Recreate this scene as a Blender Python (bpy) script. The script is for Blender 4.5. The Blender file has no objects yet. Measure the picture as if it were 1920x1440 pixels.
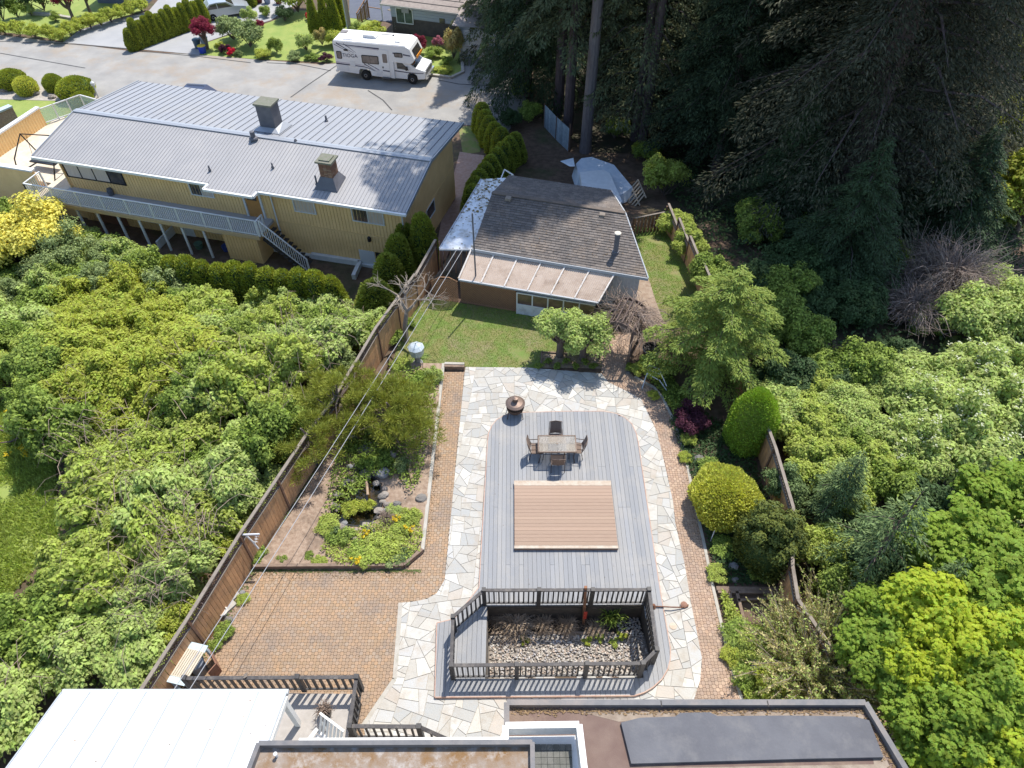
import math, random
# ---------------------------------------------------------------- camera model and terrain
CAM_H=22.0; PITCH=math.radians(47.2); FPX=1334.0
CT,ST=math.cos(PITCH),math.sin(PITCH)
def ss(t):
    t=max(0.,min(1.,t)); return t*t*(3-2*t)
def terr(x,y):
    a=-4.0*ss((y-25.8)/21.0)
    b=-3.4*ss((y-20.5)/8.0)-0.6*ss((y-34)/13.0)
    w=ss((-3.9+(y-27)*0.27-x)/2.0)
    z=a*(1-w)+b*w
    z-=1.2*ss((x-11)/9.0)*ss((y-8)/8.0)*(1-ss((y-38)/12.0))
    return z
def G(px,py,z=0.0):
    a=(px-960)/FPX; b=-(py-720)/FPX
    d=(a,CT+b*ST,-ST+b*CT); t=(z-CAM_H)/d[2]
    return (d[0]*t,d[1]*t,z)
def GT(px,py,h=0.0):
    z=0.0
    for i in range(40):
        p=G(px,py,z+h); z=0.5*z+0.5*terr(p[0],p[1])
    p=G(px,py,z+h); return (p[0],p[1],z+h)
def dep(px,py,z):
    p=G(px,py,z); return p[1]*CT-(p[2]-CAM_H)*ST
def PXM(n,px,py,z):            # n photo pixels at that spot, in metres
    return n*dep(px,py,z)/FPX
def W(X,Y,Z):
    z=Z-CAM_H; d=Y*CT-z*ST; u=Y*ST+z*CT
    return (960+FPX*X/d,720-FPX*u/d)
# ---------------------------------------------------------------- blender set-up: camera, sky, sun
import bpy, bmesh, numpy as np
from mathutils import Vector, Matrix
S=bpy.context.scene
COL=S.collection
cam_d=bpy.data.cameras.new('camera'); cam=bpy.data.objects.new('camera',cam_d); COL.objects.link(cam)
cam.location=(0,0,CAM_H); cam.rotation_euler=(math.pi/2-PITCH,0,0)
cam_d.sensor_fit='HORIZONTAL'; cam_d.sensor_width=36.0; cam_d.lens=36.0*FPX/1920.0
cam_d.clip_start=0.2; cam_d.clip_end=1500
S.camera=cam
SUNV=Vector((0.24,0.47,1.0)).normalized()
wd=bpy.data.worlds.new('World'); S.world=wd; wd.use_nodes=True
nt=wd.node_tree; sky=nt.nodes.new('ShaderNodeTexSky'); sky.sky_type='NISHITA'; sky.sun_disc=False
sky.sun_elevation=math.asin(SUNV.z); sky.sun_rotation=math.atan2(SUNV.x,SUNV.y); sky.air_density=1.0; sky.dust_density=0.6
bg=nt.nodes['Background']; nt.links.new(sky.outputs[0],bg.inputs[0]); bg.inputs[1].default_value=0.15
sd=bpy.data.lights.new('sun','SUN'); sd.energy=3.6; sd.angle=math.radians(0.53); sd.color=(1.0,0.955,0.88)
sun=bpy.data.objects.new('sun',sd); COL.objects.link(sun); sun.rotation_euler=SUNV.to_track_quat('Z','Y').to_euler(); sun.location=(20,40,60)
S.view_settings.view_transform='Standard'; S.view_settings.look='None'; S.view_settings.gamma=1.0; S.view_settings.exposure=0.80
S.view_settings.use_curve_mapping=False
S.render.engine='CYCLES'
S.cycles.max_bounces=6; S.cycles.transparent_max_bounces=8
RNG=np.random.default_rng(7); random.seed(7)

# ---------------------------------------------------------------- materials
MATS={}
def _n(t,k,**kw):
    n=t.nodes.new(k)
    for a,b in kw.items(): setattr(n,a,b)
    return n
def mixc(t,fac,a,b,blend='MIX'):
    m=_n(t,'ShaderNodeMix',data_type='RGBA',blend_type=blend)
    if isinstance(fac,float): m.inputs[0].default_value=fac
    else: t.links.new(fac,m.inputs[0])
    for s,x in ((6,a),(7,b)):
        if isinstance(x,tuple): m.inputs[s].default_value=(*x,1)
        else: t.links.new(x,m.inputs[s])
    return m.outputs[2]
def rnd_node(t,isl=True):
    o=_n(t,'ShaderNodeObjectInfo').outputs['Random']
    if not isl: return o
    g=_n(t,'ShaderNodeNewGeometry').outputs['Random Per Island']
    a=_n(t,'ShaderNodeMath',operation='ADD'); t.links.new(o,a.inputs[0]); t.links.new(g,a.inputs[1])
    f=_n(t,'ShaderNodeMath',operation='FRACT'); t.links.new(a.outputs[0],f.inputs[0]); return f.outputs[0]
def noise(t,scale,detail=5,rough=.6,vec=None,stretch=None,lo=.35,hi=.65):
    n=_n(t,'ShaderNodeTexNoise'); n.inputs['Scale'].default_value=scale; n.inputs['Detail'].default_value=detail; n.inputs['Roughness'].default_value=rough
    if vec is None: vec=_n(t,'ShaderNodeNewGeometry').outputs['Position']
    if stretch:
        m=_n(t,'ShaderNodeMapping'); t.links.new(vec,m.inputs[0]); m.inputs['Scale'].default_value=stretch
        if len(stretch)>3: pass
        vec=m.outputs[0]
    t.links.new(vec,n.inputs['Vector'])
    r=_n(t,'ShaderNodeMapRange'); t.links.new(n.outputs[0],r.inputs[0]); r.inputs[1].default_value=lo; r.inputs[2].default_value=hi
    return r.outputs[0]
def pm(name,c1,c2=None,scale=3.,rough=.85,bump=.15,bscale=30.,rand=.0,isl=False,palette=None,metal=0.,stretch=None,rot=0,dirt=None,dscale=1.2,spec=.3,lohi=(.35,.65),alpha=None,trans=0.):
    if name in MATS: return MATS[name]
    m=bpy.data.materials.new(name); m.use_nodes=True; t=m.node_tree; p=t.nodes['Principled BSDF']
    p.inputs['Roughness'].default_value=rough; p.inputs['Metallic'].default_value=metal; p.inputs['Specular IOR Level'].default_value=spec
    pos=_n(t,'ShaderNodeNewGeometry').outputs['Position']
    if rot:
        mp=_n(t,'ShaderNodeMapping'); t.links.new(pos,mp.inputs[0]); mp.inputs['Rotation'].default_value=(0,0,rot); pos=mp.outputs[0]
    col=c1
    if palette:
        r=rnd_node(t,isl); cr=_n(t,'ShaderNodeValToRGB'); cr.color_ramp.interpolation='CONSTANT'
        e=cr.color_ramp.elements; n=len(palette)
        while len(e)<n: e.new(.5)
        for i,c in enumerate(palette): e[i].position=i/n; e[i].color=(*c,1)
        t.links.new(r,cr.inputs[0]); col=cr.outputs[0]
    if c2 is not None: col=mixc(t,noise(t,scale,vec=pos,stretch=stretch,lo=lohi[0],hi=lohi[1]),col,c2 if not palette else mixc(t,.5,col,c2))
    if dirt is not None: 
        f=noise(t,dscale,6,.7,vec=pos,lo=.5,hi=.75); col=mixc(t,f,col,dirt)
    if rand>0:
        r=rnd_node(t,isl); mr=_n(t,'ShaderNodeMapRange'); t.links.new(r,mr.inputs[0]); mr.inputs[3].default_value=1-rand; mr.inputs[4].default_value=1+rand
        h=_n(t,'ShaderNodeHueSaturation'); t.links.new(mr.outputs[0],h.inputs['Value'])
        if isinstance(col,tuple): h.inputs['Color'].default_value=(*col,1)
        else: t.links.new(col,h.inputs['Color'])
        col=h.outputs[0]
    if isinstance(col,tuple): p.inputs['Base Color'].default_value=(*col,1)
    else: t.links.new(col,p.inputs['Base Color'])
    if alpha is not None: p.inputs['Alpha'].default_value=alpha
    if trans: p.inputs['Transmission Weight'].default_value=trans
    if bump>0:
        b=_n(t,'ShaderNodeBump'); b.inputs['Strength'].default_value=bump; b.inputs['Distance'].default_value=.02
        n=_n(t,'ShaderNodeTexNoise'); n.inputs['Scale'].default_value=bscale; n.inputs['Detail'].default_value=6
        vv=pos
        if stretch:
            mp=_n(t,'ShaderNodeMapping'); t.links.new(pos,mp.inputs[0]); mp.inputs['Scale'].default_value=stretch; vv=mp.outputs[0]
        t.links.new(vv,n.inputs['Vector']); t.links.new(n.outputs[0],b.inputs['Height']); t.links.new(b.outputs[0],p.inputs['Normal'])
    MATS[name]=m; return m
def leafmat(name,c1,c2,tr=.35,rand=.35,c3=None,spec=.25):
    if name in MATS: return MATS[name]
    m=bpy.data.materials.new(name); m.use_nodes=True; t=m.node_tree; p=t.nodes['Principled BSDF']; out=t.nodes['Material Output']
    r=rnd_node(t,True); f=noise(t,.9,3,.5,lo=.38,hi=.62)
    a=mixc(t,f,c1,c2)
    a=mixc(t,r,a,c3 if c3 else c2)
    mr=_n(t,'ShaderNodeMapRange'); t.links.new(r,mr.inputs[0]); mr.inputs[3].default_value=1+rand; mr.inputs[4].default_value=1-rand
    h=_n(t,'ShaderNodeHueSaturation'); t.links.new(mr.outputs[0],h.inputs['Value']); t.links.new(a,h.inputs['Color'])
    t.links.new(h.outputs[0],p.inputs['Base Color']); p.inputs['Roughness'].default_value=.6; p.inputs['Specular IOR Level'].default_value=spec*(.35 if 'fir' in name or 'hem' in name else .55)
    tl=_n(t,'ShaderNodeBsdfTranslucent'); 
    h2=_n(t,'ShaderNodeHueSaturation'); h2.inputs['Value'].default_value=1.35; h2.inputs['Hue'].default_value=.485; h2.inputs['Saturation'].default_value=1.1
    t.links.new(h.outputs[0],h2.inputs['Color']); t.links.new(h2.outputs[0],tl.inputs[0])
    mx=_n(t,'ShaderNodeMixShader'); mx.inputs[0].default_value=tr
    t.links.new(p.outputs[0],mx.inputs[1]); t.links.new(tl.outputs[0],mx.inputs[2]); t.links.new(mx.outputs[0],out.inputs[0])
    MATS[name]=m; return m
# ---------------------------------------------------------------- object helpers
def tagit(o,label=None,cat=None,group=None,kind=None):
    if label: o['label']=label
    if cat: o['category']=cat
    if group: o['group']=group
    if kind: o['kind']=kind
    return o
def thing(name,loc,label,cat,group=None,rz=0.0):
    o=bpy.data.objects.new(name,None); COL.objects.link(o); o.location=loc; o.rotation_euler=(0,0,rz); o.empty_display_size=.2
    return tagit(o,label,cat,group)
def root_loc(o):
    l=Vector((0,0,0))
    while o is not None: l+=o.location; o=o.parent
    return l
def link(name,me,parent=None,loc=(0,0,0),rot=(0,0,0),scale=None):
    o=bpy.data.objects.new(name,me); COL.objects.link(o)
    if parent is not None: o.parent=parent
    o.location=loc; o.rotation_euler=rot
    if scale: o.scale=scale
    return o
class MB:
    def __init__(s): s.v=[]; s.f=[]; s.m=[]; s.mats=[]
    def mi(s,mat):
        if mat is None: return 0
        if mat not in s.mats: s.mats.append(mat)
        return s.mats.index(mat)
    def face(s,pts,mat=None):
        n=len(s.v); s.v+= [tuple(p) for p in pts]; s.f.append(tuple(range(n,n+len(pts)))); s.m.append(s.mi(mat)); return s
    def mesh(s,vs,fs,mat=None):
        n=len(s.v); s.v+=[tuple(p) for p in vs]; k=s.mi(mat)
        for f in fs: s.f.append(tuple(i+n for i in f)); s.m.append(k)
        return s
    def prism(s,poly,z0,z1,mat=None,bottom=False,side=None):
        n=len(poly)
        A=0
        for i in range(n): A+=poly[i][0]*poly[(i+1)%n][1]-poly[(i+1)%n][0]*poly[i][1]
        if A<0: poly=poly[::-1]
        g=lambda z,p: z(p[0],p[1]) if callable(z) else z
        vs=[(p[0],p[1],g(z0,p)) for p in poly]+[(p[0],p[1],g(z1,p)) for p in poly]
        s.mesh(vs,[tuple(range(n,2*n))],mat)
        s.mesh(vs,[(i,(i+1)%n,(i+1)%n+n,i+n) for i in range(n)],side or mat)
        if bottom: s.mesh(vs,[tuple(range(n-1,-1,-1))],side or mat)
        return s
    def box(s,c,d,mat=None,rz=0.):
        x,y,z=d[0]/2,d[1]/2,d[2]/2; cr,sr=math.cos(rz),math.sin(rz)
        vs=[(c[0]+a*x*cr-b*y*sr,c[1]+a*x*sr+b*y*cr,c[2]+e*z) for e in(-1,1) for a,b in((-1,-1),(1,-1),(1,1),(-1,1))]
        return s.mesh(vs,[(3,2,1,0),(4,5,6,7),(0,1,5,4),(1,2,6,5),(2,3,7,6),(3,0,4,7)],mat)
    def beam(s,p,q,w,h,mat=None,up=(0,0,1)):
        p=Vector(p); q=Vector(q); d=(q-p).normalized(); u=Vector(up)
        if abs(d.dot(u))>.98: u=Vector((0,1,0))
        r=d.cross(u).normalized(); u=r.cross(d)
        vs=[e+a*r*w/2+b*u*h/2 for e in(p,q) for a,b in((-1,-1),(1,-1),(1,1),(-1,1))]
        return s.mesh(vs,[(0,1,2,3),(7,6,5,4),(0,4,5,1),(1,5,6,2),(2,6,7,3),(3,7,4,0)],mat)
    def tube(s,path,rad,n=6,mat=None,cap=True):
        P=[Vector(p) for p in path]; k=len(P)
        if not hasattr(rad,'__len__'): rad=[rad]*k
        vs=[];prev=None
        for i,p in enumerate(P):
            d=(P[min(i+1,k-1)]-P[max(i-1,0)]).normalized()
            u=Vector((0,0,1)) if abs(d.z)<.9 else Vector((1,0,0))
            if prev is not None and prev.cross(d).length>.1: u=prev
            r=d.cross(u).normalized(); u=r.cross(d); prev=u
            for j in range(n):
                a=2*math.pi*j/n; vs.append(p+(r*math.cos(a)+u*math.sin(a))*rad[i])
        fs=[(i*n+j,(i+1)*n+j,(i+1)*n+(j+1)%n,i*n+(j+1)%n)[::-1] for i in range(k-1) for j in range(n)]
        if cap: fs+= [tuple(range(n)),tuple(range((k-1)*n,k*n))[::-1]]
        return s.mesh(vs,fs,mat)
    def lathe(s,c,prof,n=16,mat=None,cap=True):
        vs=[(c[0]+r*math.cos(2*math.pi*j/n),c[1]+r*math.sin(2*math.pi*j/n),c[2]+z) for r,z in prof for j in range(n)]
        k=len(prof)
        fs=[(i*n+j,i*n+(j+1)%n,(i+1)*n+(j+1)%n,(i+1)*n+j) for i in range(k-1) for j in range(n)]
        if cap: fs+=[tuple(range(n))[::-1],tuple(range((k-1)*n,k*n))]
        return s.mesh(vs,fs,mat)
    def rock(s,c,r,sq=(1,1,.6),seed=0,mat=None,nu=7,nv=5):
        rg=random.Random(seed); vs=[(c[0],c[1],c[2]-r*sq[2])]
        for i in range(1,nv):
            a=math.pi*i/nv
            for j in range(nu):
                b=2*math.pi*(j+.5*(i%2))/nu; k=r*rg.uniform(.78,1.12)
                vs.append((c[0]+k*sq[0]*math.sin(a)*math.cos(b),c[1]+k*sq[1]*math.sin(a)*math.sin(b),c[2]-k*sq[2]*math.cos(a)))
        vs.append((c[0],c[1],c[2]+r*sq[2]*.95)); L=len(vs)-1; fs=[]
        for j in range(nu): fs.append((0,1+(j+1)%nu,1+j)); fs.append((L,L-nu+j,L-nu+(j+1)%nu))
        for i in range(nv-2):
            for j in range(nu): fs.append((1+i*nu+j,1+i*nu+(j+1)%nu,1+(i+1)*nu+(j+1)%nu,1+(i+1)*nu+j))
        return s.mesh(vs,fs,mat)
    def me(s,name,mat=None,org=(0,0,0),smooth=False):
        me=bpy.data.meshes.new(name); me.from_pydata([(a-org[0],b-org[1],c-org[2]) for a,b,c in s.v],[],s.f)
        ms=s.mats or ([mat] if mat else [])
        for x in ms: me.materials.append(x)
        if len(ms)>1: me.polygons.foreach_set('material_index',s.m)
        if smooth: me.polygons.foreach_set('use_smooth',[True]*len(s.f))
        return me
    def build(s,name,mat=None,parent=None,org=None,smooth=False):
        if parent is not None:
            l=root_loc(parent); me=s.me(name,mat,(l.x,l.y,l.z),smooth); return link(name,me,parent)
        org=org or (0,0,0); me=s.me(name,mat,org,smooth); return link(name,me,None,org)
def solo(mb,name,mat,label,cat,group=None,org=None,kind=None,smooth=False):
    if org is None and kind!='structure':
        xs=[p[0] for p in mb.v]; ys=[p[1] for p in mb.v]; zs=[p[2] for p in mb.v]
        org=((min(xs)+max(xs))/2,(min(ys)+max(ys))/2,min(zs))
    return tagit(mb.build(name,mat,None,org,smooth),label,cat,group,kind)
# polygon clipping: any polygon against a convex window
def clip(poly,win):
    n=len(win); A=sum(win[i][0]*win[(i+1)%n][1]-win[(i+1)%n][0]*win[i][1] for i in range(n))
    if A<0: win=win[::-1]
    out=list(poly)
    for i in range(n):
        ax,ay=win[i]; bx,by=win[(i+1)%n]; ex,ey=bx-ax,by-ay
        inp=out; out=[]
        if not inp: return []
        s=inp[-1]; ds=ex*(s[1]-ay)-ey*(s[0]-ax)
        for p in inp:
            d=ex*(p[1]-ay)-ey*(p[0]-ax)
            if (d>=0)!=(ds>=0):
                t=ds/(ds-d); out.append((s[0]+(p[0]-s[0])*t,s[1]+(p[1]-s[1])*t))
            if d>=0: out.append((p[0],p[1]))
            s,ds=p,d
    return out
def area(p): return abs(sum(p[i][0]*p[(i+1)%len(p)][1]-p[(i+1)%len(p)][0]*p[i][1] for i in range(len(p))))/2
def cen(p): return (sum(a[0] for a in p)/len(p),sum(a[1] for a in p)/len(p))
def shrink(p,d):
    c=cen(p); out=[]
    for a in p:
        r=math.hypot(a[0]-c[0],a[1]-c[1]); k=max(.3,1-d/max(r,1e-3)); out.append((c[0]+(a[0]-c[0])*k,c[1]+(a[1]-c[1])*k))
    return out
def inside(p,poly):
    r=False; j=len(poly)-1
    for i in range(len(poly)):
        a,b=poly[i],poly[j]
        if (a[1]>p[1])!=(b[1]>p[1]) and p[0]<(b[0]-a[0])*(p[1]-a[1])/(b[1]-a[1])+a[0]: r=not r
        j=i
    return r
def inside_np(x,y,poly):
    r=np.zeros(len(x),bool); j=len(poly)-1
    for i in range(len(poly)):
        a,b=poly[i],poly[j]
        if a[1]!=b[1]:
            c=((a[1]>y)!=(b[1]>y))&(x<(b[0]-a[0])*(y-a[1])/(b[1]-a[1])+a[0]); r^=c
        j=i
    return r
def dist_np(x,y,poly,closed=True):
    d=np.full(len(x),1e9); n=len(poly)
    for i in range(n if closed else n-1):
        ax,ay=poly[i][:2]; bx,by=poly[(i+1)%n][:2]; ex,ey=bx-ax,by-ay; L=ex*ex+ey*ey+1e-9
        t=np.clip(((x-ax)*ex+(y-ay)*ey)/L,0,1); d=np.minimum(d,np.hypot(x-ax-t*ex,y-ay-t*ey))
    return d
def PP(pts,z=None): return [ (GT(*p) if z is None else G(p[0],p[1],z))[:2] for p in pts]
def drape(poly,dz,cell=1.0):
    xs=[p[0] for p in poly]; ys=[p[1] for p in poly]; mb=MB()
    i0,i1=int(math.floor(min(xs)/cell)),int(math.ceil(max(xs)/cell)); j0,j1=int(math.floor(min(ys)/cell)),int(math.ceil(max(ys)/cell))
    for i in range(i0,i1):
        for j in range(j0,j1):
            w=[(i*cell,j*cell),((i+1)*cell,j*cell),((i+1)*cell,(j+1)*cell),(i*cell,(j+1)*cell)]
            q=clip(poly,w)
            if len(q)>2 and area(q)>1e-4: mb.face([(a,b,tgrid(a,b)+dz) for a,b in (q if ccw(q) else q[::-1])])
    return mb
def ccw(p): return sum(p[i][0]*p[(i+1)%len(p)][1]-p[(i+1)%len(p)][0]*p[i][1] for i in range(len(p)))>0
def crazy(poly,rg,amin,amax,out):
    A=area(poly)
    if len(poly)<3 or A<.004: return
    if A<rg.uniform(amin,amax): out.append(poly); return
    c=cen(poly); best=max(((poly[i],poly[(i+1)%len(poly)]) for i in range(len(poly))),key=lambda e:math.dist(*e))
    xs=[p[0] for p in poly]; ys=[p[1] for p in poly]
    a=math.atan2(best[1][1]-best[0][1],best[1][0]-best[0][0])+math.pi/2+rg.choice([rg.gauss(0,.12),rg.gauss(0,.36)])
    t=rg.uniform(.34,.66); mx=best[0][0]+(best[1][0]-best[0][0])*t; my=best[0][1]+(best[1][1]-best[0][1])*t
    d=(math.cos(a),math.sin(a)); n=(-d[1],d[0]); B=50
    for s in(1,-1):
        w=[(mx-d[0]*B,my-d[1]*B),(mx+d[0]*B,my+d[1]*B),(mx+d[0]*B+s*n[0]*B,my+d[1]*B+s*n[1]*B),(mx-d[0]*B+s*n[0]*B,my-d[1]*B+s*n[1]*B)]
        q=clip(poly,w)
        if len(q)>2: crazy(q,rg,amin,amax,out)
def inset(poly,d):
    """move every edge of a convex polygon inwards by d"""
    q=list(poly) if ccw(poly) else list(poly)[::-1]; r=q; n=len(q)
    for i in range(n):
        a,b=q[i],q[(i+1)%n]; L=math.dist(a,b)
        if L<1e-6: continue
        ex,ey=(b[0]-a[0])/L,(b[1]-a[1])/L; nx,ny=-ey,ex; B=60
        ax,ay=a[0]+nx*d,a[1]+ny*d
        r=clip(r,[(ax-ex*B,ay-ey*B),(ax+ex*B,ay+ey*B),(ax+ex*B+nx*B,ay+ey*B+ny*B),(ax-ex*B+nx*B,ay-ey*B+ny*B)])
        if len(r)<3: return []
    return r
def tgrid(x,y):   # terrain as the 0.5 m grid mesh shows it
    return terr(x,y)
def subdiv_line(p,q,step):
    n=max(1,int(math.dist(p,q)/step)); return [(p[0]+(q[0]-p[0])*i/n,p[1]+(q[1]-p[1])*i/n) for i in range(n)]
def pieces(name,parent,polys,z0,z1,mat,limit=300,label=None,tilt=.0,stuffname=None,rg=random.Random(3)):
    """each polygon is one piece; the nearest to the lens as objects, the rest as one stuff part"""
    polys=[p for p in polys if len(p)>2 and area(p)>.0019]
    def size(p):
        c=cen(p); return area(p)/ (c[0]**2+c[1]**2+CAM_H**2)
    polys.sort(key=size,reverse=True); st=MB()
    L=root_loc(parent) if parent else Vector((0,0,0))
    for k,p in enumerate(polys):
        zt=rg.uniform(-tilt,tilt) if tilt else 0
        f=(lambda x,y: z1(x,y)+zt) if callable(z1) else z1+zt
        if k<limit:
            c=cen(p); zz=z0(*c) if callable(z0) else z0
            o=(c[0],c[1],zz); mb=MB().prism(p,z0,f,None); me=mb.me(name,mat,o)
            ob=link(name,me,parent,(o[0]-L.x,o[1]-L.y,o[2]-L.z))
        else: st.prism(p,z0,f,None)
    if st.v: tagit(st.build(stuffname or name+'_field',mat,parent),kind='stuff')
# ---------------------------------------------------------------- foliage in numpy
def quads(P,D,N,L,Wd,fold=.0):
    """rhombic leaves: P base, D long axis, N normal"""
    D=D/np.maximum(np.linalg.norm(D,axis=1,keepdims=True),1e-6)
    Sd=np.cross(D,N); Sd/=np.maximum(np.linalg.norm(Sd,axis=1,keepdims=True),1e-6)
    L=np.broadcast_to(L,(len(P),)).reshape(-1,1); Wd=np.broadcast_to(Wd,(len(P),)).reshape(-1,1)
    Nn=np.cross(Sd,D)
    m=P+D*L*.45
    V=np.stack([P,m+Sd*Wd*.5+Nn*L*fold,P+D*L,m-Sd*Wd*.5+Nn*L*fold],1)
    return V.reshape(-1,3)
def npmesh(name,V,mats,mi=None):
    n=len(V)//4; me=bpy.data.meshes.new(name); me.vertices.add(len(V)); me.vertices.foreach_set('co',V.astype(np.float32).ravel())
    me.loops.add(len(V)); me.loops.foreach_set('vertex_index',np.arange(len(V),dtype=np.int32))
    me.polygons.add(n); me.polygons.foreach_set('loop_start',np.arange(0,len(V),4,dtype=np.int32)); me.polygons.foreach_set('loop_total',np.full(n,4,np.int32))
    for m in (mats if isinstance(mats,list) else [mats]): me.materials.append(m)
    if mi is not None: me.polygons.foreach_set('material_index',mi.astype(np.int32))
    me.update(calc_edges=True); return me
def unit(n,rg): 
    v=rg.normal(size=(n,3)); return v/np.linalg.norm(v,axis=1,keepdims=True)
def clump_leaves(rg,C,rc,N,L,Wd,up=.5,jit=.7,squash=.75,shell=.55,fold=.08):
    """leaves on lumpy clumps C with radii rc"""
    k=rg.integers(0,len(C),N); w=unit(N,rg); w[:,2]=np.where(rg.random(N)<.72,np.abs(w[:,2]),w[:,2])
    r=rg.random(N)**shell
    off=w*(r*rc[k])[:,None]; off[:,2]*=squash
    P=C[k]+off; Nn=w+np.array([0,0,up])+rg.normal(size=(N,3))*jit*.6
    D=np.cross(Nn,unit(N,rg)); D[:,2]-=.15
    s=rg.uniform(.65,1.25,N)
    return quads(P,D,Nn,L*s,Wd*s,fold)
def ellipsoid_clumps(rg,K,R,z0,low=.0,power=.35,rcf=(.26,.42)):
    w=unit(K,rg); w[:,2]=np.where(w[:,2]<-low,-w[:,2]*.6,w[:,2]); r=rg.random(K)**power
    C=w*r[:,None]*np.array(R)*.8; C[:,2]+=z0
    rc=rg.uniform(rcf[0],rcf[1],K)*min(R[0],R[1],R[2]*1.3); return C,rc
def limbs(mb,C,base,r0,rg,n=10,zsplit=.35,sides=5,mat=None):
    idx=rg.permutation(len(C))[:n]
    for i in idx:
        c=C[i]; b=np.array(base)+np.array([0,0,max(.05,c[2]*zsplit*rg.uniform(.5,1.2))])
        m=(b+c)/2+rg.normal(size=3)*.08*np.linalg.norm(c-b); mb.tube([b,m,c],[r0*.55,r0*.35,r0*.12],sides,mat,cap=False)
# ================================================================ ground and sheets
M_soil=pm('soil',(.085,.055,.036),(.15,.10,.068),2.5,bump=.6,bscale=18,dirt=(.05,.07,.022),dscale=.35)
M_bark=pm('bark_mulch',(.24,.165,.115),(.36,.27,.20),7,bump=.8,bscale=45,dirt=(.10,.07,.05),dscale=1.1)
M_grass=pm('lawn_green',(.14,.20,.045),(.20,.19,.07),1.6,bump=.7,bscale=60,dirt=(.27,.20,.135),dscale=.6,lohi=(.4,.6))
M_grass2=pm('lawn_bright',(.20,.27,.06),(.27,.31,.08),1.0,bump=.7,bscale=50)
M_asph=pm('asphalt',(.25,.24,.225),(.32,.305,.28),.5,bump=.5,bscale=12,dirt=(.30,.235,.17),dscale=.3)
M_asph2=pm('driveway_asphalt',(.30,.30,.30),(.35,.345,.34),.5,bump=.25,bscale=30)
M_dirtpath=pm('dirt_path',(.24,.17,.12),(.32,.25,.19),4,bump=.6,bscale=30)
def grid_ground():
    xs=np.concatenate([np.linspace(-500,-60,12),np.arange(-58,60,1.0),np.linspace(60,500,12)])
    ys=np.concatenate([np.linspace(-300,-12,8),np.arange(-10,82,1.0),np.linspace(84,600,14)])
    vs=[(x,y,terr(x,y)) for y in ys for x in xs]; n=len(xs)
    fs=[(j*n+i,j*n+i+1,(j+1)*n+i+1,(j+1)*n+i) for j in range(len(ys)-1) for i in range(n-1)]
    # lowered where the sunken planter and the pond are dug
    holes=[(HOLE,-.62),(POND,-.5)]
    out=[]
    for f in fs:
        c=(sum(vs[k][0] for k in f)/4,sum(vs[k][1] for k in f)/4)
        if abs(c[0])<8 and 5<c[1]<20:
            q=[vs[k][:2] for k in f]
            if any(area(clip(h,q))>.01 for h,_ in holes): continue
        out.append(f)
    me=bpy.data.meshes.new('ground'); me.from_pydata(vs,[],out); me.materials.append(M_soil)
    tagit(link('ground',me),kind='structure')
    g=lambda x,y:terr(x,y)
    # fill the cut cells around the holes
    mb=MB()
    for f in fs:
        q=[vs[k][:2] for k in f]; c=cen(q)
        if not(abs(c[0])<8 and 5<c[1]<20) or not any(area(clip(h,q))>.01 for h,_ in holes): continue
        n=5
        for i in range(n):
            for j in range(n):
                x=q[0][0]+(q[1][0]-q[0][0])*(i+.5)/n; y=q[0][1]+(q[2][1]-q[0][1])*(j+.5)/n
                if any(inside((x,y),h) for h,_ in holes): continue
                a=(q[1][0]-q[0][0])/n/2
                mb.face([(x-a,y-a,-.002),(x+a,y-a,-.002),(x+a,y+a,-.002),(x-a,y+a,-.002)])
    tagit(mb.build('garden_ground',M_soil),kind='structure')
DKZ=.12
DECK=PP([(914,830),(916,812),(922,798),(931,787),(944,779),(960,775),(985,773),(1070,771),(1132,771),(1155,775),(1172,783),(1185,795),(1193,812),(1197,830),(1219,980),(1240,1120),(1253,1191),(1257,1215),(1257,1236),(1252,1255),(1242,1272),(1225,1288),(1208,1298),(1190,1304),(815,1307),(819,1168),(852,1160),(898,1101)],DKZ)
HOLE=PP([(913,1136),(1208,1133),(1230,1216),(1203,1271),(913,1273)],DKZ)
POND=PP([(621,975),(626,930),(650,900),(680,880),(712,905),(718,930),(712,960),(690,990),(650,985)],.1)
FLAG=PP([(873,688),(985,689),(1128,700),(1140,716),(1202,747),(1215,775),(1232,810),(1245,865),(1262,940),(1266,980),(1283,1053),(1297,1137),(1316,1233),(1313,1275),(1301,1312),(1301,1400),(690,1400),(681,1360),(740,1273),(751,1130),(775,1128),(800,1123),(819,1112),(834,1087),(871,700)],0.03)
BRICK=PP([(871,697),(834,1087),(819,1112),(800,1123),(775,1128),(751,1130),(740,1273),(681,1360),(690,1400),(345,1400),(349,1240),(400,1170),(480,1066),(765,1064),(793,1036),(832,698)],0.03)
WALK=PP([(1130,627),(1126,675),(1128,700),(1140,716),(1202,747),(1215,775),(1232,810),(1245,865),(1262,940),(1266,980),(1283,1053),(1297,1137),(1316,1233),(1313,1275),(1301,1312),(1301,1340),(1394,1340),(1390,1304),(1367,1242),(1336,1106),(1316,1009),(1300,940),(1283,853),(1262,790),(1240,745),(1224,727),(1190,708),(1175,690),(1183,643),(1188,627)],0.03)
BED=PP([(480,1064),(765,1062),(791,1034),(830,700),(840,684),(738,686),(640,820),(560,945)],0.0)
grid_ground()
ROAD=[(-500,10),(-90,55),(0,66),(120,80),(250,97),(380,103),(480,112),(600,121),(650,118),(760,130),(800,143),(845,148),(866,138),(862,104),(965,108),(990,200),(950,250),(880,235),(500,235),(190,200),(100,176),(0,158),(-90,150),(-500,115)]
tagit(drape(PP(ROAD),.012,2.0).build('road',M_asph),kind='structure')
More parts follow.
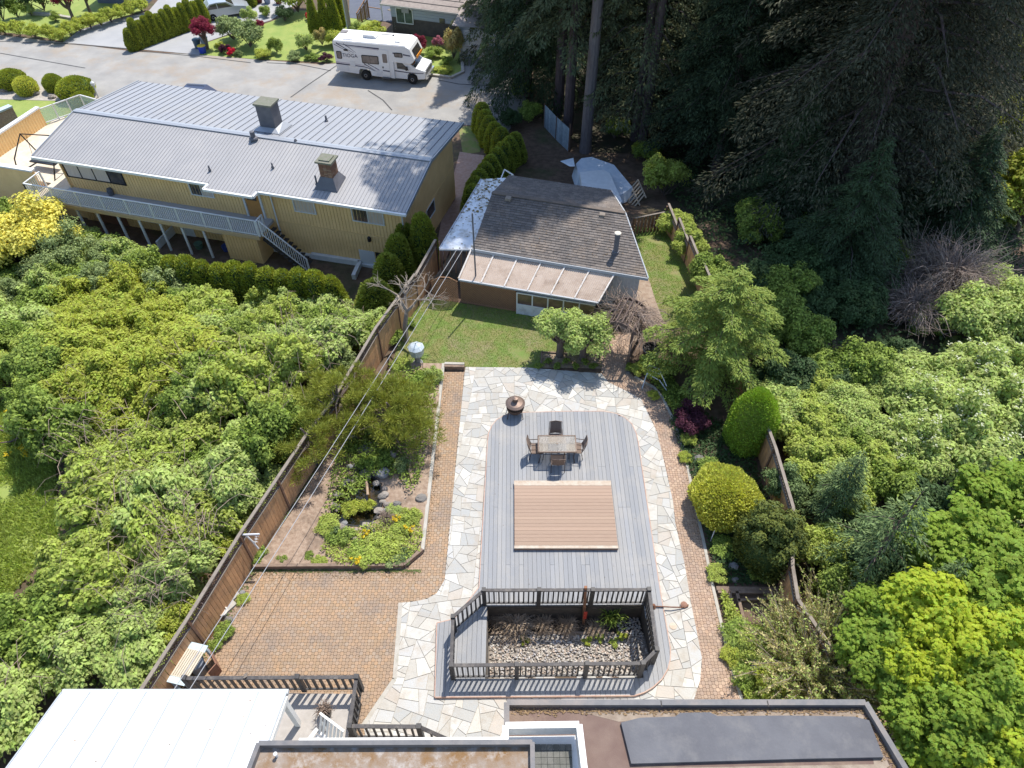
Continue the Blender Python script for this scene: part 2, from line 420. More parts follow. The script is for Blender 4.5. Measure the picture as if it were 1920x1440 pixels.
tagit(drape(PP([(118,80),(150,57),(205,40),(278,22),(300,-4),(345,-30),(430,-30),(372,4),(318,20),(240,91)]),.02,2.0).build('driveway',M_asph2),kind='structure')
tagit(drape(PP([(264,93),(372,54),(396,10),(470,6),(530,-30),(600,-30),(545,15),(508,38),(470,50),(384,80),(374,103)]),.02,2.0).build('driveway',M_asph2),kind='structure')
# road repair seams: thin tar lines
M_tar=pm('tar',(.07,.07,.068),None,bump=0)
tr=MB()
for ln in ([(545,183),(580,158),(633,122)],[(0,78),(120,82),(240,92)],[(262,96),(370,106),(470,118)],[(690,170),(718,188),(735,207)],[(0,100),(160,128)],[(500,118),(560,121),(620,133)],[(820,150),(860,158),(930,162)]):
    pts=PP(ln)
    for a,b in zip(pts,pts[1:]): 
        for s0,s1 in zip(subdiv_line(a,b,1.5),subdiv_line(a,b,1.5)[1:]+[b]):
            d=Vector((s1[0]-s0[0],s1[1]-s0[1],0)).normalized()*.05; n=(-d.y,d.x)
            tr.face([(s0[0]-n[0],s0[1]-n[1],terr(*s0)+.026),(s1[0]-n[0],s1[1]-n[1],terr(*s1)+.026),(s1[0]+n[0],s1[1]+n[1],terr(*s1)+.026),(s0[0]+n[0],s0[1]+n[1],terr(*s0)+.026)])
tagit(tr.build('tar_seam',M_tar),kind='structure')
# lawns
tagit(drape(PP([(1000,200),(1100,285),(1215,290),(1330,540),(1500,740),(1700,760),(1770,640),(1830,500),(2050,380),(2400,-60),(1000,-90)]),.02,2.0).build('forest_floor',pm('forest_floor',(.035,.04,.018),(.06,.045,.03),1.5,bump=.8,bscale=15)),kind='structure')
LAWN=PP([(775,580),(800,557),(870,570),(1010,590),(1125,612),(1128,690),(985,690),(873,688),(735,685),(748,640)])
tagit(drape(LAWN,.012,1).build('lawn',M_grass),kind='structure')
RLAWN=PP([(1188,425),(1250,430),(1325,535),(1335,600),(1250,620),(1228,560),(1200,480)])
tagit(drape(RLAWN,.012,1).build('lawn',M_grass),kind='structure')
tagit(drape(PP([(1185,480),(1200,480),(1228,560),(1252,625),(1188,640),(1150,600),(1180,560)]),.016,1).build('dirt_path',M_dirtpath),kind='structure')
for nm,q,m in (('lawn',[(-500,5),(0,60),(60,66),(120,78),(150,55),(270,20),(262,0),(190,-25),(0,-30),(-500,-60)],M_grass2),
          ('lawn',[(375,103),(388,80),(505,42),(560,20),(700,20),(700,100),(632,118),(480,111)],M_grass2),
          ('lawn',[(690,60),(860,70),(862,104),(866,136),(845,146),(802,141),(758,128),(690,115)],M_grass2),
          ('lawn',[(-500,130),(-60,172),(120,178),(190,190),(230,215),(150,260),(-60,250),(-500,400)],M_grass2),
          ('lawn',[(860,238),(905,235),(900,285),(868,290)],M_grass),
          ('meadow',[(-120,740),(60,760),(105,860),(110,1010),(20,1120),(-120,1180)],M_grass2),
          ('meadow',[(1700,640),(2000,600),(2100,900),(1990,1010),(1860,960),(1760,760)],M_grass2)):
    tagit(drape(PP(q),.012,2).build(nm,m),kind='structure')
M_gravelbed=pm('pale_gravel',(.33,.29,.25),(.42,.38,.33),3,bump=.8,bscale=40)
tagit(drape(PP([(-60,155),(60,158),(190,183),(196,200),(120,190),(-60,185)]),.03,2).build('gravel_bed',M_gravelbed),kind='structure')
M_pink=pm('pink_pavers',(.34,.22,.17),(.42,.30,.25),5,bump=.5,bscale=25)
tagit(drape(PP([(818,470),(830,400),(862,285),(908,292),(900,340),(880,400),(850,470)]),.02,1).build('side_path',M_pink),kind='structure')
# ---------------------------------------------------------------- flagstone patio
M_joint=pm('mortar',(.36,.33,.28),(.42,.385,.33),8,bump=.3)
FS=[(0.461,0.432,0.378),(0.432,0.408,0.360),(0.393,0.385,0.360),(0.518,0.499,0.451),(0.355,0.356,0.341),(0.432,0.380,0.323),(0.508,0.484,0.429),(0.403,0.389,0.355),(0.451,0.423,0.368),(0.423,0.408,0.378),(0.508,0.489,0.442),(0.384,0.380,0.365)]
M_flag=pm('flagstone',FS[0],(.38,.36,.32),7,rough=.8,bump=.35,bscale=22,isl=True,palette=FS,rand=.10,dirt=(.36,.31,.25),dscale=1.9)
def flag_base(name,poly,mat,hole=None,z=.008):
    mb=MB(); c=.5
    xs=[p[0] for p in poly]; ys=[p[1] for p in poly]
    for i in range(int(min(xs)/c)-2,int(max(xs)/c)+2):
        for j in range(int(min(ys)/c)-2,int(max(ys)/c)+2):
            w=[(i*c,j*c),((i+1)*c,j*c),((i+1)*c,(j+1)*c),(i*c,(j+1)*c)]
            if hole and all(inside(p,hole) for p in w): continue
            q=clip(poly,w)
            if len(q)>2 and area(q)>1e-4: mb.face([(a,b,z) for a,b in (q if ccw(q) else q[::-1])])
    return mb.build(name,mat)
patio=tagit(flag_base('patio',FLAG,M_joint,shrink(HOLE,-.8)),kind='structure')
rg=random.Random(11); cells=[]
crazy([(-6.,4.),(9.,4.),(9.,23.),(-6.,23.)],rg,.08,.32,cells)
polys=[]; deck_in=shrink(DECK,.35)
for c_ in cells:
    if all(inside(p,deck_in) for p in c_): continue
    q=inset(c_,.007)
    if len(q)<3: continue
    q=clip(FLAG,q)
    if len(q)>2 and area(q)>.008: polys.append(q)
pieces('flagstone',patio,polys,.006,.03,M_flag,300,tilt=.003,stuffname='flagstone_field')
# ---------------------------------------------------------------- cobble pavers
PV=[(.35,.235,.145),(.325,.225,.14),(.37,.25,.16),(.295,.21,.14),(.355,.23,.135),(.315,.235,.165)]
M_pave=pm('clay_paver',PV[0],(.31,.215,.145),1.1,rough=.85,bump=.3,bscale=30,isl=True,palette=PV,rand=.07,dirt=(.205,.17,.145),dscale=.7,lohi=(.42,.58))
PV2=[(.40,.27,.185),(.36,.245,.175),(.43,.305,.215),(.33,.235,.175)]
M_pave2=pm('tan_paver',PV2[0],(.33,.24,.18),1.1,rough=.85,bump=.3,bscale=30,isl=True,palette=PV2,rand=.08,dirt=(.22,.17,.13),dscale=.6)
M_sand=pm('joint_sand',(.085,.065,.05),(.12,.095,.07),5,bump=.3)
def cobbles(poly,P=.200,R=.100,g=.004):
    """octagon and small square pavers, each row shifted by half a period"""
    xs=[p[0] for p in poly]; ys=[p[1] for p in poly]; out=[]; C=[]
    for j in range(int(min(ys)/R)-2,int(max(ys)/R)+3):
        for i in range(int(min(xs)/P)-2,int(max(xs)/P)+3):
            C.append(((i+.5*(j%2))*P,j*R,0)); C.append(((i+.5+.5*(j%2))*P,j*R,1))
    A=np.array(C); ins=inside_np(A[:,0],A[:,1],poly); d=dist_np(A[:,0],A[:,1],poly)
    b,c=.061-g,.023; s_=.0385-g
    for k,(x,y,t) in enumerate(C):
        if t: continue
        if not ins[k] and d[k]>.09: continue
        cell=[(x-b,y-b+c),(x-b+c,y-b),(x+b-c,y-b),(x+b,y-b+c),(x+b,y+b-c),(x+b-c,y+b),(x-b+c,y+b),(x-b,y+b-c)]
        q=cell if d[k]>.09 else clip(poly,cell)
        if len(q)>2 and area(q)>.002: out.append(q)
    for k,(x,y,t) in enumerate(C):
        if not t or (not ins[k] and d[k]>.06): continue
        a=s_+.001; cell=[(x-a,y-a),(x+a,y-a),(x+a,y+a),(x-a,y+a)]
        q=cell if d[k]>.09 else clip(poly,cell)
        if len(q)>2 and area(q)>.002: out.append(q)
    return out
bp=tagit(flag_base('brick_patio',BRICK,M_sand),kind='structure')
pieces('paver',bp,cobbles(BRICK),.004,.028,M_pave,300,tilt=.003,stuffname='paver_field')
wp=tagit(flag_base('brick_walkway',WALK,M_sand),kind='structure')
pieces('paver',wp,cobbles(WALK),.004,.028,M_pave2,300,tilt=.003,stuffname='paver_field')
# concrete edge kerbs of the walkway and strips
M_conc=pm('concrete',(.36,.33,.28),(.44,.41,.36),4,bump=.3,dirt=(.2,.19,.13),dscale=2)
def edge_strip(name,line,w,z0,z1,mat,kind='structure'):
    mb=MB()
    for a,b in zip(line,line[1:]): mb.beam((a[0],a[1],(z0+z1)/2),(b[0],b[1],(z0+z1)/2),w,z1-z0,mat)
    return tagit(mb.build(name,mat),kind=kind)
edge_strip('kerb',PP([(1393,1318),(1369,1242),(1338,1106),(1318,1009),(1302,940),(1285,853),(1264,790),(1242,745),(1226,726),(1190,706)],0.03),.10,-.05,.045,M_conc)
edge_strip('kerb',PP([(751,1130),(740,1273),(681,1360)],0.03),.13,-.05,.036,M_conc)
edge_strip('kerb',PP([(798,141),(846,147),(868,137),(866,112)]),.25,-4.1,-3.83,M_conc)
# ================================================================ deck, pad, planter, railings, furniture
DB=[(.272,.270,.268),(.258,.258,.259),(.285,.282,.277),(.246,.247,.250),(.282,.274,.262),(.266,.265,.266)]
M_deck=pm('weathered_deck',DB[0],(.25,.26,.28),9,rough=.8,bump=.5,bscale=14,palette=DB,rand=.07,stretch=(6,.45,1),dirt=(.32,.305,.285),dscale=.9,lohi=(.3,.7))
M_deckdark=pm('dark_wood_and_gap_shade',(.055,.05,.045),None,bump=.2)
M_trim=pm('cedar_trim',(.40,.24,.18),(.46,.34,.27),5,bump=.3)
deck=thing('deck',(1.5,12,0),'low grey timber deck with rounded corners surrounded by pale flagstones','deck')
def loc_build(mb,name,mat,root,**k): return mb.build(name,mat,root,**k)
# sheet under the boards, coloured dark to stand in for shade in the gaps
sf=MB(); hs=shrink(HOLE,-.02)
for i in range(-6,14):
    for j in range(7,21):
        w=[(i*.5,j),(i*.5+.5,j),(i*.5+.5,j+1),(i*.5,j+1)]
        if all(inside(p,HOLE) for p in w): continue
        if area(clip(HOLE,w))>.001:
            for a in range(5):
                for b in range(10):
                    x,y=i*.5+a*.1,j+b*.1
                    ww=[(x,y),(x+.1,y),(x+.1,y+.1),(x,y+.1)]
                    if any(inside(p,HOLE) for p in ww): continue
                    q=clip(DECK,ww)
                    if len(q)>2 and area(q)>1e-4: sf.face([(p[0],p[1],.088) for p in (q if ccw(q) else q[::-1])])
            continue
        q=clip(shrink(DECK,.03),w)
        if len(q)>2 and area(q)>1e-4: sf.face([(p[0],p[1],.088) for p in (q if ccw(q) else q[::-1])])
sf.build('gap_shade_sheet',M_deckdark,deck)
fs=MB(); n=len(DECK)
for i in range(n):
    a,b=DECK[i],DECK[(i+1)%n]; fs.beam((a[0],a[1],.062),(b[0],b[1],.062),.03,.12)
fs.build('fascia',M_trim,deck)
# boards run away from the house, slightly skewed with the plot; board pieces are cut by the outline
BW=.150
hx=[p[0] for p in HOLE]; hy=[p[1] for p in HOLE]
def hole_cut(poly):
    """pieces of a narrow board outside the hole"""
    xs=[p[0] for p in poly]; x0,x1=min(xs),max(xs); xm=(x0+x1)/2
    ys=[]
    for i in range(len(HOLE)):
        a,b=HOLE[i],HOLE[(i+1)%len(HOLE)]
        if (a[0]>xm)!=(b[0]>xm): ys.append(a[1]+(b[1]-a[1])*(xm-a[0])/(b[0]-a[0]))
    if len(ys)<2: return [poly]
    lo,hi=min(ys),max(ys); o=[]
    o.append(clip(poly,[(x0-1,-5),(x1+1,-5),(x1+1,lo),(x0-1,lo)])); o.append(clip(poly,[(x0-1,hi),(x1+1,hi),(x1+1,50),(x0-1,50)]))
    return [q for q in o if len(q)>2]
bl=[]; x=-3.0; rgb=random.Random(5)
dx0=min(p[0] for p in DECK); dx1=max(p[0] for p in DECK)
cutY=[rgb.choice([11.9,14.2,16.0,18.5,10.9]) for _ in range(60)]
k=0; x=dx0-.05
HY0=min(hy);HY1=max(hy)
while x<dx1:
    skew=.0157
    w=[(x+4*skew*0,5),(x+BW-.008,5),(x+BW-.008,22),(x,22)]
    for q in hole_cut(w):
        q=clip(DECK,q)
        if len(q)<3: continue
        c=cutY[k%60]
        for half in ([(x-1,0),(x+1,0),(x+1,c-.004),(x-1,c-.004)],[(x-1,c+.004),(x+1,c+.004),(x+1,40),(x-1,40)]):
            r=clip(q,half)
            if len(r)>2 and area(r)>.01: bl.append(r)
    x+=BW; k+=1
pieces('deck_board',deck,bl,.089,DKZ,M_deck,300,tilt=.002)
# composite pad: a lid of tan boards between two cream border boards
PADZ=DKZ+.15
PADT=[G(965,901,PADZ)[:2],G(1145,901,PADZ)[:2],G(1160,1028,PADZ)[:2],G(963,1028,PADZ)[:2]]
pad=thing('platform',(cen(PADT)[0],cen(PADT)[1],DKZ),'raised tan composite platform with cream border boards set in the grey deck','platform')
CB=[(.31,.215,.155),(.335,.235,.17),(.29,.20,.145),(.32,.22,.16)]
M_comp=pm('composite_board',CB[0],(.345,.25,.185),7,rough=.75,bump=.25,bscale=25,palette=CB,rand=.05,stretch=(.5,6,1))
M_cream=pm('cream_board',(.48,.42,.34),(.40,.31,.235),6,bump=.3,bscale=20)
M_compside=pm('composite_side',(.30,.18,.12),(.36,.23,.16),6,bump=.3)
x0=(PADT[0][0]+PADT[3][0])/2; x1=(PADT[1][0]+PADT[2][0])/2; y1=PADT[0][1]; y0=PADT[2][1]
MB().box(((x0+x1)/2,(y0+y1)/2,DKZ+.06),(x1-x0-.02,y1-y0-.02,.12)).build('frame',M_compside,pad)
for nm,yy,hh in (('border_board',y1-.11,.22),('border_board',y0+.055,.11)):
    MB().box(((x0+x1)/2,yy,DKZ+.135),(x1-x0,hh,.03)).build(nm,M_cream,pad)
ya=y0+.115; yb=y1-.225; nb=17; hb=(yb-ya)/nb
bm=MB().box((0,0,.015),(x1-x0-.02,hb-.007,.03)).me('composite_board',M_comp)
for i in range(nb): link('composite_board',bm,pad,((x0+x1)/2-pad.location.x,ya+hb*(i+.5)-pad.location.y,.1201))
# ---------------------------------------------------------------- sunken planter
M_retain=pm('retaining_timber',(.10,.085,.07),(.07,.06,.05),5,bump=.5,bscale=20)
pl=thing('planter_bed',(cen(HOLE)[0],cen(HOLE)[1],-.6),'sunken planting bed with dark soil and river pebbles inside the black railing','planter bed')
w=MB()
for i in range(len(HOLE)):
    a,b=HOLE[i],HOLE[(i+1)%len(HOLE)]; w.beam((a[0],a[1],-.41),(b[0],b[1],-.41),.05,.98)
w.build('planter_wall',M_retain,pl)
M_darksoil=pm('dark_soil',(.045,.032,.022),(.07,.05,.035),6,bump=.9,bscale=30)
MB().face([(p[0],p[1],-.85) for p in (HOLE if ccw(HOLE) else HOLE[::-1])]).build('soil_bed',M_darksoil,pl)
ymid=G(1000,1190,-.8)[1]
PB=[(.42,.37,.31),(.36,.31,.26),(.48,.43,.36),(.28,.25,.22),(.42,.33,.26),(.36,.34,.33),(.45,.41,.35)]
M_peb=pm('river_pebble',PB[0],None,rough=.7,bump=.0,isl=True,palette=PB,rand=.2)
q_=[p for p in HOLE]; q_=clip(q_,[(-9,0),(9,0),(9,ymid),(-9,ymid)]); MB().face([(p[0],p[1],-.838) for p in (q_ if ccw(q_) else q_[::-1])]).build('gravel_base',pm('gravel_base',(.20,.17,.14),(.28,.24,.20),20,bump=.6,bscale=60),pl)
pb=MB(); rgp=random.Random(2); hmin=(min(hx),min(hy)); hmax=(max(hx),max(hy))
hin=shrink(HOLE,.08)
for i in range(5200):
    px_,py_=rgp.uniform(hmin[0],hmax[0]),rgp.uniform(hmin[1],hmax[1])
    if not inside((px_,py_),hin): continue
    if py_>ymid+.05 and px_<hmax[0]-1.0: continue
    pb.rock((px_,py_,-.82+rgp.uniform(0,.06)),rgp.uniform(.026,.048),(1,rgp.uniform(.7,1),.6),i,None,5,3)
tagit(pb.build('pebbles',M_peb,pl),kind='stuff')
M_log=pm('rotten_log',(.20,.15,.11),(.28,.22,.17),8,bump=.6,bscale=30)
for k in range(5):
    xa=hmin[0]+.1+k*.82; MB().tube([(xa,ymid+.03,-.77),(xa+.4,ymid+.05,-.76),(xa+.8,ymid+.02,-.77)],[.05,.055,.05],7).build('edging_log',M_log,pl)
# ---------------------------------------------------------------- railings
M_rail=pm('charcoal_paint',(.035,.033,.033),(.055,.05,.048),8,rough=.55,bump=.2,bscale=40,spec=.4)
M_railtop=pm('rail_cap_paint',(.075,.068,.066),(.05,.045,.045),6,rough=.6,bump=.25,bscale=30,dirt=(.16,.14,.12),dscale=5)
def railing(pts,z0,h,label,posts,sp=.155,name='railing',group=None,bal=.045,ramp=None,mat=None,topmat=None,postw=.13,cap=.10,pname='post'):
    """pts plan points; posts = set of distances... one post at every vertex in `posts` or at [(x,y)]"""
    mat=mat or M_rail; topmat=topmat or M_railtop
    zf=ramp or (lambda x,y: z0)
    r=thing(name,(pts[0][0],pts[0][1],zf(*pts[0])),label,name.replace('_',' '),group)
    L=r.location
    bme=None
    for a,b in zip(pts,pts[1:]):
        za,zb=zf(*a),zf(*b)
        MB().beam((a[0],a[1],za+h-.03),(b[0],b[1],zb+h-.03),cap,.045).build('top_rail',topmat,r)
        MB().beam((a[0],a[1],za+.12),(b[0],b[1],zb+.12),.05,.05).build('bottom_rail',mat,r)
        n=max(1,int(math.dist(a,b)/sp)); 
        if bme is None: bme=MB().box((0,0,(h-.05-.14)/2),(bal,bal,h-.19)).me('baluster',mat)
        rz=math.atan2(b[1]-a[1],b[0]-a[0])
        for i in range(1,n):
            t=i/n; x,y=a[0]+(b[0]-a[0])*t,a[1]+(b[1]-a[1])*t
            if any(math.dist((x,y),p)<postw*.75 for p in posts): continue
            link('baluster',bme,r,(x-L.x,y-L.y,za+(zb-za)*t+.14-L.z),(0,0,rz))
    for x,y in posts:
        z=zf(x,y); m=MB().box((x,y,z+(h+.06)/2),(postw,postw,h+.06),mat)
        o=m.build(pname,mat,r)
    return r
RT=DKZ+1.02
def RP(*p): return [G(a,b,RT)[:2] for a,b in p]
fl,p1,p2,fr=RP((846,1247),(969,1246),(1101,1244),(1206,1243)); rc,br,b2,b1,bl_,lc=RP((1232,1217),(1217,1105),(1112,1106),(1011,1106),(907,1106),(849,1156))
railing([fl,fr],DKZ,1.02,'black timber railing along the front of the sunken planter, nearest the house',[fl,p1,p2,fr])
railing([bl_,br],DKZ,1.02,'black timber railing along the back of the sunken planter, beside the tan platform',[bl_,b1,b2,br])
railing([fl,lc,bl_],DKZ,1.02,'angled black railing on the left side of the planter by the flagstones',[lc],sp=.17)
railing([br,rc,fr],DKZ,1.02,'black railing on the right side of the planter above the curved deck edge',[rc],sp=.15)
# red-brown leaning post in the planter
M_redwood=pm('redwood_post',(.22,.10,.055),(.30,.15,.08),5,bump=.4); M_redp=pm('red_paint',(.45,.05,.03),None,bump=.1)
q0=G(1094,1168,-.8); q1=G(1098,1102,1.2)
t=thing('marker_post',(q0[0],q0[1],-.8),'slim red brown timber post standing in the sunken planter','post')
MB().beam((q0[0],q0[1],-.85),(q1[0],q1[1]-.0,1.25),.09,.09).build('timber',M_redwood,t)
MB().box((q0[0],q0[1]-.06,-.1),(.11,.02,.5)).build('red_band',M_redp,t)
# hose pipe over the deck edge and caps
M_rust=pm('rusty_iron',(.20,.09,.05),(.12,.06,.04),9,bump=.4)
h0=G(1225,1137,.16);h1=G(1290,1136,.1)
t=thing('iron_pipe',(h0[0],h0[1],DKZ),'short rusty iron pipe lying across deck edge and flagstones right of the railing','pipe')
MB().tube([(h0[0],h0[1],.17),(h0[0]+.6,h0[1]-.03,.17),(h1[0]-.2,h1[1]-.05,.10),(h1[0],h1[1],.08),(h1[0]+.02,h1[1]+.06,.06)],.022,8).build('pipe_body',M_rust,t)
MB().lathe((h0[0],h0[1],DKZ),[(.09,0),(.09,.04),(.05,.07),(.05,.14),(.02,.16)],12).build('flange',M_rust,t)
MB().lathe((h1[0]-.12,h1[1]+.05,.03),[(.07,0),(.11,.02),(.11,.07),(.06,.10)],12).build('lid',pm('terracotta',(.22,.11,.075),(.28,.16,.11),6),t)
c=G(1262,1174,.04); solo(MB().lathe((c[0],c[1],.031),[(.11,0),(.12,.012),(.10,.02),(.0,.022)],18),'access_cap',pm('cap_plate',(.46,.36,.27),(.52,.44,.35),8),'round tan drain cap set in the flagstones right of the deck','drain cap')
# ---------------------------------------------------------------- fire pit
M_bronze=pm('bronze_metal',(.085,.05,.035),(.13,.085,.06),6,rough=.5,metal=.4,bump=.15)
M_lid=pm('lid_metal',(.22,.16,.13),(.17,.12,.095),4,rough=.45,metal=.5,bump=.1)
c=G(966,777,0.05); fp=thing('fire_pit',(c[0],c[1],.03),'bronze chiminea style fire pit with conical lid standing at the deck corner','fire pit')
MB().lathe((c[0],c[1],.03),[(.10,.20),(.24,.24),(.33,.36),(.36,.50)],24).build('bowl',M_bronze,fp,smooth=True)
ms=MB()
for k in range(24):
    a=2*math.pi*k/24; ms.beam((c[0]+.345*math.cos(a),c[1]+.345*math.sin(a),.52),(c[0]+.345*math.cos(a),c[1]+.345*math.sin(a),.74),.012,.012)
ms.lathe((c[0],c[1],.03),[(.33,.50),(.36,.51),(.36,.54),(.33,.54)],24); ms.build('mesh_screen',M_bronze,fp)
MB().lathe((c[0],c[1],.03),[(.33,.50),(.335,.70)],24,cap=False).build('mesh_cloth',pm('soot_mesh',(.03,.025,.022),None,bump=.1),fp)
MB().lathe((c[0],c[1],.03),[(.39,.69),(.39,.72),(.30,.77),(.12,.83),(.105,.84)],28).build('lid',M_lid,fp,smooth=False)
MB().lathe((c[0],c[1],.03),[(.105,.83),(.10,1.00),(.125,1.01),(.125,1.03),(.03,1.06)],16).build('chimney_stub',M_lid,fp)
for k in range(4):
    a=math.pi/4+k*math.pi/2; MB().tube([(c[0]+.36*math.cos(a),c[1]+.36*math.sin(a),.58),(c[0]+.40*math.cos(a),c[1]+.40*math.sin(a),.35),(c[0]+.46*math.cos(a),c[1]+.46*math.sin(a),.035)],.016,6).build('leg',M_bronze,fp)
# ---------------------------------------------------------------- patio table and four chairs
TZ=DKZ+.72
T0=G(1009,848,TZ);T1=G(1082,848,TZ);T2=G(1079,816,TZ);T3=G(1010.5,815,TZ)
M_frame=pm('patio_frame_metal',(.07,.048,.038),(.10,.07,.055),6,rough=.45,metal=.3,bump=.1)
tx=(T0[0]+T1[0])/2; ty=(T0[1]+T2[1])/2; tw=T1[0]-T0[0]; td=T2[1]-T0[1]
tb=thing('patio_table',(tx,ty,DKZ),'rectangular brown patio table with textured glass top on grey deck','table')
m=MB()
for a,b in (((-1,-1),(1,-1)),((1,-1),(1,1)),((1,1),(-1,1)),((-1,1),(-1,-1))):
    m.beam((tx+a[0]*(tw/2-.02),ty+a[1]*(td/2-.02),TZ-.015),(tx+b[0]*(tw/2-.02),ty+b[1]*(td/2-.02),TZ-.015),.045,.035)
m.build('table_frame',M_frame,tb)
gt_=tb
pan=[(.17,.155,.14),(.20,.165,.125),(.18,.17,.155),(.19,.16,.13)]
M_pan=pm('pebbled_glass',pan[0],None,rough=.3,bump=.3,bscale=60,palette=pan,rand=.08,spec=.5,alpha=.55)
for i in range(4):
    for j in range(2):
        MB().box((tx-tw/2+.04+(i+.5)*(tw-.08)/4,ty-td/2+.04+(j+.5)*(td-.08)/2,TZ-.012),((tw-.08)/4-.004,(td-.08)/2-.004,.012)).build('glass_panel',M_pan,tb)
MB().lathe((tx,ty,TZ-.006),[(.03,0),(.03,.01),(.0,.011)],12).build('umbrella_hole',M_frame,tb)
for a,b in((-1,-1),(1,-1),(1,1),(-1,1)):
    MB().tube([(tx+a*(tw/2-.06),ty+b*(td/2-.06),TZ-.03),(tx+a*(tw/2-.1),ty+b*(td/2-.1),DKZ+.3),(tx+a*(tw/2-.04),ty+b*(td/2-.04),DKZ+.002)],.018,6).build('leg',M_frame,tb)
M_sling=pm('sling_fabric',(.16,.115,.09),(.20,.15,.12),30,rough=.9,bump=.3,bscale=120)
def chair(x,y,rz,label):
    r=thing('patio_chair',(x,y,DKZ),label,'chair','chairs round the patio table',rz)
    def b(mb,nm,mat):
        me=mb.me(nm,mat); link(nm,me,r)
    m=MB().face([(-.23,-.22,.42),(.23,-.22,.42),(.23,.22,.40),(-.23,.22,.40)]); m.mesh([(-.23,-.22,.41),(.23,-.22,.41),(.23,.22,.39),(-.23,.22,.39)],[(3,2,1,0)]); b(m,'seat',M_sling)
    vs=[];n=5
    for i in range(n+1):
        t=i/n; yy=.22+.10*t+.05*t*t; zz=.41+.50*t
        vs+=[(-.22+.01*t,yy,zz),(.0,yy+.035,zz+.015*(t==1)),(.22-.01*t,yy,zz)]
    fs=[]; 
    for i in range(n):
        for j in range(2): a=i*3+j; fs+=[(a,a+1,a+4,a+3)]
    m=MB().mesh(vs,fs).mesh([(p[0],p[1]+.012,p[2]) for p in vs],[f[::-1] for f in fs]); b(m,'backrest',M_sling)
    for s in(-1,1):
        b(MB().tube([(s*.24,.22,.40),(s*.24,.32,.68),(s*.235,.375,.93)],.014,6),'back_frame',M_frame)
        b(MB().tube([(s*.25,-.22,.0),(s*.25,-.24,.35),(s*.25,-.20,.60),(s*.25,.0,.64),(s*.25,.28,.62)],.014,6),'armrest',M_frame)
        b(MB().tube([(s*.25,-.22,.42),(s*.25,.22,.40),(s*.25,.30,.0)],.013,6),'leg',M_frame)
    b(MB().tube([(-.24,.375,.93),(0,.41,.945),(.24,.375,.93)],.014,6),'top_bar',M_frame)
    b(MB().tube([(-.25,-.22,.42),(.25,-.22,.42)],.012,6),'front_bar',M_frame)
    return r
chair(tx-.02,ty+td/2+.12,0,'brown sling patio chair on the far side of the table, facing the house')
chair(tx+.02,ty-td/2-.12,math.pi,'brown sling patio chair on the near side of the table, back to the tan platform')
chair(tx-tw/2-.02,ty+.02,math.pi/2,'brown sling patio chair at the left end of the table')
chair(tx+tw/2+.0,ty+.05,-math.pi/2-.1,'brown sling patio chair at the right end of the table')
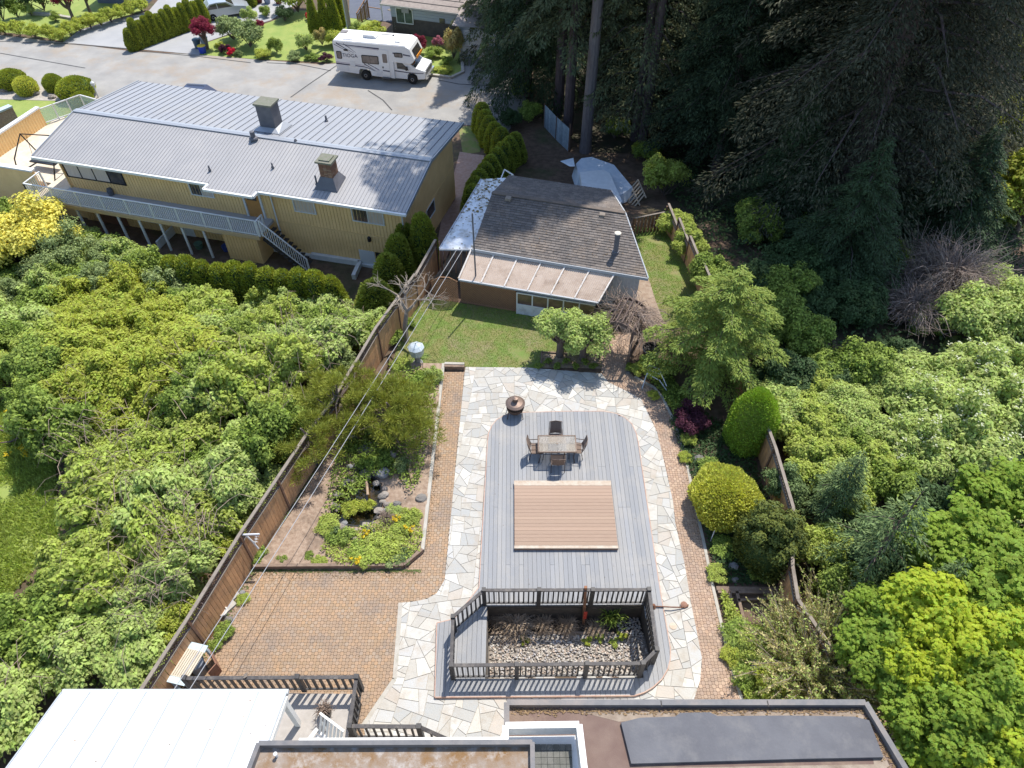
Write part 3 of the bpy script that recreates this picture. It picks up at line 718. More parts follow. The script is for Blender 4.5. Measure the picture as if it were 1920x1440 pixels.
# ================================================================ left fence, right fence
M_fence=pm('cedar_fence',(.60,.33,.16),(.50,.27,.135),5,rough=.8,bump=.4,bscale=18,rand=.16,stretch=(3,3,.5),dirt=(.24,.16,.11),dscale=1.2)
M_fcap=pm('grey_fence_cap',(.20,.165,.135),(.27,.23,.19),6,bump=.4,dirt=(.12,.10,.08),dscale=3)
M_fpost=pm('brown_fence_post',(.13,.075,.05),(.17,.10,.07),6,bump=.4)
def fence(base,label,hb=1.45,lat=.36,sp=.142,pstep=2.3,gap=.006,m=None,name='fence',post_h=None,cap=True):
    m=m or M_fence
    r=thing(name,(base[0][0],base[0][1],terr(*base[0])),label,'fence'); L=r.location
    bm=MB().box((0,0,hb/2),(sp-gap,.022,hb)).me('fence_board',m)
    lt=MB(); cnt=0
    for a,b in zip(base,base[1:]):
        Ls=math.dist(a,b); n=max(1,round(Ls/sp)); rz=math.atan2(b[1]-a[1],b[0]-a[0]); d=((b[0]-a[0])/Ls,(b[1]-a[1])/Ls)
        npan=max(1,round(Ls/pstep)); pl_=Ls/npan
        for k in range(npan):
            s0=k*pl_; s1=s0+pl_; q0=(a[0]+d[0]*s0,a[1]+d[1]*s0); q1=(a[0]+d[0]*s1,a[1]+d[1]*s1)
            zb=min(terr(*q0),terr(*q1))+.03
            nb=max(1,int(pl_/sp))
            for i in range(nb):
                s=s0+(i+.5)*pl_/nb; x,y=a[0]+d[0]*s,a[1]+d[1]*s
                link('fence_board',bm,r,(x-L.x,y-L.y,zb-L.z+random.uniform(-.006,.006)),(0,random.uniform(-.006,.006),rz))
            nrm=(-d[1]*.035,d[0]*.035)
            if cap:
                MB().beam((q0[0],q0[1],zb+hb+.02),(q1[0],q1[1],zb+hb+.02),.09,.04).build('rail',M_fcap,r)
            if lat>0:
                MB().beam((q0[0],q0[1],zb+hb+lat+.04),(q1[0],q1[1],zb+hb+lat+.04),.11,.045).build('cap_rail',M_fcap,r)
                st=.12; t=-lat
                while t<pl_:
                    for sg in (1,-1):
                        u0,u1=(t,t+lat) ; z0_,z1_=zb+hb+.03,zb+hb+lat+.02
                        c0,c1=max(0,u0),min(pl_,u1)
                        if c1-c0>.04:
                            f0=(c0-u0)/lat; f1=(c1-u0)/lat
                            za=z0_+(z1_-z0_)*f0; zc=z0_+(z1_-z0_)*f1
                            if sg<0: za,zc=z1_-(za-z0_),z1_-(zc-z0_)
                            o=.006*sg
                            lt.beam((q0[0]+d[0]*c0-d[1]*o,q0[1]+d[1]*c0+d[0]*o,za),(q0[0]+d[0]*c1-d[1]*o,q0[1]+d[1]*c1+d[0]*o,zc),.03,.010,up=(-d[1],d[0],0))
                    t+=st
            ph=post_h or hb+lat+.1
            MB().box((q0[0]-nrm[0]*0,q0[1],zb+ph/2-.05),(.10,.10,ph)).build('fence_post',M_fpost,r)
    e=base[-1]; MB().box((e[0],e[1],terr(*e)+hb/2+.2),(.10,.10,hb+.4)).build('fence_post',M_fpost,r)
    if lt.v: lt.build('lattice',M_fpost,r)
    return r
LF=PP([(305,1345),(387,1212),(477,1058),(601,862),(640,810),(717,672),(785,572),(822,508)])
fence(LF,'long cedar board fence with lattice top on the left side of the garden')
RF=PP([(1245,430),(1304,537),(1352,650),(1398,790),(1432,890),(1462,1000),(1459,1106),(1468,1168),(1530,1262)])
fence(RF,'cedar board fence along the right side of the garden, partly hidden by conifers',hb=1.3,lat=.28)
fence(PP([(1184,440),(1243,432)]),'short brown cross fence with open slats right of the shingled shed',hb=1.15,lat=0,sp=.2,gap=.07,m=pm('brown_slat',(.20,.10,.06),(.26,.14,.08),5,rand=.1))
# ================================================================ garden bed
BZ=.14
def bedz(x,y):
    return BZ+.05*math.sin(x*1.7)*math.cos(y*1.3)
bedpoly=BED
mbd=MB(); c=.35
for i in range(-40,5):
    for j in range(25,70):
        w=[(i*c,j*c),((i+1)*c,j*c),((i+1)*c,(j+1)*c),(i*c,(j+1)*c)]
        if not area(clip(bedpoly,w))>1e-3: continue
        if any(inside(p,POND) for p in w):
            for a in range(5):
                for b in range(5):
                    ww=[(i*c+(a+e)*c/5,j*c+(b+g)*c/5) for e,g in((0,0),(1,0),(1,1),(0,1))]
                    if any(inside(p,POND) for p in ww): continue
                    q=clip(bedpoly,ww)
                    if len(q)>2 and area(q)>1e-4: mbd.face([(x,y,bedz(x,y)) for x,y in (q if ccw(q) else q[::-1])])
            continue
        q=clip(bedpoly,w)
        if len(q)>2: mbd.face([(x,y,bedz(x,y)) for x,y in (q if ccw(q) else q[::-1])])
tagit(mbd.build('garden_bed',M_bark),kind='structure')
M_tim=pm('edging_timber',(.19,.13,.095),(.26,.19,.14),5,bump=.5,stretch=(1,6,1),dirt=(.12,.085,.065),dscale=2)
t=thing('garden_edging',(G(620,1064)[0],G(620,1064)[1],0),'dark timber edging wall in front of the pond bed beside the brick paving','edging')
for a,b in (((478,1066),(758,1064)),((758,1064),(793,1035))):
    a,b=G(*a),G(*b)
    for k in range(2): MB().beam((a[0],a[1],.06+.115*k),(b[0],b[1],.06+.115*k),.11,.11).build('timber',M_tim,t)
a,b=G(793,1035),G(832,686); t=thing('garden_kerb',(a[0],a[1],0),'long pale concrete kerb between pond bed and brick strip','kerb')
for q0,q1 in zip(subdiv_line(a[:2],b[:2],1.2),subdiv_line(a[:2],b[:2],1.2)[1:]+[b[:2]]): MB().beam((q0[0],q0[1],.08),(q1[0],q1[1],.08),.12,.20).build('kerb_block',M_conc,t)
a,b=G(834,691),G(871,692); t=thing('step_timber',(a[0],a[1],0),'short dark timber block closing the far end of the brick strip','timber')
MB().beam((a[0],a[1],.11),(b[0],b[1],.11),.18,.22).build('block',M_tim,t); MB().beam((a[0],a[1]+.1,.23),(b[0],b[1]+.1,.23),.12,.03).build('coping',M_conc,t)
# pond
M_pond=pm('pond_water',(.018,.016,.008),(.10,.055,.012),1.6,rough=.05,bump=.15,bscale=6,spec=.6,lohi=(.5,.75))
tagit(MB().face([(p[0],p[1],-.02) for p in (POND if ccw(POND) else POND[::-1])],M_pond).build('pond_water',M_pond),kind='structure')
w=MB()
for i in range(len(POND)): a,b=POND[i],POND[(i+1)%len(POND)]; w.beam((a[0],a[1],-.1),(b[0],b[1],-.1),.06,.5)
tagit(w.build('pond_liner',pm('liner',(.03,.03,.03),None,bump=.1)),kind='structure')
RK=[(.21,.19,.17),(.16,.15,.14),(.30,.26,.22),(.22,.18,.155),(.18,.18,.185)]
M_rock=pm('garden_rock',RK[0],(.20,.185,.165),7,bump=.7,bscale=22,palette=RK,rand=.15)
rk=random.Random(9)
def rock(x,y,r,z,label,group,seed,sq=(1,.8,.6),mat=None):
    return solo(MB().rock((x,y,z+r*.3),r,sq,seed,None,8,6),'rock',mat or M_rock,label,'rock',group,org=(x,y,z))
n=len(POND)
for i in range(44):
    t_=i/44*n; k=int(t_); f=t_-k; a,b=POND[k],POND[(k+1)%n]
    rock(a[0]+(b[0]-a[0])*f+rk.uniform(-.05,.30),a[1]+(b[1]-a[1])*f+rk.uniform(-.25,.12),rk.uniform(.07,.20),BZ-.06,'rough brown grey stone in the ring around the garden pond','stones around the pond edge',i,(1,rk.uniform(.6,1),.5))
for i in range(30):
    p=G(rk.uniform(655,735),rk.uniform(800,900),BZ); rock(p[0],p[1],rk.uniform(.12,.28),BZ-.05+rk.uniform(0,.12),'grey stone in the rockery heap behind the pond','rockery stones behind the pond',100+i,(1,rk.uniform(.6,1),.6))
for px_,py_,r,l in ((733,1003,.17,'flat tan stone at the right rim of the bed'),(748,1022,.14,'pink stone among the green plants'),(790,935,.22,'pale upright stone by the concrete kerb'),(700,1025,.16,'flat brown stone in front of the pond'),(665,1010,.12,'small bluish stone at the near left of the pond'),(745,945,.17,'tan stone beside the pond, towards the kerb'),(700,1052,.09,'small white stone by the timber edging'),(760,905,.13,'pale stone behind the kerb stone')):
    p=G(px_,py_,BZ); rock(p[0],p[1],r,BZ-.02,l,None,int(px_),(1,.8,.5),M_rock)
p0,p1=G(762,860,BZ),G(775,905,BZ)
solo(MB().tube([(p0[0],p0[1],.2),(p1[0],p1[1],.2)],.08,8),'log',pm('pale_log',(.38,.28,.19),(.30,.2,.13),6,bump=.5),'pale cut log lying in the bed right of the pond','log')
for (x0,y0,x1,y1) in ((773,702,790,694),(690,930,688,905)):
    p0,p1=G(x0,y0,BZ),G(x1,y1,BZ)
    solo(MB().tube([(p0[0],p0[1],.2),(p1[0],p1[1],.22)],.05,7),'log',pm('pale_log',(.38,.28,.19)),'thin log '+('by the far end of the bed near the covered pedestal' if y0<800 else 'lying behind the pond water'),'log')
# plastic-wrapped pedestal
M_plas=pm('plastic_sheet',(.55,.60,.62),(.40,.46,.48),8,rough=.2,bump=.6,bscale=12,spec=.6)
c=GT(784,682); t=thing('wrapped_pedestal',(c[0],c[1],0),'garden pedestal wrapped in clear plastic sheet standing on the lawn edge by the left fence','pedestal')
M_ston=pm('pedestal_stone',(.34,.33,.31),(.24,.23,.22),5,bump=.3)
MB().lathe((c[0],c[1],0),[(.22,0),(.22,.08),(.13,.14),(.12,.62),(.20,.70)],12).build('column',M_ston,t)
MB().lathe((c[0],c[1],0),[(.30,.62),(.33,.90),(.36,1.0),(.22,1.12),(.02,1.22)],8,cap=False).build('plastic_cover',M_plas,t)
# ================================================================ things by the left fence
M_blue=pm('pale_blue_board',(.42,.52,.55),(.50,.58,.60),8,rough=.5,bump=.1); M_beige=pm('beige_slat',(.50,.43,.33),(.56,.50,.40),6,rough=.6,bump=.15)
SZ=.95
q=[G(*p,SZ) for p in ((357.5,1206),(389.5,1213.5),(344,1282),(314,1275))]
t=thing('slatted_table',(cen(q)[0],cen(q)[1],0),'slatted beige board top with pale blue ends over a bin by the left fence','table')
A_,B_,C_,D_=[Vector(p) for p in q]   # A,B far edge; D,C near edge
for e in ((A_,B_,C_,D_),):
    L1=(D_-A_); L2=(B_-A_)
    MB().beam(A_+L1*.06,A_+L1*.06+L2,.22,.03).build('end_board',M_blue,t); MB().beam(A_+L1*.95,A_+L1*.95+L2,.22,.03).build('end_board',M_blue,t)
    for k in range(8):
        s=A_+L2*((k+.5)/8)+Vector((0,0,.01)); MB().beam(s+L1*.14,s+L1*.88,.055,.03).build('slat',M_beige,t)
    for a in (.04,.96):
        for b in (.06,.94):
            p=A_+L1*a+L2*b; MB().box((p.x,p.y,SZ/2-.02),(.07,.07,SZ-.04)).build('leg',M_blue,t)
c=G(378,1258,0); bx=c
t=thing('garden_bin',(c[0],c[1],.03),'grey plastic garden bin half hidden under the slatted top by the fence','bin')
M_bin=pm('grey_plastic',(.20,.215,.24),None,rough=.5,bump=.05)
MB().lathe((c[0],c[1],.03),[(.20,0),(.25,.62),(.27,.64),(.27,.68),(.2,.74),(.0,.77)],16).build('barrel',M_bin,t)
MB().box((c[0]+.05,c[1]-.05,.80),(.10,.16,.04)).build('handle',M_cream,t)
c=G(398,1240,0); t=thing('wooden_crate',(c[0],c[1],.03),'open brown wooden board box beside the grey bin','box')
M_cr=pm('brown_board',(.22,.11,.07),(.28,.15,.10),5,bump=.3)
a=[G(391,1216,.6),G(405,1245,.6),G(390,1262,.6)]
for p0,p1 in zip(a,a[1:]):
    for k in range(3): MB().beam((p0[0],p0[1],.13+.2*k),(p1[0],p1[1],.13+.2*k),.03,.19).build('board',M_cr,t)
M_slab=pm('paving_slab',(.40,.38,.34),(.34,.32,.29),6,bump=.3)
for px_,py_,lab in ((437,1119,'pale square paving slab leaning by the left fence, farther one'),(431,1137,'pale square paving slab by the left fence, next to the white pot')):
    c=G(px_,py_); solo(MB().box((c[0],c[1],.065),(.38,.30,.07),rz=.9),'paving_slab',M_slab,lab,'slab')
c=G(421,1152); solo(MB().lathe((c[0],c[1],.03),[(.10,0),(.15,.2),(.17,.22),(.13,.24),(.11,.18),(.0,.17)],14),'flower_pot',pm('white_pot',(.6,.58,.52),(.5,.47,.42),6),'small white pot beside the paving slabs by the left fence','pot')
c=G(431,1164); rock(c[0],c[1],.16,.03,'round pinkish stone next to the small white pot',None,5,(1,.8,.8))
c=G(455,1114); rock(c[0],c[1],.13,.03,'small pale stone next to the farther paving slab',None,6)
# white bracket ornament on the left fence
p=G(470,1010,1.5); t=thing('wall_bracket',(p[0],p[1],1.4),'white scrolled metal plant bracket fixed to the left fence','bracket')
M_wm=pm('white_metal',(.62,.61,.60),None,rough=.4,bump=0)
MB().tube([(p[0]-.2,p[1],1.75),(p[0]+.35,p[1]+.02,1.75)],.035,6).build('arm',M_wm,t)
MB().tube([(p[0]-.1,p[1],1.73),(p[0]+.02,p[1],1.3),(p[0]+.12,p[1]-.05,.95)],.03,6).build('upright',M_wm,t)
for k in range(3):
    cx=p[0]+.22-.06*k; cz=1.62-.17*k; rr=.07
    MB().tube([(cx+rr*math.cos(a*.7)*(1-a*.1),p[1],cz+rr*math.sin(a*.7)*(1-a*.1)) for a in range(9)],.012,5).build('scroll',M_wm,t)
# ================================================================ lower left terrace deck
DZ=.9
dk=[G(*p,DZ) for p in ((338,1298),(668,1301),(653,1372),(648,1420),(300,1420))]
M_vinyl=pm('beige_vinyl_deck',(.40,.365,.33),(.36,.33,.30),4,rough=.7,bump=.15,dirt=(.30,.27,.24),dscale=1)
ld=thing('terrace_deck',(cen(dk)[0],cen(dk)[1],0),'small raised terrace with beige vinyl floor at the back of the near house','deck')
MB().prism([p[:2] for p in dk],DZ-.14,DZ,None,True).build('floor',M_vinyl,ld)
wl=MB()
for a,b in zip(dk,dk[1:]): wl.beam((a[0],a[1],DZ/2-.08),(b[0],b[1],DZ/2-.08),.05,DZ-.14)
wl.build('skirting',M_deckdark,ld)
TR=DZ+1.02
def QP(*p): return [G(a,b,TR)[:2] for a,b in p]
a,b,c,d,e,f=QP((345,1271),(557,1269),(668,1269),(655,1361),(785,1362),(850,1384))
railing([a,c],DZ,1.02,'black railing along the brick paving side of the near terrace',[a,b,c],sp=.20,bal=.06)
railing([c,d],DZ,1.02,'short black railing at the right end of the near terrace',[d],sp=.18,bal=.05)
railing([d,e],DZ,1.02,'low black railing section right of the terrace corner above the flagstones',[e],sp=.20,bal=.05)
e2=G(850,1388,1.3)
railing([e,(e2[0],e2[1])],DZ,1.02,'sloping black stair handrail beside the near house wall',[],sp=.3,ramp=lambda x,y: DZ-.75*max(0,(x-e[0])/(e2[0]-e[0])))
p0=G(449,1247,1.75); p1=G(464,1275,1.75)
solo(MB().beam((p0[0],p0[1],1.1),(p1[0],p1[1],1.98),.10,.04),'loose_plank',M_fcap,'weathered grey plank leaning over the terrace railing','plank',org=(p0[0],p0[1],1.1))
# folding white chair
c=G(628,1374,DZ); t=thing('garden_chair',(c[0],c[1],DZ),'white slatted wooden garden chair with high back on the near terrace','chair')
M_wp=pm('white_paint',(.74,.73,.70),(.66,.65,.62),6,rough=.5,bump=.1)
A1,B1=Vector(G(600,1337,DZ+1.05)),Vector(G(645,1371,DZ+1.05)); dr=(B1-A1); sdv=dr.normalized(); bk=Vector((-sdv.y,sdv.x,0))
for k in range(7):
    p=A1+dr*((k+.5)/7); MB().beam(p,p-Vector((0,0,.72))-bk*.28,.07,.02,up=sdv.cross(Vector((0,0,1)))).build('back_slat',M_wp,t)
MB().beam(A1-bk*.0,B1,.06,.04).build('top_bar',M_wp,t)
for k in range(5):
    o=-bk*(.30+.10*k)-Vector((0,0,.70-.02*k)); MB().beam(A1+o+dr*.05,B1+o-dr*.05,.08,.02).build('seat_slat',M_wp,t)
for s in(.05,.95):
    p=A1+dr*s; MB().beam(p-bk*.28-Vector((0,0,.45)),p-bk*.82-Vector((0,0,.45)),.10,.025).build('armrest',M_wp,t)
    MB().beam(p-bk*.78-Vector((0,0,.46)),p-bk*.78-Vector((0,0,1.04)),.06,.04,up=(1,0,0)).build('leg',M_wp,t)
    MB().beam(p-bk*.10-Vector((0,0,.3)),p-bk*.10-Vector((0,0,1.04)),.06,.04,up=(1,0,0)).build('leg',M_wp,t)
# ================================================================ near house
nh=thing('near_house',(0,3,0),'flat roofed house at the bottom edge with dark parapets and tan gravel roof','house')
M_par=pm('grey_parapet_metal',(.12,.12,.125),(.16,.155,.155),4,rough=.6,bump=.15,dirt=(.24,.20,.175),dscale=.7)
M_gravroof=pm('tan_gravel_roof',(.24,.185,.14),(.33,.27,.21),3,bump=.6,bscale=50,dirt=(.17,.12,.085),dscale=.8)
M_brownroof=pm('brown_roof_felt',(.145,.095,.078),(.18,.125,.10),2,bump=.3,bscale=60,dirt=(.26,.19,.13),dscale=.5)
M_memb=pm('grey_membrane',(.095,.095,.105),(.125,.125,.135),1.0,rough=.75,bump=.3,bscale=14,dirt=(.155,.15,.15),dscale=1.6)
M_stucco=pm('white_stucco',(.70,.69,.66),(.64,.63,.60),4,rough=.8,bump=.2)
RZ=3.0
def GP(z,*p): return [G(a,b,z)[:2] for a,b in p]
rr=GP(RZ,(950,1320),(1620,1320),(1692,1440),(1735,1510),(950,1510))
MB().prism(shrink(rr,.15),0,RZ-.12).build('wing_wall',M_stucco,nh)
MB().prism(rr,RZ-.12,RZ-.05,None,True).build('wing_roof',M_brownroof,nh)
gr=GP(RZ,(1090,1334),(1615,1333),(1672,1440),(1712,1500),(1196,1500),(1180,1440),(1640,1432),(1625,1352),(1300,1346),(1160,1352))
tagit(MB().prism(gr,RZ-.05,RZ-.045).build('gravel_strip',M_gravroof,nh),'tan gravel strip on the wing roof')
mm=GP(RZ,(1164,1356),(1200,1347),(1265,1345),(1275,1338),(1330,1337),(1345,1344),(1480,1343),(1600,1345),(1628,1352),(1655,1421),(1500,1424),(1183,1433))
MB().prism(mm,RZ-.045,RZ+.06).build('membrane_patch',M_memb,nh)
for k,(a,b) in enumerate(zip([rr[4],rr[0],rr[1],rr[2]],[rr[0],rr[1],rr[2],rr[3]])):
    MB().beam((a[0],a[1],RZ+.03+.004*k),(b[0],b[1],RZ+.03+.004*k),.14,.2).build('parapet',M_par,nh)
for sx_ in (1240,1440):
    p=G(sx_,1319,RZ+.14); MB().box((p[0],p[1],RZ+.13),(.03,.15,.012)).build('parapet_joint',M_deckdark,nh)
MZ=5.2
mr=GP(MZ,(487,1396),(998,1394),(1000,1520),(440,1520))
MB().prism(shrink(mr,.2),0,MZ-.3).build('main_wall',M_stucco,nh)
MB().prism(mr,MZ-.3,MZ-.08,None,True).build('main_roof',pm('stained_roof',(.20,.115,.05),(.27,.22,.18),2.5,bump=.4,bscale=40,dirt=(.42,.39,.36),dscale=3.5),nh)
for k,(a,b) in enumerate(zip([mr[3],mr[0],mr[1]],[mr[0],mr[1],mr[2]])): MB().beam((a[0],a[1],MZ+.004*k),(b[0],b[1],MZ+.004*k),.10,.22).build('parapet',M_par,nh)
wz=4.4; a=G(560,1388,wz); b=G(945,1386,wz); MB().beam((a[0],a[1]-.02,wz-.1),(b[0],b[1]-.02,wz-.1),.14,.2).build('white_fascia',M_stucco,nh)
p=G(518,1416,MZ); MB().lathe((p[0],p[1],MZ-.1),[(.03,0),(.03,.18),(.045,.2),(.0,.22)],10).build('vent_pipe',M_wm,nh)
# white framed light well
FZ=4.0
o=GP(FZ,(948,1360),(1086,1358),(1098,1460),(946,1460)); wdt=.12
for k,(a,b) in enumerate(zip([o[3],o[0],o[1]],[o[0],o[1],o[2]])): MB().beam((a[0],a[1],FZ-.25+.004*k),(b[0],b[1],FZ-.25+.004*k),.15,.5).build('white_parapet',M_wp,nh)
fl_=shrink(o,.05); MB().prism(fl_,RZ-.04,RZ+.25).build('light_well_wall',M_stucco,nh)
M_tile=pm('dark_deck_tile',(.12,.12,.105),(.16,.155,.14),6,bump=.3,rand=.15)
a=G(1002,1397,RZ+.3); 
for i in range(6):
    for j in range(5): MB().box((a[0]+.08+.15*i,a[1]-.05-.15*j,RZ+.275),(.142,.142,.05)).build('deck_tile',M_tile,nh)
p0=G(990,1392,RZ+.5); MB().beam((p0[0],p0[1],RZ+.45),(p0[0],p0[1]-1.2,RZ+.45),.1,.4).build('parapet',M_par,nh)
# white patio cover
pc=thing('patio_cover',(-8,5,0),'large white sloping patio cover with raised seams at the bottom left corner','roof')
M_wr=pm('white_roof_sheet',(.66,.67,.68),(.60,.61,.625),1.5,rough=.45,bump=.05,dirt=(.54,.545,.55),dscale=2)
FA=Vector(G(115,1300,3.0)); FB=Vector(G(537,1299,3.0)); sl=(.89)/(2.02)
def wp_(x,t): # t metres toward the house
    return Vector((x,FA.y-t,3.0+sl*t))
n=8; edges=[FA.x+(FB.x-FA.x)*t for t in (0,.155,.31,.355,.50,.655,.80,.965,1)]
edges=[FA.x+(FB.x-FA.x)*i/8 for i in range(9)]
for a,b in zip(edges,edges[1:]):
    q=[wp_(a+.006,3.2),wp_(b-.006,3.2),wp_(b-.006,0),wp_(a+.006,0)]
    m=MB().mesh(q+[v-Vector((0,0,.05)) for v in q],[(0,1,2,3),(7,6,5,4),(0,4,5,1),(1,5,6,2),(2,6,7,3),(3,7,4,0)]); m.build('roof_panel',M_wr,pc)
M_seam=pm('roof_seam_white',(.37,.39,.41),None,rough=.4,bump=0)
for x in edges: MB().beam(wp_(x,-.02)+Vector((0,0,.015)),wp_(x,3.2)+Vector((0,0,.015)),.035,.03).build('seam',M_seam,pc)
MB().beam(wp_(FA.x-.03,-.06)-Vector((0,0,.05)),wp_(FB.x+.03,-.06)-Vector((0,0,.05)),.12,.10).build('gutter',pm('gutter_grey',(.45,.46,.47),None,rough=.4,bump=0),pc)
for x,y0_ in ((FB.x-.12,FB.y-.12),(FA.x+.1,FA.y-.12),((FA.x+FB.x)/2,FA.y-.12)):
    zb=DZ+.002 if x>-8.9 else 0
    MB().box((x,y0_,(2.92+zb)/2),(.14,.14,2.92-zb)).build('post',M_wp,pc)
MB().beam(wp_(FB.x+.02,.1)-Vector((0,0,.12)),wp_(FB.x+.02,3.0)-Vector((0,0,.12)),.06,.16).build('side_beam',M_wp,pc)
# wires
M_wire=pm('wire',(.35,.35,.36),None,rough=.5,bump=0)
def wire(a,b,sag,r,name,label,cat):
    a,b=Vector(a),Vector(b); P=[a+(b-a)*t-Vector((0,0,4*sag*t*(1-t))) for t in [i/24 for i in range(25)]]
    return solo(MB().tube(P,r,5),name,M_wire,label,cat)
wire(G(298,1336,2.6),G(857,467,2.15),.12,.011,'overhead_wire','left one of the two thin wires running from the near house to the shed','wire')
wire(G(318,1352,2.5),G(868,467,2.15),.12,.011,'overhead_wire','right one of the two thin wires running from the near house to the shed','wire')
# ================================================================ yellow house
HA=G(752,398,1.2); HU=(-.96738,.25360); HV=(.25360,.96738)
def HP(u,v,z): return (HA[0]+u*HU[0]+v*HV[0],HA[1]+u*HU[1]+v*HV[1],z)
def hq(mb,u0,u1,v0,v1,z0,z1,mat=None):
    P=[HP(u,v,z) for z in(z0,z1) for u,v in((u0,v0),(u1,v0),(u1,v1),(u0,v1))]
    return mb.mesh(P,[(0,1,2,3),(7,6,5,4),(0,4,5,1),(1,5,6,2),(2,6,7,3),(3,7,4,0)],mat)
def hb(mb,a,b,w,h,mat=None): return mb.beam(HP(*a),HP(*b),w,h,mat)
ang=math.atan2(HU[1],HU[0])
def siding(name,c,vec):
    m=pm(name,c,(c[0]*.9,c[1]*.88,c[2]*.85),1.2,rough=.7,bump=.1,dirt=(c[0]*.75,c[1]*.72,c[2]*.7),dscale=.5)
    return m
M_yel=siding('yellow_siding',(.88,.61,.29),0)
M_yelbat=pm('yellow_batten',(.76,.52,.24),None,bump=.1)
M_white=pm('white_trim',(.70,.70,.69),(.62,.62,.61),5,rough=.5,bump=.05)
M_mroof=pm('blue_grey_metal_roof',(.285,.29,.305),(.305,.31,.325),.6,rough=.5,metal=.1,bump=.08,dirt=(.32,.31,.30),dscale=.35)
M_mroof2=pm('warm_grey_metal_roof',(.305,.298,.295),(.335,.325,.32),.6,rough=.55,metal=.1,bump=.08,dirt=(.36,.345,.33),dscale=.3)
M_flash=pm('flashing',(.33,.345,.37),None,rough=.4,metal=.2,bump=.05)
M_glassd=pm('window_glass',(.045,.045,.05),(.10,.085,.075),3,rough=.08,bump=0,spec=.7)
M_curt=pm('blinds',(.52,.44,.38),(.62,.54,.47),2,bump=.2,stretch=(12,12,1))
M_black=pm('black_metal',(.02,.02,.022),None,rough=.5,bump=0)
yh=thing('yellow_house',HP(0,0,-3.6),'long two storey yellow house with blue grey ribbed metal roof and balcony','house')
g0=-3.6
# body
m=MB(); hq(m,.3,21.6,.86,9.2,g0,1.05); 
P=[HP(.3,.86,1.0),HP(.3,9.2,1.0),HP(.3,4.1,1.75),HP(21.6,.86,1.0),HP(21.6,9.2,1.0),HP(21.6,4.1,1.75)]
m.mesh(P,[(0,1,2),(5,4,3),(0,2,5,3),(1,4,5,2)]); m.build('wall',M_yel,yh)
bt=MB(); u=.4
while u<21.5:
    if not((17.4<u<21.45)): hq(bt,u-.015,u+.015,.835,.862,g0+.1,1.0)
    else: hq(bt,u-.015,u+.015,.835,.862,g0+.1,-.5)
    u+=.20
v=1.0
while v<9.2: hq(bt,.28,.302,v-.015,v+.015,g0+.1,1.1); v+=.2
tagit(bt.build('siding_batten',M_yelbat,yh),kind='stuff')
m=MB(); hq(m,.27,21.6,.828,.858,-1.32,-1.24); hq(m,.268,.3,.83,9.2,-1.32,-1.24); m.build('belt_trim',M_yelbat,yh)
# roof: near slope with jog, far slope
def slopes():
    z=lambda v: 1.2+.7*(v/4.1) if v<=4.1 else 1.9-.7*((v-4.1)/5.7)
    return z
rz_=slopes()
def roofq(mb,u0,u1,v0,v1,dz0,dz1,mat=None):
    P=[HP(u,v,rz_(v)+d) for d in(dz0,dz1) for u,v in((u0,v0),(u1,v0),(u1,v1),(u0,v1))]
    return mb.mesh(P,[(0,1,2,3),(7,6,5,4),(0,4,5,1),(1,5,6,2),(2,6,7,3),(3,7,4,0)],mat)
m=MB(); roofq(m,-.25,22.2,0,4.1,-.06,0); roofq(m,8.15,11.0,-.5,-.001,-.06,-.0); m.build('near_roof_slope',M_mroof2,yh)
m=MB(); roofq(m,-.25,22.1,4.1,9.85,-.05,.01); m.build('far_roof_slope',M_mroof,yh)
rb=MB(); u=-.2
while u<22.2:
    v0=-.5 if 8.15<u<11 else 0
    roofq(rb,u-.012,u+.012,v0,4.0,0,.018); u+=.205
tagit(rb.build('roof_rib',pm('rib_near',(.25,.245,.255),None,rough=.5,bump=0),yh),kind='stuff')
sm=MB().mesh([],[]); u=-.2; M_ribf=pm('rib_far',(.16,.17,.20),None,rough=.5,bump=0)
while u<22.1:
    m=MB(); roofq(m,u-.014,u+.014,4.3,9.85,.01,.040); m.build('roof_seam',M_ribf,yh); u+=.46
m=MB(); roofq(m,-.27,22.2,3.95,4.1,.03,.075); roofq(m,-.27,22.2,4.1,4.32,.065,.08); m.build('ridge_cap',M_flash,yh)
m=MB(); roofq(m,-.31,-.25,-.02,4.1,-.12,.05); roofq(m,-.31,-.25,4.1,9.9,-.12,.05); roofq(m,22.2,22.26,-.02,4.1,-.12,.05); roofq(m,22.1,22.16,4.1,9.9,-.12,.05); m.build('rake_trim',M_flash,yh)
m=MB()
for a,b in (((-.3,-.09),(8.12,-.09)),((8.12,-.09),(8.12,-.59)),((8.12,-.59),(11.05,-.59)),((11.05,-.59),(11.05,-.09)),((11.05,-.09),(22.25,-.09))):
    hb(m,(a[0],a[1],1.12),(b[0],b[1],1.12),.13,.13)
m.build('gutter',M_white,yh)
m=MB(); hq(m,0,22,.0,.86,1.0,1.04); hq(m,8.2,11,-.5,0,1.0,1.04); m.build('soffit',M_white,yh)
m=MB(); hb(m,(8.0,.75,1.05),(8.0,.75,-3.3),.07,.07); hb(m,(8.12,-.3,1.1),(8.0,.75,.9),.07,.07); m.build('downspout',M_white,yh)
m=MB(); hb(m,(.35,.78,1.05),(.35,.78,-3.3),.07,.07); m.build('downspout',M_white,yh)
m=MB(); hb(m,(21.5,.78,1.05),(21.5,.78,-1.2),.07,.07); m.build('downspout',M_yelbat,yh)
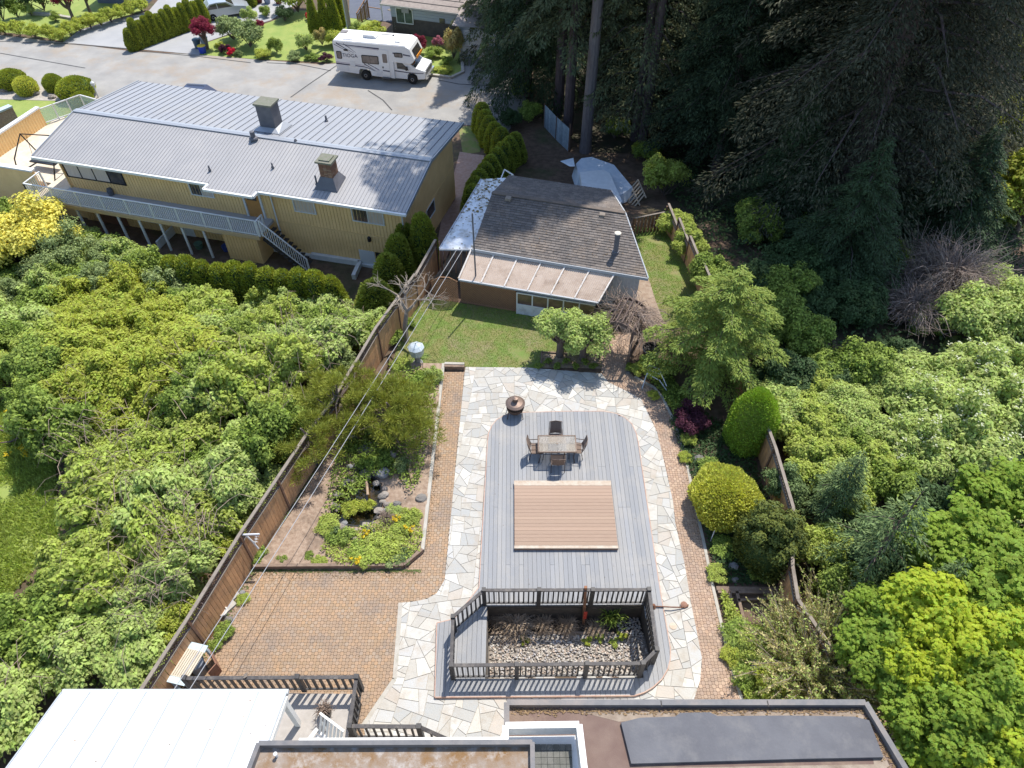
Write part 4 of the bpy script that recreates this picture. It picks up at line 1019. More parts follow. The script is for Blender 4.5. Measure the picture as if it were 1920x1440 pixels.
# windows
def window(u0,u1,z0,z1,npan,glass,frame=M_white,face='v',at=.86,blind=None):
    w=MB()
    if face=='v':
        f=lambda a,b,v0,v1,c,d: hq(w,a,b,v0,v1,c,d)
        t=.06
        f(u0-t,u1+t,at-.06,at+.0,z0-t,z0); f(u0-t,u1+t,at-.06,at,z1,z1+t); f(u0-t,u0,at-.06,at,z0,z1); f(u1,u1+t,at-.06,at,z0,z1)
        o=w.build('window',frame,yh)
        for i in range(npan):
            a=u0+(u1-u0)*i/npan; b=u0+(u1-u0)*(i+1)/npan
            g=MB(); hq(g,a+.02,b-.02,at-.025,at-.01,z0,z1); g.build('pane',glass[i%len(glass)],o)
            if i: g=MB(); hq(g,a-.025,a+.025,at-.05,at-.005,z0,z1); g.build('mullion',frame,o)
    else:
        t=.06
        for a,b,c,d in((u0-t,u1+t,z0-t,z0),(u0-t,u1+t,z1,z1+t),(u0-t,u0,z0,z1),(u1,u1+t,z0,z1)): hq(w,.24,.30,a,b,c,d)
        o=w.build('window',frame,yh)
        g=MB(); hq(g,.27,.295,u0,u1,z0,z1); g.build('pane',glass[0],o)
window(17.5,21.35,-.42,.75,4,[M_glassd,M_curt,M_curt,M_curt],M_black)
window(11.75,13.1,-.32,.62,2,[M_curt,M_glassd])
window(5.5,6.7,-.35,.55,1,[M_curt]); window(1.5,3.25,-.38,.6,2,[M_curt,M_glassd])
window(4.0,5.3,-2.1,-1.2+.0-.15,1,[M_glassd],face='u')
m=MB(); hq(m,8.85,9.7,.80,.86,-1.2,.8); d=m.build('door',pm('orange_door',(.42,.20,.06),(.48,.24,.08),4,bump=.1),yh); g=MB(); hq(g,8.98,9.57,.78,.80,-.1,.6); g.build('pane',M_glassd,d)
m=MB(); hq(m,9.75,9.87,.78,.86,-1.2,.9); hq(m,8.7,8.82,.78,.86,-1.2,.9); m.build('door_frame',M_white,yh)
m=MB(); hq(m,2.35,3.3,.82,.86,g0,-1.75-.6); d=m.build('door',pm('white_door',(.60,.60,.60),None,bump=.05),yh)
m=MB(); hq(m,1.6,2.3,.835,.86,g0,-2.35); m.build('dark_doorway',M_black,yh)
p=HP(2.5,.78,-1.45); t=MB().lathe((p[0],p[1],p[2]-.2),[(.03,0),(.10,.05),(.11,.28),(.03,.36)],8); t.build('wall_lantern',M_black,yh)
m=MB(); hq(m,.1,8.8,.66,.86,g0-.1,g0+.35); m.build('foundation_band',M_white,yh)
# bumped lower room, balcony, posts
m=MB(); hq(m,8.75,10.9,-.55,.85,g0-.2,-1.36); m.build('lower_room',M_yel,yh)
bb=MB(); u=8.85
while u<10.9: hq(bb,u-.015,u+.015,-.575,-.548,g0,-1.4); u+=.2
bb.build('lower_room_batten',M_yelbat,yh)
m=MB(); hq(m,8.3,21.6,-.85,.86,-1.36,-1.2); m.build('balcony_floor',pm('balcony_vinyl',(.40,.40,.42),None,bump=.1),yh)
m=MB(); hq(m,8.25,21.65,-.92,-.85,-1.42,-1.18); m.build('balcony_fascia',pm('tan_fascia',(.50,.36,.20),None,bump=.1),yh)
for k in range(8):
    u=11.9+1.38*k; m=MB(); hb(m,(u,-.75,-1.4),(u,-.75,g0-.2),.11,.11); m.build('balcony_post',M_white,yh)
m=MB(); hq(m,15.4,15.5,-.8,.85,g0,-2.9); m.build('divider_wall',M_white,yh)
m=MB(); hq(m,14.0,14.9,.82,.86,g0,-1.55); m.build('door',M_white,yh)
for a,b in ((11.3,12.8),(16.2,17.4)): 
    m=MB(); hq(m,a,b,.81,.855,-2.9,-2.0); o=m.build('window',M_white,yh); g=MB(); hq(g,a+.06,b-.06,.80,.812,-2.84,-2.06); g.build('pane',M_glassd,o)
m=MB(); hq(m,18.6,20.6,.80,.855,g0,-1.6); m.build('brown_door',pm('brown_garage_door',(.17,.08,.05),(.21,.11,.07),4,bump=.2),yh)
# under-balcony paving
m=MB(); hq(m,.3,21.6,-3.2,.86,g0-.3,g0+.02); tagit(m.build('house_pavement',pm('dark_brick_pad',(.20,.14,.12),(.26,.20,.18),4,bump=.4)),kind='structure')
def hrail(a,b,zf,label,sp=.125,group=None,posts=8):
    r=thing('white_railing',HP(a[0],a[1],zf(0)),label,'railing',group); L=r.location
    Ls=math.dist(a,b); bme=MB().box((0,0,.46),(.03,.03,.84)).me('baluster',M_white)
    A3=Vector(HP(a[0],a[1],zf(0))); B3=Vector(HP(b[0],b[1],zf(1)))
    MB().beam(A3+Vector((0,0,.98)),B3+Vector((0,0,.98)),.07,.05).build('top_rail',M_white,r)
    MB().beam(A3+Vector((0,0,.07)),B3+Vector((0,0,.07)),.05,.05).build('bottom_rail',M_white,r)
    n=int(Ls/sp)
    for i in range(n):
        p=A3+(B3-A3)*((i+.5)/n); link('baluster',bme,r,p-L,(0,0,ang))
    for i in range(posts+1):
        p=A3+(B3-A3)*(i/posts); MB().box((p.x,p.y,p.z+.48),(.07,.07,1.0)).build('post',M_white,r)
    return r
hrail((8.3,-.82),(21.25,-.82),lambda t:-1.2,'long white balcony railing across the yellow house front')
hrail((8.22,-.82),(8.22,-.2),lambda t:-1.2,'short white railing return at the head of the yellow house stairs',posts=1)
hrail((21.3,-.82),(23.0,-.82),lambda t:-1.2,'white railing at the left corner of the yellow house terrace, front piece',posts=1)
hrail((23.0,-.82),(23.0,.5),lambda t:-1.2,'white railing at the left corner of the yellow house terrace, side piece',posts=1)
hrail((8.1,-.75),(5.9,-.5),lambda t:-1.2-2.35*t,'sloping white stair railing in front of the yellow house',sp=.12,posts=1)
st=thing('stairs',HP(7,0,g0),'dark outdoor stairs going down along the yellow house wall','stairs')
for k in range(11):
    m=MB(); hq(m,8.2-.2*k-.24,8.2-.2*k,-.7,.5,-1.25-.213*(k+1)-.05,-1.25-.213*(k+1)+.0); m.build('tread',M_deckdark,st)
m=MB(); hb(m,(8.2,-.62,-1.5),(5.9,-.5,-3.7),.05,.25); m.build('stringer',M_deckdark,st)
# terrace at the left end
te=thing('roof_terrace',HP(24.5,3,-3.6),'cream surfaced terrace with yellow parapet walls at the left end of the yellow house','terrace')
m=MB(); hq(m,21.62,28.2,.9,8.2,-1.4,-1.2); hq(m,21.62,23.0,-.85,.9,-1.4,-1.2); m.build('floor',pm('cream_deck',(.60,.54,.44),(.54,.46,.35),2,bump=.1,dirt=(.48,.38,.26),dscale=.7),te)
m=MB(); hq(m,21.7,28.2,1.0,8.2,g0-.4,-1.4); m.build('wall',M_yel,te)
m=MB(); hq(m,28.2,28.4,.7,7.0,g0-.4,-.08); m.build('end_parapet',M_yel,te)
m=MB(); hq(m,28.15,28.45,.6,7.05,-.08,.02); m.build('parapet_cap',M_white,te)
m=MB(); v=.8
while v<7: hq(m,28.17,28.2,v-.02,v+.02,-1.2,-.08); v+=.22
m.build('parapet_batten',M_yelbat,te)
m=MB(); hq(m,23.6,40,.5,.7,-2.9,-.3); m.build('front_parapet',M_yel,te)
m=MB(); hq(m,23.5,40,.42,.74,-.3,-.2); m.build('parapet_cap',M_white,te)
m=MB(); hq(m,23.6,40,.46,.56,-3.05,-2.9); m.build('dark_band',M_black,te)
m=MB(); hq(m,23.6,40,.52,.7,g0-.4,-3.05); m.build('lower_wall',M_yel,te)
gl=thing('glass_railing',HP(27,8.3,-1.2),'white framed glass railing at the far side of the terrace','railing')
M_glr=pm('pale_glass',(.45,.60,.55),None,rough=.1,bump=0,alpha=.35)
for (a,b) in (((28.3,7.0),(27.0,9.5)),((27.0,9.5),(22.4,8.6))):
    m=MB(); hb(m,(a[0],a[1],-.15),(b[0],b[1],-.15),.06,.06); hb(m,(a[0],a[1],-1.1),(b[0],b[1],-1.1),.06,.06); m.build('rail',M_white,gl)
    for k in range(3):
        t0=k/3; p=(a[0]+(b[0]-a[0])*t0,a[1]+(b[1]-a[1])*t0); q=(a[0]+(b[0]-a[0])*(t0+.333),a[1]+(b[1]-a[1])*(t0+.333))
        m=MB(); hb(m,(p[0],p[1],-1.2),(p[0],p[1],-.12),.06,.06); m.build('post',M_white,gl)
        P=[HP(p[0],p[1],-1.05),HP(q[0],q[1],-1.05),HP(q[0],q[1],-.2),HP(p[0],p[1],-.2)]; n_=Vector(HV+(0,))*.012
        MB().mesh(P+[tuple(Vector(x)+n_) for x in P],[(0,1,2,3),(7,6,5,4)]).build('glass_panel',M_glr,gl)
# swing frame
sw=thing('swing_seat',HP(24.7,1.6,-1.2),'dark metal swing seat frame on the cream terrace beside the roof edge','swing seat')
fr=[(25.5,1.3),(25.5,3.0),(23.2,1.3),(23.2,3.0)]
m=MB()
tp=[HP(25.5,2.6,.75),HP(22.8,3.0,.75)]
m.tube([HP(25.6,1.2,-1.2),HP(25.6,1.5,-.3),tp[0],tp[1]],.04,6); m.tube([HP(25.4,3.2,-1.2),tp[0]],.04,6); m.tube([HP(23.0,1.2,-1.2),HP(22.9,1.6,-.3),tp[1]],.04,6); m.tube([HP(25.6,1.2,-1.17),HP(25.4,3.2,-1.17)],.04,6)
m.build('frame',M_black,sw)
m=MB(); hq(m,23.4,25.2,2.0,2.6,-.75,-.68); m.build('seat',M_black,sw); m=MB(); m.tube([HP(25.1,2.3,-.7),HP(25.1,2.6,.72)],.012,5); m.tube([HP(23.5,2.3,-.7),HP(23.5,2.7,.72)],.012,5); m.build('hanger',M_black,sw)
# chimneys and vents
M_brick=pm('chimney_brick',(.20,.10,.065),(.27,.15,.10),14,bump=.5,palette=[(.22,.11,.07),(.27,.15,.09),(.17,.09,.06),(.24,.17,.12)],rand=.15)
M_mort=pm('chimney_mortar',(.33,.30,.27),None,bump=.2)
M_cap=pm('mossy_cap',(.19,.18,.15),(.15,.16,.11),6,bump=.4)
M_gch=pm('grey_chimney_metal',(.10,.10,.115),(.13,.13,.145),3,rough=.5,bump=.1)
c=thing('brick_chimney',HP(4.5,1.4,rz_(1.4)),'brick chimney with stone cap on the near slope of the metal roof','chimney')
cx,cy=4.45,1.35; hw=.34
m=MB(); hq(m,cx-hw+.02,cx+hw-.02,cy-hw+.02,cy+hw-.02,1.2,2.75); m.build('core',M_mort,c)
bk=MB().box((0,0,.034),(.215,.03,.068)).me('brick',M_brick); L=c.location; cz=1.45; row=0
while cz<2.7:
    for side in range(4):
        for k in range(3):
            off=-hw+.115+.23*k+(.0 if row%2 else .0)
            if side==0: p=HP(cx+off,cy-hw,cz); rz=ang
            elif side==1: p=HP(cx+off,cy+hw,cz); rz=ang
            elif side==2: p=HP(cx-hw,cy+off,cz); rz=ang+math.pi/2
            else: p=HP(cx+hw,cy+off,cz); rz=ang+math.pi/2
            link('brick',bk,c,(p[0]-L.x,p[1]-L.y,p[2]-L.z),(0,0,rz))
    cz+=.08; row+=1
m=MB(); hq(m,cx-.46,cx+.46,cy-.46,cy+.46,2.75,2.84); hq(m,cx-.3,cx+.3,cy-.3,cy+.3,2.84,2.9); m.build('cap',M_cap,c)
m=MB()
P=[HP(cx-hw-.03,cy-hw-.03,1.95),HP(cx+hw+.03,cy-hw-.03,1.95),HP(cx+hw+.03,cy+hw+.03,1.95),HP(cx-hw-.03,cy+hw+.03,1.95)]
Q=[HP(cx-hw-.3,cy-hw-.35,rz_(cy-hw-.35)+.03),HP(cx+hw+.3,cy-hw-.35,rz_(cy-hw-.35)+.03),HP(cx+hw+.3,cy+hw+.2,rz_(cy+hw+.2)+.03),HP(cx-hw-.3,cy+hw+.2,rz_(cy+hw+.2)+.03)]
m.mesh(P+Q,[(0,4,5,1),(1,5,6,2),(2,6,7,3),(3,7,4,0)]).build('flashing_skirt',M_gch,c)
c=thing('metal_chimney',HP(9.9,5.5,rz_(5.5)),'boxy dark grey chimney with flat cap on the far slope of the metal roof','chimney')
cx,cy=9.95,5.45
m=MB(); hq(m,cx-.48,cx+.48,cy-.42,cy+.42,1.3,3.25); m.build('shaft',M_gch,c)
m=MB(); hq(m,cx-.56,cx+.56,cy-.5,cy+.5,3.25,3.35); m.build('cap',M_cap,c)
m=MB(); P=[HP(cx+a*.5,cy+b*.45,2.0) for a,b in((-1,-1),(1,-1),(1,1),(-1,1))]; Q=[HP(cx+a*.85,cy+b*.8,rz_(cy+b*.8)+.04) for a,b in((-1,-1),(1,-1),(1,1),(-1,1))]
m.mesh(P+Q,[(0,4,5,1),(1,5,6,2),(2,6,7,3),(3,7,4,0)]).build('flashing_skirt',M_flash,c)
def pipe(px,py,z0,h,r,name,label,mat=None):
    c=G(px,py,z0); return solo(MB().lathe((c[0],c[1],z0-.05),[(r*1.9,0),(r*1.6,.08),(r,.1),(r,h),(r*.5,h+.02)],10),name,mat or M_gch,label,'vent')
pipe(475,258,2.0,.42,.14,'roof_vent','wide grey round vent on the ridge of the metal roof left of the centre')
pipe(393,318,1.45,.28,.045,'vent_pipe','thin dark vent pipe on the near roof slope, leftmost of three')
pipe(511,313,1.6,.28,.045,'vent_pipe','thin dark vent pipe on the near roof slope, middle one')
pipe(594,345,1.5,.55,.05,'vent_pipe','taller dark vent pipe standing left of the brick chimney')
pipe(612,226,1.55,.35,.06,'vent_pipe','short dark pipe on the far slope of the metal roof')
pipe(554,263,2.0,.12,.05,'roof_fitting','tiny dark fitting on the ridge line of the metal roof')
# drum vent on wall
p=HP(18.7,.7,-1.0); solo(MB().lathe((p[0],p[1],-1.2),[(.16,0),(.18,.3),(.14,.42),(.02,.45)],12),'lidded_pot',M_gch,'small grey lidded pot on the balcony under the wide window','pot')
# low white kerb around the sunken pad
q=[GT(585,483),GT(676,497),GT(664,524)]
t=thing('pad_kerb',(q[1][0],q[1][1],-3.7),'white painted low kerb around the paved pad at the yellow house corner','kerb')
for a,b in zip(q,q[1:]): MB().beam((a[0],a[1],-3.35),(b[0],b[1],-3.35),.22,.55).build('kerb_block',M_white,t)
# things in the shade under the balcony
for k,(u,v,cl,l) in enumerate(((11.2,0.1,(.05,.08,.28),'blue plastic tub in the shade under the balcony'),(10.95+.0,.6,(.20,.20,.21),'tall grey pot under the balcony by the yellow room'),(12.9,-.1,(.09,.16,.12),'dark green pot under the balcony'))):
    p=HP(u+.3,v,g0+.02); solo(MB().lathe(p,[(.18,0),(.24,.4),(.26,.5),(.2,.5),(.0,.45)],12),'tub',pm('tub%d'%k if 0 else ('blue_plastic','grey_pot','green_pot')[k],cl,None,rough=.4,bump=0),l,'tub')
# ================================================================ shingled shed
SG=-.25
def L3(a,b,t): return tuple(a[i]+(b[i]-a[i])*t for i in range(3))
nL=G(885,466,2.3); nR=G(1214.5,521,2.3); ax=Vector((nR[0]-nL[0],nR[1]-nL[1],0)); W_=ax.length; ax.normalize(); ay=Vector((-ax.y,ax.x,0))
def SP(a,b,z): p=Vector(nL)+ax*a+ay*b; return (p.x,p.y,z)
def sval(px,py,z): p=G(px,py,z); d=Vector((p[0]-nL[0],p[1]-nL[1],0)); return d.dot(ax),d.dot(ay)
rl=sval(923,361,3.2); rr_=sval(1172,400,3.2); kl=sval(955,327,2.5); kr=sval(1145,361,2.5)
print('SHED',W_,rl,rr_,kl,kr)
RIDB=(rl[1]+rr_[1])/2; BKB=(kl[1]+kr[1])/2
sh=thing('shed',SP(3.5,3,SG),'low shed with dark shingle roof, brown corrugated awning and white side roof','shed')
M_shing=[(.145,.128,.118),(.16,.140,.128),(.13,.117,.108),(.175,.152,.135),(.15,.132,.12)]
M_sh=pm('asphalt_shingle',M_shing[0],(.10,.085,.075),2,rough=.9,bump=.4,bscale=60,isl=True,palette=M_shing,rand=.15,dirt=(.21,.165,.13),dscale=.7)
M_shb=pm('shingle_base',(.05,.042,.038),None,bump=.1)
M_shw=pm('weathered_white_wall',(.66,.67,.69),(.58,.59,.61),3,bump=.15,dirt=(.34,.33,.32),dscale=1.5)
# plan: near edge a 0..W, ridge shorter each side (rakes taper)
def shz(b): return 2.3+.9*(b/RIDB) if b<=RIDB else 3.2-.7*(b-RIDB)/(BKB-RIDB)
def sha(b):  # left and right limits at depth b
    if b<=RIDB: t=b/RIDB; return rl[0]*t, W_+(rr_[0]-W_)*t
    t=(b-RIDB)/(BKB-RIDB); return rl[0]+(kl[0]-rl[0])*t, rr_[0]+(kr[0]-rr_[0])*t
for nm,b0,b1 in (('near_roof_slope',0,RIDB),('far_roof_slope',RIDB,BKB)):
    a0,a1=sha(b0+1e-6 if b0 else 0); c0,c1=sha(b1)
    if b0: a0,a1=rl[0],rr_[0]
    if b1==RIDB: c0,c1=rl[0],rr_[0]
    P=[SP(a0,b0,shz(b0)),SP(a1,b0,shz(b0)),SP(c1,b1,shz(b1)),SP(c0,b1,shz(b1))]
    Q=[(x,y,z-.10) for x,y,z in P]
    MB().mesh(Q+P,[(3,2,1,0),(4,5,6,7),(0,1,5,4),(1,2,6,5),(2,3,7,6),(3,0,4,7)]).build(nm,M_shb,sh)
tiles=MB(); rgs=random.Random(4); b=0.; row=0
while b<BKB-.05:
    near=b<RIDB; b1=b+.145; zz0,zz1=shz(b),shz(min(b1+.03,BKB))
    a0,a1=sha(b+.08); a=a0+.0; 
    while a<a1:
        w_=min(rgs.uniform(.16,.30),a1-a)
        if w_>.04:
            h_=rgs.uniform(.018,.028)
            if near: zA,zB=shz(b)+h_+.008,shz(b1)+.004
            else: zA,zB=shz(b)+.004+.01,shz(min(b1,BKB))+h_
            P=[SP(a+.004,b,zA),SP(a+w_-.006,b,zA),SP(a+w_-.006,b1,zB),SP(a+.004,b1,zB)]
            tiles.face(P); e=0 if near else 2
            if near: tiles.face([SP(a+.004,b,zA-.02),SP(a+w_-.006,b,zA-.02),P[1],P[0]])
        a+=w_
    b+=.14; row+=1
tagit(tiles.build('shingle',M_sh,sh),kind='stuff')
m=MB()
a0,a1=sha(0); 
m.beam(SP(rl[0],RIDB,3.235),SP(rr_[0],RIDB,3.235),.22,.03); m.build('ridge_cap',pm('ridge_shingle',(.16,.125,.10),(.12,.10,.085),5,bump=.4),sh)
wl=MB()
wp=[SP(.5,.35,0)[:2],SP(W_-.35,.35,0)[:2],SP(rr_[0]-.3,RIDB,0)[:2],SP(kr[0]-.2,BKB-.3,0)[:2],SP(kl[0]+.2,BKB-.3,0)[:2],SP(rl[0]+.2,RIDB,0)[:2]]
wl.prism(wp,SG-1.5,2.2).build('wall',M_shw,sh)
bt=MB(); 
for k in range(14):
    p=SP(5.6+.16*k,.34,0); bt.beam((p[0],p[1],SG),(p[0],p[1],2.2),.02,.02)
bt.build('wall_batten',M_white,sh)
M_fasc=pm('grey_fascia',(.38,.39,.40),None,bump=.1)
m=MB(); m.beam(SP(-.03,-.03,2.24),SP(W_+.03,-.03,2.24),.05,.14); m.beam(SP(W_+.02,0,2.26),SP(rr_[0]+.02,RIDB,3.16),.05,.14); m.beam(SP(rr_[0]+.02,RIDB,3.16),SP(kr[0]+.02,BKB,2.46),.05,.14); m.build('fascia',M_fasc,sh)
# awning of corrugated sheets
M_awn=pm('brown_corrugated_sheet',(.50,.40,.32),(.44,.34,.265),2.2,rough=.6,bump=.3,bscale=8,dirt=(.30,.215,.16),dscale=1.3)
fLp=G(860,523,1.55); fRp=G(1122,567,1.55); bLp=G(885,466,2.2); bRp=G(1153,513,2.2)
aw=thing('awning',fLp,'brown corrugated sheet awning with white seams along the front of the shed','awning')
npn=6
for k in range(npn):
    t0,t1=k/npn,(k+1)/npn
    q0,q1,q2,q3=Vector(L3(fLp,fRp,t0)),Vector(L3(fLp,fRp,t1)),Vector(L3(bLp,bRp,t1)),Vector(L3(bLp,bRp,t0))
    vs=[];nw=24
    for i in range(nw+1):
        s=i/nw; z=.012*math.cos(i*math.pi)
        vs+=[q0+(q1-q0)*s+Vector((0,0,z)),q3+(q2-q3)*s+Vector((0,0,z))]
    MB().mesh(vs,[(2*i,2*i+2,2*i+3,2*i+1) for i in range(nw)]).mesh([v-Vector((0,0,.02)) for v in vs],[(2*i,2*i+1,2*i+3,2*i+2) for i in range(nw)]).build('awning_sheet',M_awn,aw)
for k in range(npn+1):
    t0=k/npn; q0,q3=Vector(L3(fLp,fRp,t0)),Vector(L3(bLp,bRp,t0)); MB().beam(q0+Vector((0,0,.03)),q3+Vector((0,0,.03)),.07,.04).build('seam_strip',pm('dirty_white_strip',(.66,.61,.56),(.52,.46,.40),6),aw)
MB().beam(Vector(fLp)-Vector((0,.03,.02)),Vector(fRp)-Vector((0,.03,.02)),.08,.08).build('gutter',M_fasc,aw)
lt_=MB(); rgl=random.Random(8)
for k in range(0,npn+1):
    t0=k/npn
    for i in range(14):
        s=rgl.random()**1.6; q=Vector(L3(L3(fLp,fRp,t0),L3(bLp,bRp,t0),s))+Vector((rgl.uniform(-.10,.10),0,.035))
        r=rgl.uniform(.012,.035); a=rgl.uniform(0,3); lt_.face([q+Vector((r*math.cos(a+o),r*.6*math.sin(a+o),.01)) for o in (0,1.5,3,4.6)])
tagit(lt_.build('leaf_litter',pm('dry_leaves',(.12,.065,.03),(.2,.12,.05),20)),kind='stuff')
# lattice skirt and glazed lower wall under the awning
M_lat=pm('cedar_lattice',(.36,.20,.11),(.30,.17,.10),6,bump=.2)
sk=thing('lattice_screen',G(863,563,0),'cedar lattice screen closing the left half under the awning','lattice')
a,b=Vector(G(865,566,0)),Vector(G(968,584,0)); d=(b-a); Ls=d.length; d.normalize()
MB().beam(a+Vector((0,.06,.55)),b+Vector((0,.06,.55)),.02,1.2,up=(0,0,1)).build('backing_board',pm('dark_cedar',(.15,.08,.05),(.2,.11,.07),5),sk)
lm=MB(); t=-1.2
while t<Ls:
    for sg in(1,-1):
        c0,c1=max(0,t),min(Ls,t+1.2); f0,f1=(c0-t)/1.2,(c1-t)/1.2
        if c1-c0>.05:
            z0_,z1_=(f0,f1) if sg>0 else (1-f0,1-f1)
            lm.beam(a+d*c0+Vector((0,-.004*sg,z0_*1.2)),a+d*c1+Vector((0,-.004*sg,z1_*1.2)),.035,.008,up=(0,1,0))
    t+=.11
tagit(lm.build('lattice_strip',M_lat,sk),kind='stuff')
for p,q in ((a,b),): 
    MB().beam(p+Vector((0,0,1.22)),q+Vector((0,0,1.22)),.06,.05).build('top_rail',M_lat,sk); MB().beam(p+Vector((0,0,.03)),q+Vector((0,0,.03)),.06,.06).build('bottom_rail',M_lat,sk)
gw=thing('glazed_wall',G(970,585,0),'low pale wall with brown glass panes under the middle of the awning','wall')
a,b=Vector(G(969,588,0)),Vector(G(1112,612,0)); d=(b-a)/5
for k in range(5):
    p=a+d*k; MB().beam(p+d*.02+Vector((0,0,.30)),p+d*.98+Vector((0,0,.30)),.04,.58).build('lower_panel',M_shw,gw)
    MB().beam(p+d*.04+Vector((0,0,.92)),p+d*.96+Vector((0,0,.92)),.02,.58).build('pane',pm('brown_glass',(.09,.06,.045),(.17,.11,.08),3,rough=.1,bump=0,spec=.6),gw)
    MB().beam(p+Vector((0,0,.0)),p+Vector((0,0,1.28)),.06,.06).build('mullion',M_white,gw)
MB().beam(a+Vector((0,-.0,1.27)),b+Vector((0,0,1.27)),.07,.06).build('top_rail',M_white,gw)
MB().beam(a+Vector((0,-.01,.61)),b+Vector((0,-.01,.61)),.07,.05).build('sill',M_white,gw)
# white side roof
M_wsr=pm('white_side_roof',(.66,.69,.72),(.58,.61,.65),2,rough=.5,bump=.1,dirt=(.22,.17,.10),dscale=1.6)
q=[G(824,466,1.95),G(884,467,2.1),G(950,333,2.35),G(902,336,2.1)]
sr=thing('side_roof',q[0],'white lean-to roof strewn with brown leaf litter at the left side of the shed','roof')
for k in range(4):
    t0,t1=k/4,(k+1)/4; P=[L3(q[0],q[1],t0),L3(q[0],q[1],t1),L3(q[3],q[2],t1),L3(q[3],q[2],t0)]
    P=[(x,y,z+.0) for x,y,z in P]; MB().mesh(P+[(x,y,z-.04) for x,y,z in P],[(0,1,2,3),(7,6,5,4),(4,5,1,0),(5,6,2,1),(6,7,3,2),(7,4,0,3)]).build('roof_sheet',M_wsr,sr)
MB().beam(Vector(q[0])-Vector((0,.04,.03)),Vector(q[1])-Vector((0,.04,.03)),.07,.07).build('gutter',M_fasc,sr)
MB().beam(q[0],q[3],.06,.06).build('edge_trim',M_flash,sr)
for s in (.02,.5,.98):
    p=L3(q[0],q[3],s); MB().beam((p[0],p[1],terr(p[0],p[1])),(p[0],p[1],p[2]-.03),.09,.09).build('post',M_fpost,sr)
lt_=MB()
for i in range(230):
    s=rgl.random(); tt=rgl.random(); s=max(s,rgl.random()) if rgl.random()<.75 else s
    p=Vector(L3(L3(q[0],q[1],tt),L3(q[3],q[2],tt),s))+Vector((0,0,.02)); r=rgl.uniform(.02,.10)*(1 if s>.45 else .6); a=rgl.uniform(0,3)
    lt_.face([p+Vector((r*math.cos(a+o),r*.7*math.sin(a+o),.01)) for o in (0,1.2,2.9,4.4)])
tagit(lt_.build('leaf_litter',pm('leaf_mulch',(.14,.10,.04),(.22,.16,.05),12)),kind='stuff')
# roof fittings on the shed
c=G(1155,465,2.85); t=thing('shed_chimney',(c[0],c[1],2.6),'dark metal chimney pipe with pale cap on the shingle roof','chimney')
MB().lathe((c[0],c[1],2.55),[(.16,0),(.16,.14),(.115,.16),(.115,1.05)],14).build('pipe',M_gch,t); MB().lathe((c[0],c[1],3.6),[(.12,0),(.15,.02),(.15,.06),(.0,.10)],14).build('cap',pm('pale_metal_cap',(.55,.5,.42),None,bump=.1),t)
for px_,py_,z,l in ((953,373,3.2,'small square roof vent near the ridge at the left of the shed'),(1129,404,3.1,'small square roof vent at the right of the shed roof')):
    c=G(px_,py_,z); solo(MB().box((c[0],c[1],z+.02),(.26,.24,.14),rz=math.atan2(ax.y,ax.x)),'roof_vent',M_fcap,l,'vent')
c=G(892,519,1.62); solo(MB().tube([(c[0],c[1],1.5),(c[0]-.02,c[1],5.0)],.035,8),'metal_mast',M_gch,'tall thin dark metal mast rising through the shed awning','mast',org=(c[0],c[1],1.5))
# leaning white frame behind the side roof
p=[G(938,338,1.6),G(946,318,1.6),G(962,328,2.3)]
t=thing('small_window_frame',p[0],'small white framed panel leaning behind the side roof','frame')
for a,b in zip(p,p[1:]+p[:1]): MB().beam(a,b,.05,.05).build('frame_bar',M_white,t)
# dark gap infill under side roof: firewood boards
c=GT(842,505); t=thing('timber_gate',c,'leaning cedar boards under the open end of the side roof','boards')
for k in range(6):
    a=GT(825+k*10,505+k*2); MB().beam((a[0],a[1],a[2]),(a[0]+.05,a[1]+.3,a[2]+1.5),.12,.03,up=(1,0,0)).build('board',M_fence,t)
gt2=thing('mesh_panel',GT(835,560),'rounded cedar lattice panel between left fence and shed','lattice')
a,b=Vector(GT(812,563)),Vector(GT(860,566)); d=(b-a).normalized(); Ls=(b-a).length; lm=MB(); t=-1.3
while t<Ls:
    for sg in(1,-1):
        c0,c1=max(0,t),min(Ls,t+1.3); f0,f1=(c0-t)/1.3,(c1-t)/1.3
        if c1-c0>.05:
            z0_,z1_=(f0,f1) if sg>0 else (1-f0,1-f1)
            lm.beam(a+d*c0+Vector((0,-.004*sg,z0_*1.3)),a+d*c1+Vector((0,-.004*sg,z1_*1.3)),.03,.008,up=(0,1,0))
    t+=.11
lm.build('lattice_strip',M_lat,gt2); MB().tube([a+Vector((0,0,1.1)),a+(b-a)*.35+Vector((0,0,1.42)),a+(b-a)*.7+Vector((0,0,1.42)),b+Vector((0,0,1.2))],.03,6).build('frame',M_lat,gt2)
# tarpaulin covered boat
tp=thing('covered_boat',GT(1110,320),'boat under pale blue grey tarpaulin behind the shed','boat')
M_tarp=pm('blue_grey_tarp',(.48,.55,.62),(.58,.63,.68),3,rough=.5,bump=.5,bscale=10)
M_tarp2=pm('sunlit_tarp',(.68,.70,.71),(.60,.62,.63),3,rough=.55,bump=.4,bscale=10)  # paler copy for the top sheet, sunlight put into its colour
zt=-2.0
def TP(px,py,z): return G(px,py,z)
r0=[TP(1100,305,-.9),TP(1143,306,-.9),TP(1173,368,-.7),TP(1095,345,-.8)]
top=[TP(1093,312,-.9),TP(1138,308,-.9),TP(1150,314,-.9),TP(1175,362,-.7),TP(1160,380,-.7),TP(1100,352,-.7)]
base=[TP(1072,330,-2.9),TP(1084,318,-2.9),TP(1105,315,-2.9),TP(1152,332,-2.9),TP(1192,372,-2.6),TP(1165,392,-2.6),TP(1080,355,-2.8)]
MB().prism([(p[0]-.1,p[1]+.55) for p in top],-2.1,-1.6).build('top_sheet',M_tarp2,tp)
